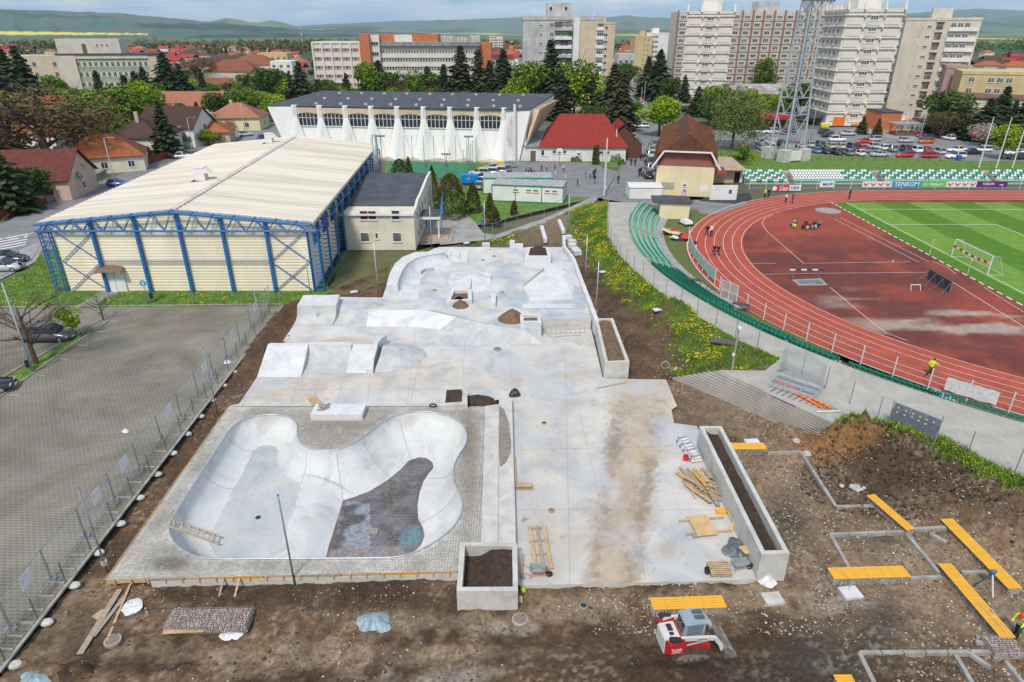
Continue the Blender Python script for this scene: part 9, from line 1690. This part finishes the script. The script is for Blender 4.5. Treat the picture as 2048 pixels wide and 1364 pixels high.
def car_protos(kind):
 L,W,H=dict(hatch=(4.0,1.72,1.47),sedan=(4.5,1.78,1.43),wagon=(4.6,1.8,1.50),suv=(4.5,1.85,1.68),mpv=(4.6,1.84,1.66),van=(5.3,2.0,2.3))[kind]
 sh=dict(hatch=.92,sedan=.90,wagon=.92,suv=1.05,mpv=1.02,van=1.2)[kind];fr,rr=L/2,-L/2
 def sec(x,z0,z1,w,c=.82):return[(x,-w,z0),(x,w,z0),(x,w*1.0,z0+(z1-z0)*.55),(x,w*c,z1),(x,-w*c,z1),(x,-w,z0+(z1-z0)*.55)]
 w=W/2;hood=sh-.10;mb=MB();trunk=sh if kind!='sedan' else sh+.02
 lo_(mb,[sec(rr,.38,trunk-.12,w*.86),sec(rr+.12,.25,trunk-.02,w*.95),sec(rr+.8,.2,trunk,w),sec(-.1,.2,sh,w),sec(fr-1.35,.2,sh-.02,w),sec(fr-.45,.22,hood-.08,w*.95,.86),sec(fr-.08,.28,hood-.24,w*.86,.86),sec(fr,.38,hood-.36,w*.76,.86)]);body=mb
 gb=MB();rb={'hatch':.15,'sedan':.95,'wagon':.12,'suv':.15,'mpv':.15,'van':.05}[kind];rf={'van':.75,'mpv':1.0}.get(kind,1.25);sl={'sedan':.55,'hatch':.45,'van':.08,'wagon':.35}.get(kind,.3)
 def rs(x,z,ww):return[(x,-ww,sh-.03),(x,ww,sh-.03),(x,ww*.97,z),(x,-ww*.97,z)]
 def cs(x,zz,w0,w1):return[(x,-w0,sh-.04),(x,w0,sh-.04),(x,w1,zz),(x,-w1,zz)]
 lo_(gb,[cs(rr+rb,sh,w*.84,w*.82),cs(rr+rb+sl,H-.05,w*.86,w*.74),cs(fr-rf-.95,H-.05,w*.86,w*.74),cs(fr-rf,sh,w*.84,w*.80)]);rfm=MB()
 rfm.prism([(rr+rb+sl-.05,-w*.74),(fr-rf-.9,-w*.74),(fr-rf-.9,w*.74),(rr+rb+sl-.05,w*.74)],H-.07,H)
 for x in(rr+rb+sl,-.05,fr-rf-.95):
  for s in(-1,1):rfm.ba((x-(.32 if x<-.5 else(-.42 if x>.3 else 0)),s*w*.865,sh),(x,s*w*.755,H-.05),.09,.03)
 if kind=='van':rfm.b2(rr+.06,fr-2.3,-w*.9,w*.9,sh,H)
 return[body.mesh('body',CP_['white'],True),gb.mesh('windows',M_CG),rfm.mesh('roof',CP_['white'])],L,W
def wheel_mesh():
 t=MB();t.lathe([(.20,-.1),(.31,-.1),(.33,0),(.31,.1),(.20,.1)],n=14,caps=False);r=MB();r.lathe([(.205,-.08),(.2,.07),(.06,.09),(0,.09)],n=10,caps=False);return t.mesh('tyre',M_TYRE),r.mesh('rim',M_RIM)
WT,WR=wheel_mesh();LT=MB().bx((0,0,0),(.06,.34,.15)).mesh('headlight',M_HL);TLM=MB().bx((0,0,0),(.06,.26,.2)).mesh('tail_light',M_TLT);PLM=MB().bx((0,0,0),(.03,.5,.11)).mesh('number_plate',PW);MIR=MB().bx((0,0,0),(.12,.2,.12)).mesh('mirror',M_CG)
CARP={}
def car(label,px,py,deg,kind,col,group=None,z=.0,full=False):
 if kind not in CARP:CARP[kind]=car_protos(kind)
 (b,gw,rf),L,W=CARP[kind];q=g(px,py,z);r=ma.radians(deg);t=th('parked_car' if kind!='van' else 'parked_van',label,'van' if kind=='van' else 'car',(q.x,q.y,z),r,group);o=link('body',b,t);sm_(o,CP_[col]);link('windows',gw,t);o=link('roof',rf,t);sm_(o,CP_[col])
 for x in(L/2-.85,-L/2+.8):
  for s in(-1,1):
   o=link('wheel',WT,t,(x,s*(W/2-.1),.33));o.rotation_euler=(-s*PI/2,0,0)
   rr=link('rim',WR,o)
 for s in(-1,1):
  link('headlight',LT,t,(L/2-.16,s*W*.34,.62));link('tail_light',TLM,t,(-L/2+.05,s*W*.38,.78))
  if full:link('mirror',MIR,t,(L/2-1.45,s*(W/2+.06),1.02))
 link('number_plate',PLM,t,(-L/2-.01,0,.55));
 if full:link('number_plate',PLM,t,(L/2+.01,0,.4))
 return t
KN=dict(hatch='hatchback',sedan='sedan',wagon='estate car',suv='tall car',mpv='people carrier',van='van')
def row(where,group,L):
 for k,(px,py,deg,kind,col)in enumerate(L):car(f'{col} {KN[kind]}, {ORD[k]} from the left in {where}',px,py,deg,kind,col,group)
Z=lambda x,y:(1500+x/3.737,y/3.737)
row('the front row by the stadium lawn','front row of the stadium car park',[(*Z(485,1140),92,'hatch','teal'),(*Z(555,1146),92,'hatch','black'),(*Z(635,1152),92,'suv','black'),(*Z(725,1156),92,'wagon','grey'),(*Z(805,1160),100,'hatch','white'),(*Z(900,1140),20,'sedan','grey'),(*Z(968,1170),2,'sedan','silver'),(*Z(1150,1174),182,'hatch','red'),(*Z(1345,1180),3,'hatch','red'),(*Z(1530,1184),182,'suv','white'),(*Z(1990,1190),175,'wagon','black')])
row('the second car park row','second row of the stadium car park',[(*Z(68,1075),90,'hatch','silver'),(*Z(84,1118),90,'hatch','silver'),(*Z(150,1120),90,'hatch','red'),(*Z(215,1085),90,'wagon','navy'),(*Z(300,1090),90,'sedan','grey'),(*Z(375,1100),90,'wagon','beige'),(*Z(440,1096),90,'hatch','silver'),(*Z(512,1098),90,'suv','green'),(*Z(597,1106),90,'hatch','beige'),(*Z(668,1108),90,'hatch','beige'),(*Z(750,1112),92,'suv','navy'),(*Z(825,1120),92,'hatch','red'),(*Z(903,1104),90,'wagon','silver'),(*Z(985,1118),92,'hatch','white'),(*Z(1057,1130),80,'suv','grey'),(*Z(1147,1130),88,'suv','navy'),(*Z(1228,1136),90,'mpv','white'),(*Z(1310,1138),82,'hatch','red'),(*Z(1398,1146),92,'wagon','silver'),(*Z(1540,1134),178,'sedan','white'),(*Z(1645,1152),182,'sedan','black'),(*Z(1728,1134),182,'wagon','white')])
row('the kerb row under the tower','cars parked at the kerb below the nearest tower',[(*Z(20,995),178,'hatch','white'),(*Z(145,998),182,'suv','white'),(*Z(280,1004),180,'wagon','navy'),(*Z(565,1000),10,'wagon','black'),(*Z(588,1024),10,'sedan','black'),(*Z(650,1058),2,'suv','white'),(*Z(730,1012),8,'sedan','silver'),(*Z(850,1070),175,'sedan','red'),(*Z(912,1054),178,'wagon','silver'),(*Z(1160,1064),2,'hatch','silver'),(*Z(1310,1070),182,'hatch','orange'),(*Z(1315,1038),182,'hatch','navy'),(*Z(1288,1022),20,'hatch','red'),(*Z(1392,1004),90,'hatch','black'),(*Z(1478,1044),100,'hatch','white'),(*Z(1968,1156),180,'sedan','white')])
row('the slanted right hand row','cars parked on the slant on the right',[(*Z(1235,912),30,'sedan','red'),(*Z(1270,922),178,'wagon','navy'),(*Z(1345,940),30,'wagon','silver'),(*Z(1362,950),30,'sedan','orange'),(*Z(1376,965),30,'hatch','white'),(*Z(1388,978),30,'hatch','red')])
car('white van with blue windows, tallest vehicle of the second row',*Z(145,1080),90,'van','white');car('small white van parked behind the timber shelter',*Z(1095,908),170,'van','white')
Y=lambda x,y:(1000+x/3.737,y/3.737)
row('the line beside the stadium house','cars parked beside the stadium house',[(*Y(1100,1325),92,'sedan','black'),(*Y(1116,1268),92,'wagon','grey'),(*Y(1115,1228),92,'sedan','black'),(*Y(1118,1172),92,'suv','silver'),(*Y(1124,1132),92,'hatch','silver'),(*Y(1142,1092),92,'hatch','grey')])
row('the pair by the yellow height bar','cars by the yellow height bar',[(*Y(978,1072),88,'wagon','blue'),(*Y(990,1038),88,'mpv','silver')])
row('the cluster across the street end','white cars across the street end',[(*Y(935,945),175,'hatch','white'),(*Y(990,945),175,'sedan','white'),(*Y(1058,952),175,'wagon','white'),(*Y(1010,915),170,'hatch','white'),(*Y(990,893),170,'hatch','silver')])
row('the far street line','cars parked along the central street',[(*Y(1055,783),90,'hatch','white'),(*Y(1056,758),90,'suv','red'),(*Y(1063,722),90,'wagon','blue'),(*Y(1064,700),90,'suv','navy'),(*Y(1012,720),90,'hatch','white'),(*Y(1012,700),90,'hatch','red'),(*Y(1018,684),170,'sedan','black'),(*Y(1062,676),90,'hatch','silver'),(*Y(1016,638),90,'suv','grey'),(*Y(1062,652),90,'hatch','grey'),(*Y(1016,612),90,'sedan','black')])
V=lambda x,y:(768+x/4,256+y/4)
row('the row behind the cabins','cars behind the cabins',[(*V(765,378),170,'wagon','silver'),(*V(835,372),172,'wagon','silver'),(*V(900,362),172,'wagon','silver'),(*V(870,335),174,'sedan','grey'),(*V(935,350),172,'wagon','grey'),(*V(775,482),80,'hatch','grey'),(*V(775,412),172,'hatch','blue')])
car('white pickup van behind the stadium house shed',1408,306,90,'van','white');car('white hatchback below the van behind the stadium house',1412,322,178,'hatch','white');car('dark red van at the gate by the willow',1484,302,90,'mpv','red')
car('dark grey people carrier parked beside the grass strip',100,679,2,'mpv','charcoal',full=True);car('black car cut by the left edge at the bottom of the car park',-22,783,20,'hatch','black',full=True)
car('silver people carrier at the left edge near the zebra crossing',8,541,8,'mpv','silver',full=True);car('black hatchback behind the silver one at the left edge',24,524,5,'hatch','black',full=True)
car('bright blue car parked on the street behind the cream hall roof',238,372,12,'hatch','blue',full=True);car('white car parked by the red fence behind the hall roof',368,316,20,'hatch','white');car('silver car at the street bend by the yellow house',492,272,30,'hatch','silver');car('dark blue car on the road by the swimming hall corner',530,280,20,'hatch','navy')
def loader():
 q=gd(1372,1296);t=th('track_loader','red and white compact track loader with grey cab, bucket to the right','track loader',(q.x,q.y,q.z+.06),ma.radians(9));RD=pt_('loader_red',(.50,.025,.03),.4);WH=pt_('loader_white',(.66,.65,.60),.45);GC=mat('cab_grey',(.30,.36,.42),(.24,.29,.34),1.5,.5);BK=MT['black_bucket'];MU=mat('muddy_rubber',(.10,.075,.055),(.06,.045,.035),4,.9)
 for s in(-1,1):
  y=s*.72;prof=[(-.85,.12),(-1.02,.34),(-.9,.60),(-.55,.70),(.55,.52),(.88,.30),(.78,.04),(.6,0),(-.7,0)];mb=MB();n=len(prof);A=[(x,y-.16,z)for x,z in prof];B=[(x,y+.16,z)for x,z in prof]
  mb.add(A+B,[(i,(i+1)%n,(i+1)%n+n,i+n)for i in range(n)]);pr2=[(x*.90-.0,z*.84+.05)for x,z in prof];C=[(x,y-.16,z)for x,z in pr2];E_=[(x,y+.16,z)for x,z in pr2];mb.add(A+C,[(i,i+n,(i+1)%n+n,(i+1)%n)for i in range(n)]);mb.add(B+E_,[(i,(i+1)%n,(i+1)%n+n,i+n)for i in range(n)]);tk=mb.bd('track_belt',MU,t)
  lg=MB();per=[]
  for i in range(n):
   a,b=prof[i],prof[(i+1)%n];L=ma.hypot(b[0]-a[0],b[1]-a[1]);k=max(1,int(L/.13));per+=[(a[0]+(b[0]-a[0])*j/k,a[1]+(b[1]-a[1])*j/k)for j in range(k)]
  for x,z in per:lg.bx((x*1.02,y,z*1.03-.01),(.05,.33,.05))
  lg.bd('track_lugs',MU,tk,kind='stuff')
  MB().bx((-.05,y,.33),(1.35,.22,.26)).bd('track_frame',mat('muddy_steel',(.24,.20,.16),None,4,.8),t)
  for x,z,r in((-.78,.40,.2),(.66,.22,.15),(-.4,.16,.11),(-.1,.16,.11),(.2,.16,.11)):o=MB().lathe([(r,-.12),(r,.12)],n=12).bd('roller',MT['muddy_steel'],t);o.rotation_euler=(PI/2,0,0);o.location=(x,y,z)
 mb=MB();lo_(mb,[[(-1.35,-.52,.35),(-1.35,.52,.35),(-1.28,.52,1.25),(-1.28,-.52,1.25)],[(-.55,-.55,.3),(-.55,.55,.3),(-.55,.55,1.3),(-.55,-.55,1.3)],[(.95,-.52,.3),(.95,.52,.3),(.95,.52,.55),(.95,-.52,.55)]]);mb.bd('chassis',RD,t)
 for s in(-1,1):mb=MB();mb.prism([(-1.3,s*.56),(-.55,s*.56),(-.55,s*.86),(-1.25,s*.86)],.72,lambda p:1.28 if p[0]<-.8 else 1.5);mb.bd('rear_cheek',RD,t);MB().bx((-.95,s*.72,1.50),(.62,.24,.16),ry=.25).bd('arm_pivot_cover',BK,t)
 MB().bx((-1.0,0,1.30),(.72,.98,.08),ry=-.05).bd('engine_hood',WH,t);MB().bx((-1.38,0,.85),(.06,.95,.85)).bd('rear_door',WH,t);MB().bx((-.95,.15,1.36),(.25,.4,.03)).bd('hood_vent',BK,t);MB().bx((-.98,-.22,1.37),(.2,.16,.05)).bd('exhaust',BK,t)
 mb=MB();lo_(mb,[[(-.52,-.44,1.25),(-.52,.44,1.25),(-.40,.42,2.02),(-.40,-.42,2.02)],[(.55,-.44,1.0),(.55,.44,1.0),(.62,.42,2.05),(.62,-.42,2.05)]]);mb.bd('cab',GC,t)
 mb=MB();lo_(mb,[[(-.46,-.46,2.02),(-.46,.46,2.02),(-.38,.38,2.12),(-.38,-.38,2.12)],[(.1,-.48,2.03),(.1,.48,2.03),(.1,.40,2.17),(.1,-.40,2.17)],[(.72,-.46,2.02),(.72,.46,2.02),(.66,.38,2.12),(.66,-.38,2.12)]]);mb.bd('cab_roof',GC,t,smo=False)
 MB().bx((-.48,0,1.68),(.03,.66,.55),ry=.15).bd('rear_window',M_CG,t);
 for s in(-1,1):
  w_=MB();w_.bx((.08,s*.445,1.62),(.75,.02,.60));w_=w_.bd('side_window',M_CG,t);mb=MB();[mb.ba((-.28+.09*k,s*.47,1.34),(-.28+.09*k,s*.47,1.9),.018)for k in range(9)];[mb.ba((-.3,s*.47,1.36+.11*k),(.46,s*.47,1.36+.11*k),.018)for k in range(6)];mb.bd('window_grille',GC,w_)
 for yy in(-.16,.16):v=MB().bx((.32,yy,2.165),(.5,.24,.02)).bd('roof_vent',BK,t);mb=MB();[mb.ba((.1+.07*k,yy-.11,2.185),(.1+.07*k,yy+.11,2.185),.015)for k in range(7)];mb.bd('vent_slats',GC,v)
 for s in(-1,1):
  y=s*.64;mb=MB();P=[(-1.1,y,1.45),(-.3,y,1.38),(.75,y,1.25),(1.05,y,1.18),(1.35,y,.75),(1.5,y,.35)]
  for a,b in zip(P,P[1:]):mb.ba(a,b,.13,.20)
  mb.bd('lift_arm',WH,t);MB().tb([(-.35,y,.95),(.75,y,1.12)],.045,7).bd('hydraulic_ram',MG_,t);MB().tb([(1.0,s*.45,1.05),(1.45,s*.45,.55)],.04,7).bd('hydraulic_ram',MG_,t)
 mb=MB();bp=[(1.52,.05),(1.5,.55),(1.62,.72),(1.72,.55),(1.66,.2),(2.2,.05),(2.2,.02),(1.6,.0)];n=len(bp);mb.add([(x,-.92,z)for x,z in bp]+[(x,.92,z)for x,z in bp],[(i,(i+1)%n,(i+1)%n+n,i+n)for i in range(n)])
 for s in(-.92,.92):mb.poly([(1.52,s,.03),(1.5,s,.6),(1.7,s,.68),(2.2,s,.05)])
 mb.bd('bucket',mat('worn_bucket_steel',(.33,.32,.31),(.20,.17,.15),2.5,.5,metal=.4),t)
 let_('TL230',.20,PW,t,(-.95,-.875,1.0),(PI/2,0,0),bold=.003);let_('TAKEUCHI',.09,PW,t,(-.95,-.875,.84),(PI/2,0,0),bold=.001);let_('TAKEUCHI',.10,PR,t,(.35,-.745,1.32),(PI/2,.12,0),bold=.004)
loader()
M_SKIN=mat('skin',(.48,.28,.19),None,4,.6);M_HAIR=mat('dark_hair',(.03,.02,.015),None,5,.7)
def pcol(n,c):return pt_('cloth_'+n,c,.8)
CL={n:pcol(n,c)for n,c in dict(black=(.02,.02,.025),navy=(.02,.03,.08),neon=(.62,.80,.02),white=(.72,.72,.72),pink=(.70,.12,.25),red=(.50,.03,.04),aqua=(.25,.55,.62),purple=(.12,.03,.20),blue=(.03,.15,.45),grey=(.22,.25,.30),green=(.02,.12,.08),lightgrey=(.38,.42,.48),skinpink=(.65,.35,.38),darkgreen=(.015,.07,.05)).items()}
def person_protos(J):
 names=list(J);E_=[('pel','che'),('che','nek'),('nek','hed'),('hed','crn')]
 for s in 'LR':E_+=[('che',s+'sh'),(s+'sh',s+'el'),(s+'el',s+'ha'),('pel',s+'hi'),(s+'hi',s+'kn'),(s+'kn',s+'an'),(s+'an',s+'to')]
 R=dict(pel=.135,che=.165,nek=.06,hed=.095,crn=.085,sh=.075,el=.045,ha=.033,hi=.095,kn=.062,an=.042,to=.04)
 me=D.meshes.new('body');me.from_pydata([J[n]for n in names],[(names.index(a),names.index(b))for a,b in E_],[]);o=D.objects.new('body',me);COL.objects.link(o);md=o.modifiers.new('s','SKIN')
 for i,n in enumerate(names):r=R[n if n in R else n[1:]];me.skin_vertices[0].data[i].radius=(r,r*(.8 if n in('pel','che')else 1))
 me.skin_vertices[0].data[names.index('pel')].use_root=True;o.modifiers.new('b','SUBSURF').levels=1;dg=bpy.context.evaluated_depsgraph_get();body=D.meshes.new_from_object(o.evaluated_get(dg));D.objects.remove(o);body.name='body';body.materials.clear();body.materials.append(M_SKIN)
 V=np.array([v.co for v in body.vertices]);N=np.array([v.normal for v in body.vertices]);segs=[(np.array(J[a]),np.array(J[b]))for a,b in E_];dist=[]
 for a,b in segs:d=b-a;t=np.clip(((V-a)@d)/(d@d),0,1);dist.append(np.linalg.norm(V-(a+t[:,None]*d),axis=1))
 near=np.argmin(dist,0);key=[E_[i]for i in near];jac={i for i,k in enumerate(key)if k in(('pel','che'),('che','nek'))or k[1][1:]in('sh','el','ha')};tro={i for i,k in enumerate(key)if k[1][1:]in('hi','kn','an')};sho={i for i,k in enumerate(key)if k[1][1:]=='to'};hed=np.array(J['hed']);hup=np.array(J['crn'])-hed
 for s in 'LR':h=np.array(J[s+'ha']);jac-={i for i in list(jac)if np.linalg.norm(V[i]-h)<.075}
 hai={i for i,k in enumerate(key)if k in(('hed','crn'),('nek','hed'))and(V[i]-hed)@hup/np.linalg.norm(hup)>(-.02 if(V[i]-hed)[0]<.02 else .06)}
 out={'body':body}
 for nm,S,k in(('jacket',jac,.014),('trousers',tro,.012),('shoes',sho,.016),('hair',hai,.014)):
  F=[list(p.vertices)for p in body.polygons if sum(v in S for v in p.vertices)>=(3 if nm!='hair' else 4)];used=sorted({v for f in F for v in f});mp={v:i for i,v in enumerate(used)}
  if not used:continue
  m=D.meshes.new(nm);m.from_pydata([tuple(V[v]+N[v]*k)for v in used],[],[[mp[v]for v in f]for f in F]);m.materials.append(M_HAIR if nm=='hair' else CL['black']);m.polygons.foreach_set('use_smooth',[True]*len(F));out[nm]=m
 body.polygons.foreach_set('use_smooth',[True]*len(body.polygons));return out
def pose(legs=(0,0),knees=(0,0),arms=(0,0),elb=(.2,.2),lean=.0,sit=False,z0=None):
 J={};c,s=ma.cos,ma.sin;hip=.93 if not sit else .16;J['pel']=(0,0,hip);ch=(s(lean)*.42,0,hip+c(lean)*.42);J['che']=ch;nk=(ch[0]+s(lean)*.14,0,ch[2]+c(lean)*.14);J['nek']=nk;J['hed']=(nk[0]+s(lean)*.12+.02,0,nk[2]+.12);J['crn']=(nk[0]+s(lean)*.12+.02,0,nk[2]+.22)
 for i,sd_ in enumerate('LR'):
  y=.17 if i==0 else-.17;sh=(ch[0]+s(lean)*.06,y*1.05,ch[2]+.07);a=arms[i]+lean*.3;e=elb[i];el=(sh[0]+s(a)*.29,y*1.25,sh[2]-c(a)*.29);ha=(el[0]+s(a+e)*.27,y*1.2,el[2]-c(a+e)*.27);J[sd_+'sh']=sh;J[sd_+'el']=el;J[sd_+'ha']=ha
  hp=(0,y*.55,hip-.04);
  if sit:kn=(.36,y*1.0,.42+.06*i);an=(.55,y*.9,.06);to=(.7,y*.9,.04)
  else:l=legs[i];k=knees[i];kn=(hp[0]+s(l)*.42,y*.6,hp[2]-c(l)*.42);an=(kn[0]+s(l-k)*.41,y*.6,kn[2]-c(l-k)*.41);to=(an[0]+c(l-k)*.17,y*.65,an[2]-.03-s(k-l)*-.0)
  J[sd_+'hi']=hp;J[sd_+'kn']=kn;J[sd_+'an']=an;J[sd_+'to']=to
 zm=min(v[2]for v in J.values());
 if not sit:J={k:(v[0],v[1],v[2]-zm+.04)for k,v in J.items()}
 return J
PO={k:person_protos(pose(**v))for k,v in dict(stand=dict(),walk=dict(legs=(.38,-.32),knees=(.1,.35),arms=(-.35,.4)),run=dict(legs=(.85,-.55),knees=(.75,.75),arms=(-.8,.7),elb=(1.3,1.3),lean=.15),stride=dict(legs=(.6,-.7),knees=(.15,.5),arms=(-.7,.6),elb=(1.2,1.3),lean=.2),sit=dict(sit=True,lean=.12,arms=(.7,.6),elb=(.5,.6)),bend=dict(legs=(.35,-.1),knees=(.5,.15),arms=(.35,.5),elb=(.5,.6),lean=.35),reach=dict(arms=(2.4,.1),elb=(.2,.1))).items()}
def ps(label,px,py,po,deg,jac,tro,sc=1.0,hair=None,shoe='black',z=.0,group=None,extra=None):
 q=g(px,py,z);t=th('person',label,'person',(q.x,q.y,z),ma.radians(deg),group);t.scale=(sc,)*3
 for nm,me in PO[po].items():
  o=link(nm,me,t)
  if nm=='jacket':sm_(o,CL[jac])
  elif nm=='trousers':sm_(o,CL[tro])
  elif nm=='shoes':sm_(o,CL[shoe])
  elif nm=='hair' and hair:sm_(o,CL[hair])
 return t
t=ps('worker in yellow vest, red cap and green trousers stepping by the long bench',2031,1272,'bend',205,'neon','darkgreen',1.02,'red',z=-.15)
o=MB().lathe([(.115,0),(.11,.06),(.07,.12),(0,.135)],(.33,0,1.44),14,caps=False).b2(.40,.56,-.08,.08,1.44,1.46).bd('cap',CL['red'],t)
for z in(.98,1.14):MB().lathe([(.195,z),(.195,z+.045)],(.13+(z-.98)*.4,0,0),16,caps=False).bd('reflective_band',mat('reflective_grey',(.6,.62,.62),None,3,.4),t)
ps('runner in yellow jacket and green shoes striding on the nearest track lane',1857,752,'stride',25,'neon','black',1.05,shoe='neon',group=None)
ps('left runner in black of the pair on the bend',1427,511,'run',-95,'black','black',shoe='pink');ps('right runner in black and navy of the pair on the bend',1435,512,'run',-95,'black','navy',shoe='aqua')
ps('person in black walking on the bend, left of the one in white',1413,472,'walk',-90,'black','navy');ps('person in white top and black trousers walking on the bend',1422,473,'reach',-90,'white','black')
ps('coach in neon yellow jacket by the Casa banner',1529,396,'stand',-60,'neon','navy');ps('person in black beside the coach in yellow',1536,397,'stand',-120,'black','black',shoe='aqua');ps('girl in white top on the far track lanes',1571,405,'stand',30,'white','black',.92);ps('tall person in dark purple top on the far track lanes',1584,406,'stand',-20,'purple','black',1.05);ps('person in black alone on the far straight',1698,398,'stand',180,'black','black',1.0)
for k,(px,py,c,d)in enumerate(((1580,452,'grey',0),(1587,448,'lightgrey',-60),(1585,456,'lightgrey',40),(1589,457,'neon',60),(1604,459,'black',30),(1610,450,'black',-90),(1614,461,'lightgrey',60),(1618,453,'red',-100),(1624,460,'grey',90),(1628,452,'black',-120),(1631,459,'aqua',110),(1636,456,'black',150),(1640,451,'grey',200))):ps(f'seated athlete in {c} top, {ORD[k]} from the left on the red infield',px,py,'sit',d,c,'black',.95,shoe='neon' if k%3==0 else 'black',group='athletes sitting on the infield')
for k,(px,py,po,d,j,tr,sc,lab)in enumerate(((1465,391,'walk',-80,'blue','black',1,'person in blue jacket at the shed doorway'),(1471,390,'walk',80,'aqua','black',1,'person in light blue jacket walking past the shed'),(1247,322,'walk',80,'navy','navy',1,'person in dark clothes at the street corner hedge'),(1262,331,'walk',80,'black','black',1,'left of two walkers in the middle of the street'),(1270,332,'walk',80,'black','navy',1,'right of two walkers in the middle of the street'),(1281,322,'walk',80,'black','black',1,'left of the farther pair on the street'),(1286,323,'walk',80,'black','red',1,'right of the farther pair on the street'),(1278,353,'stand',-90,'navy','black',1.05,'man in navy standing beside the parked cars'),(1281,350,'stand',90,'black','black',1,'man in black just behind the one in navy'),(1236,367,'walk',60,'darkgreen','black',1,'person in dark green walking down the street edge'),(1155,372,'walk',-30,'darkgreen','black',.9,'child in dark green running across the court'),(1132,358,'walk',10,'skinpink','white',.85,'child in pale pink in the middle of the court'),(1111,352,'stand',40,'aqua','white',.85,'child in white and aqua under the hoop'),(1110,340,'stand',90,'pink','black',.85,'child in bright pink behind the aqua one'),(1127,343,'walk',90,'white','black',.85,'child in white right of the hoop'),(1093,342,'stand',-90,'skinpink','black',.85,'child in pink and white at the back of the court'),(1083,343,'walk',0,'navy','black',.85,'child in navy with a yellow ball'),(1078,352,'walk',60,'pink','black',.8,'small child in magenta on the court'),(1068,351,'stand',0,'red','black',.85,'child in red at the left of the court'),(1063,352,'stand',50,'black','black',.85,'child in black next to the red one'),(1052,350,'stand',20,'black','black',.9,'child in black at the left end of the group'),(1057,349,'stand',90,'grey','black',.85,'child in grey among the left group'),(1061,343,'stand',120,'aqua','black',.85,'child in aqua at the back of the left group'),(1171,357,'stand',0,'purple','pink',.85,'child in purple near the adults'),(1180,356,'stand',20,'aqua','black',.9,'child in light blue hood near the adults'),(1187,357,'stand',90,'black','black',1.05,'tall adult in black on the court'),(1191,348,'stand',60,'grey','navy',1.0,'adult in grey behind the tall one'),(1189,367,'stand',-60,'black','grey',1.05,'adult in grey trousers nearest on the court'),(965,456,'stand',-70,'blue','blue',.8,'child in blue on the lawn behind the mobile fence'),(974,454,'stand',-70,'red','black',.8,'child in red on the lawn behind the mobile fence'),(853,455,'stand',180,'black','black',1,'person in black with white logo on the annex steps'),(861,450,'stand',0,'black','navy',1,'second person in black on the annex steps'),(935,380,'walk',-90,'black','skinpink',.9,'person behind the big thuja and the generator'),(948,345,'stand',0,'red','black',.9,'person in red by the pitch fence'),(852,335,'stand',0,'grey','navy',.95,'person in grey at the far side of the green pitch'),(893,334,'walk',0,'blue','navy',.95,'person in blue by the benches of the green pitch'),(1612,252,'walk',-90,'blue','red',1,'pedestrian in blue by the tower arcade'),(1832,262,'stand',0,'black','black',1,'person standing by the slanted cars'))):ps(lab,px,py,po,d,j,tr,sc)
hz=MB();hz.b2(-15000,15000,-80,13000,-8,410)
m=D.materials.new('haze_air');m.use_nodes=True;nt=m.node_tree;nt.nodes.remove(nt.nodes['Principled BSDF']);pv=nt.nodes.new('ShaderNodeVolumePrincipled');pv.inputs['Color'].default_value=(.68,.86,1.0,1);pv.inputs['Density'].default_value=4.2e-5;nt.links.new(pv.outputs[0],nt.nodes['Material Output'].inputs['Volume'])
o=hz.bd('haze',m);o['kind']='stuff'
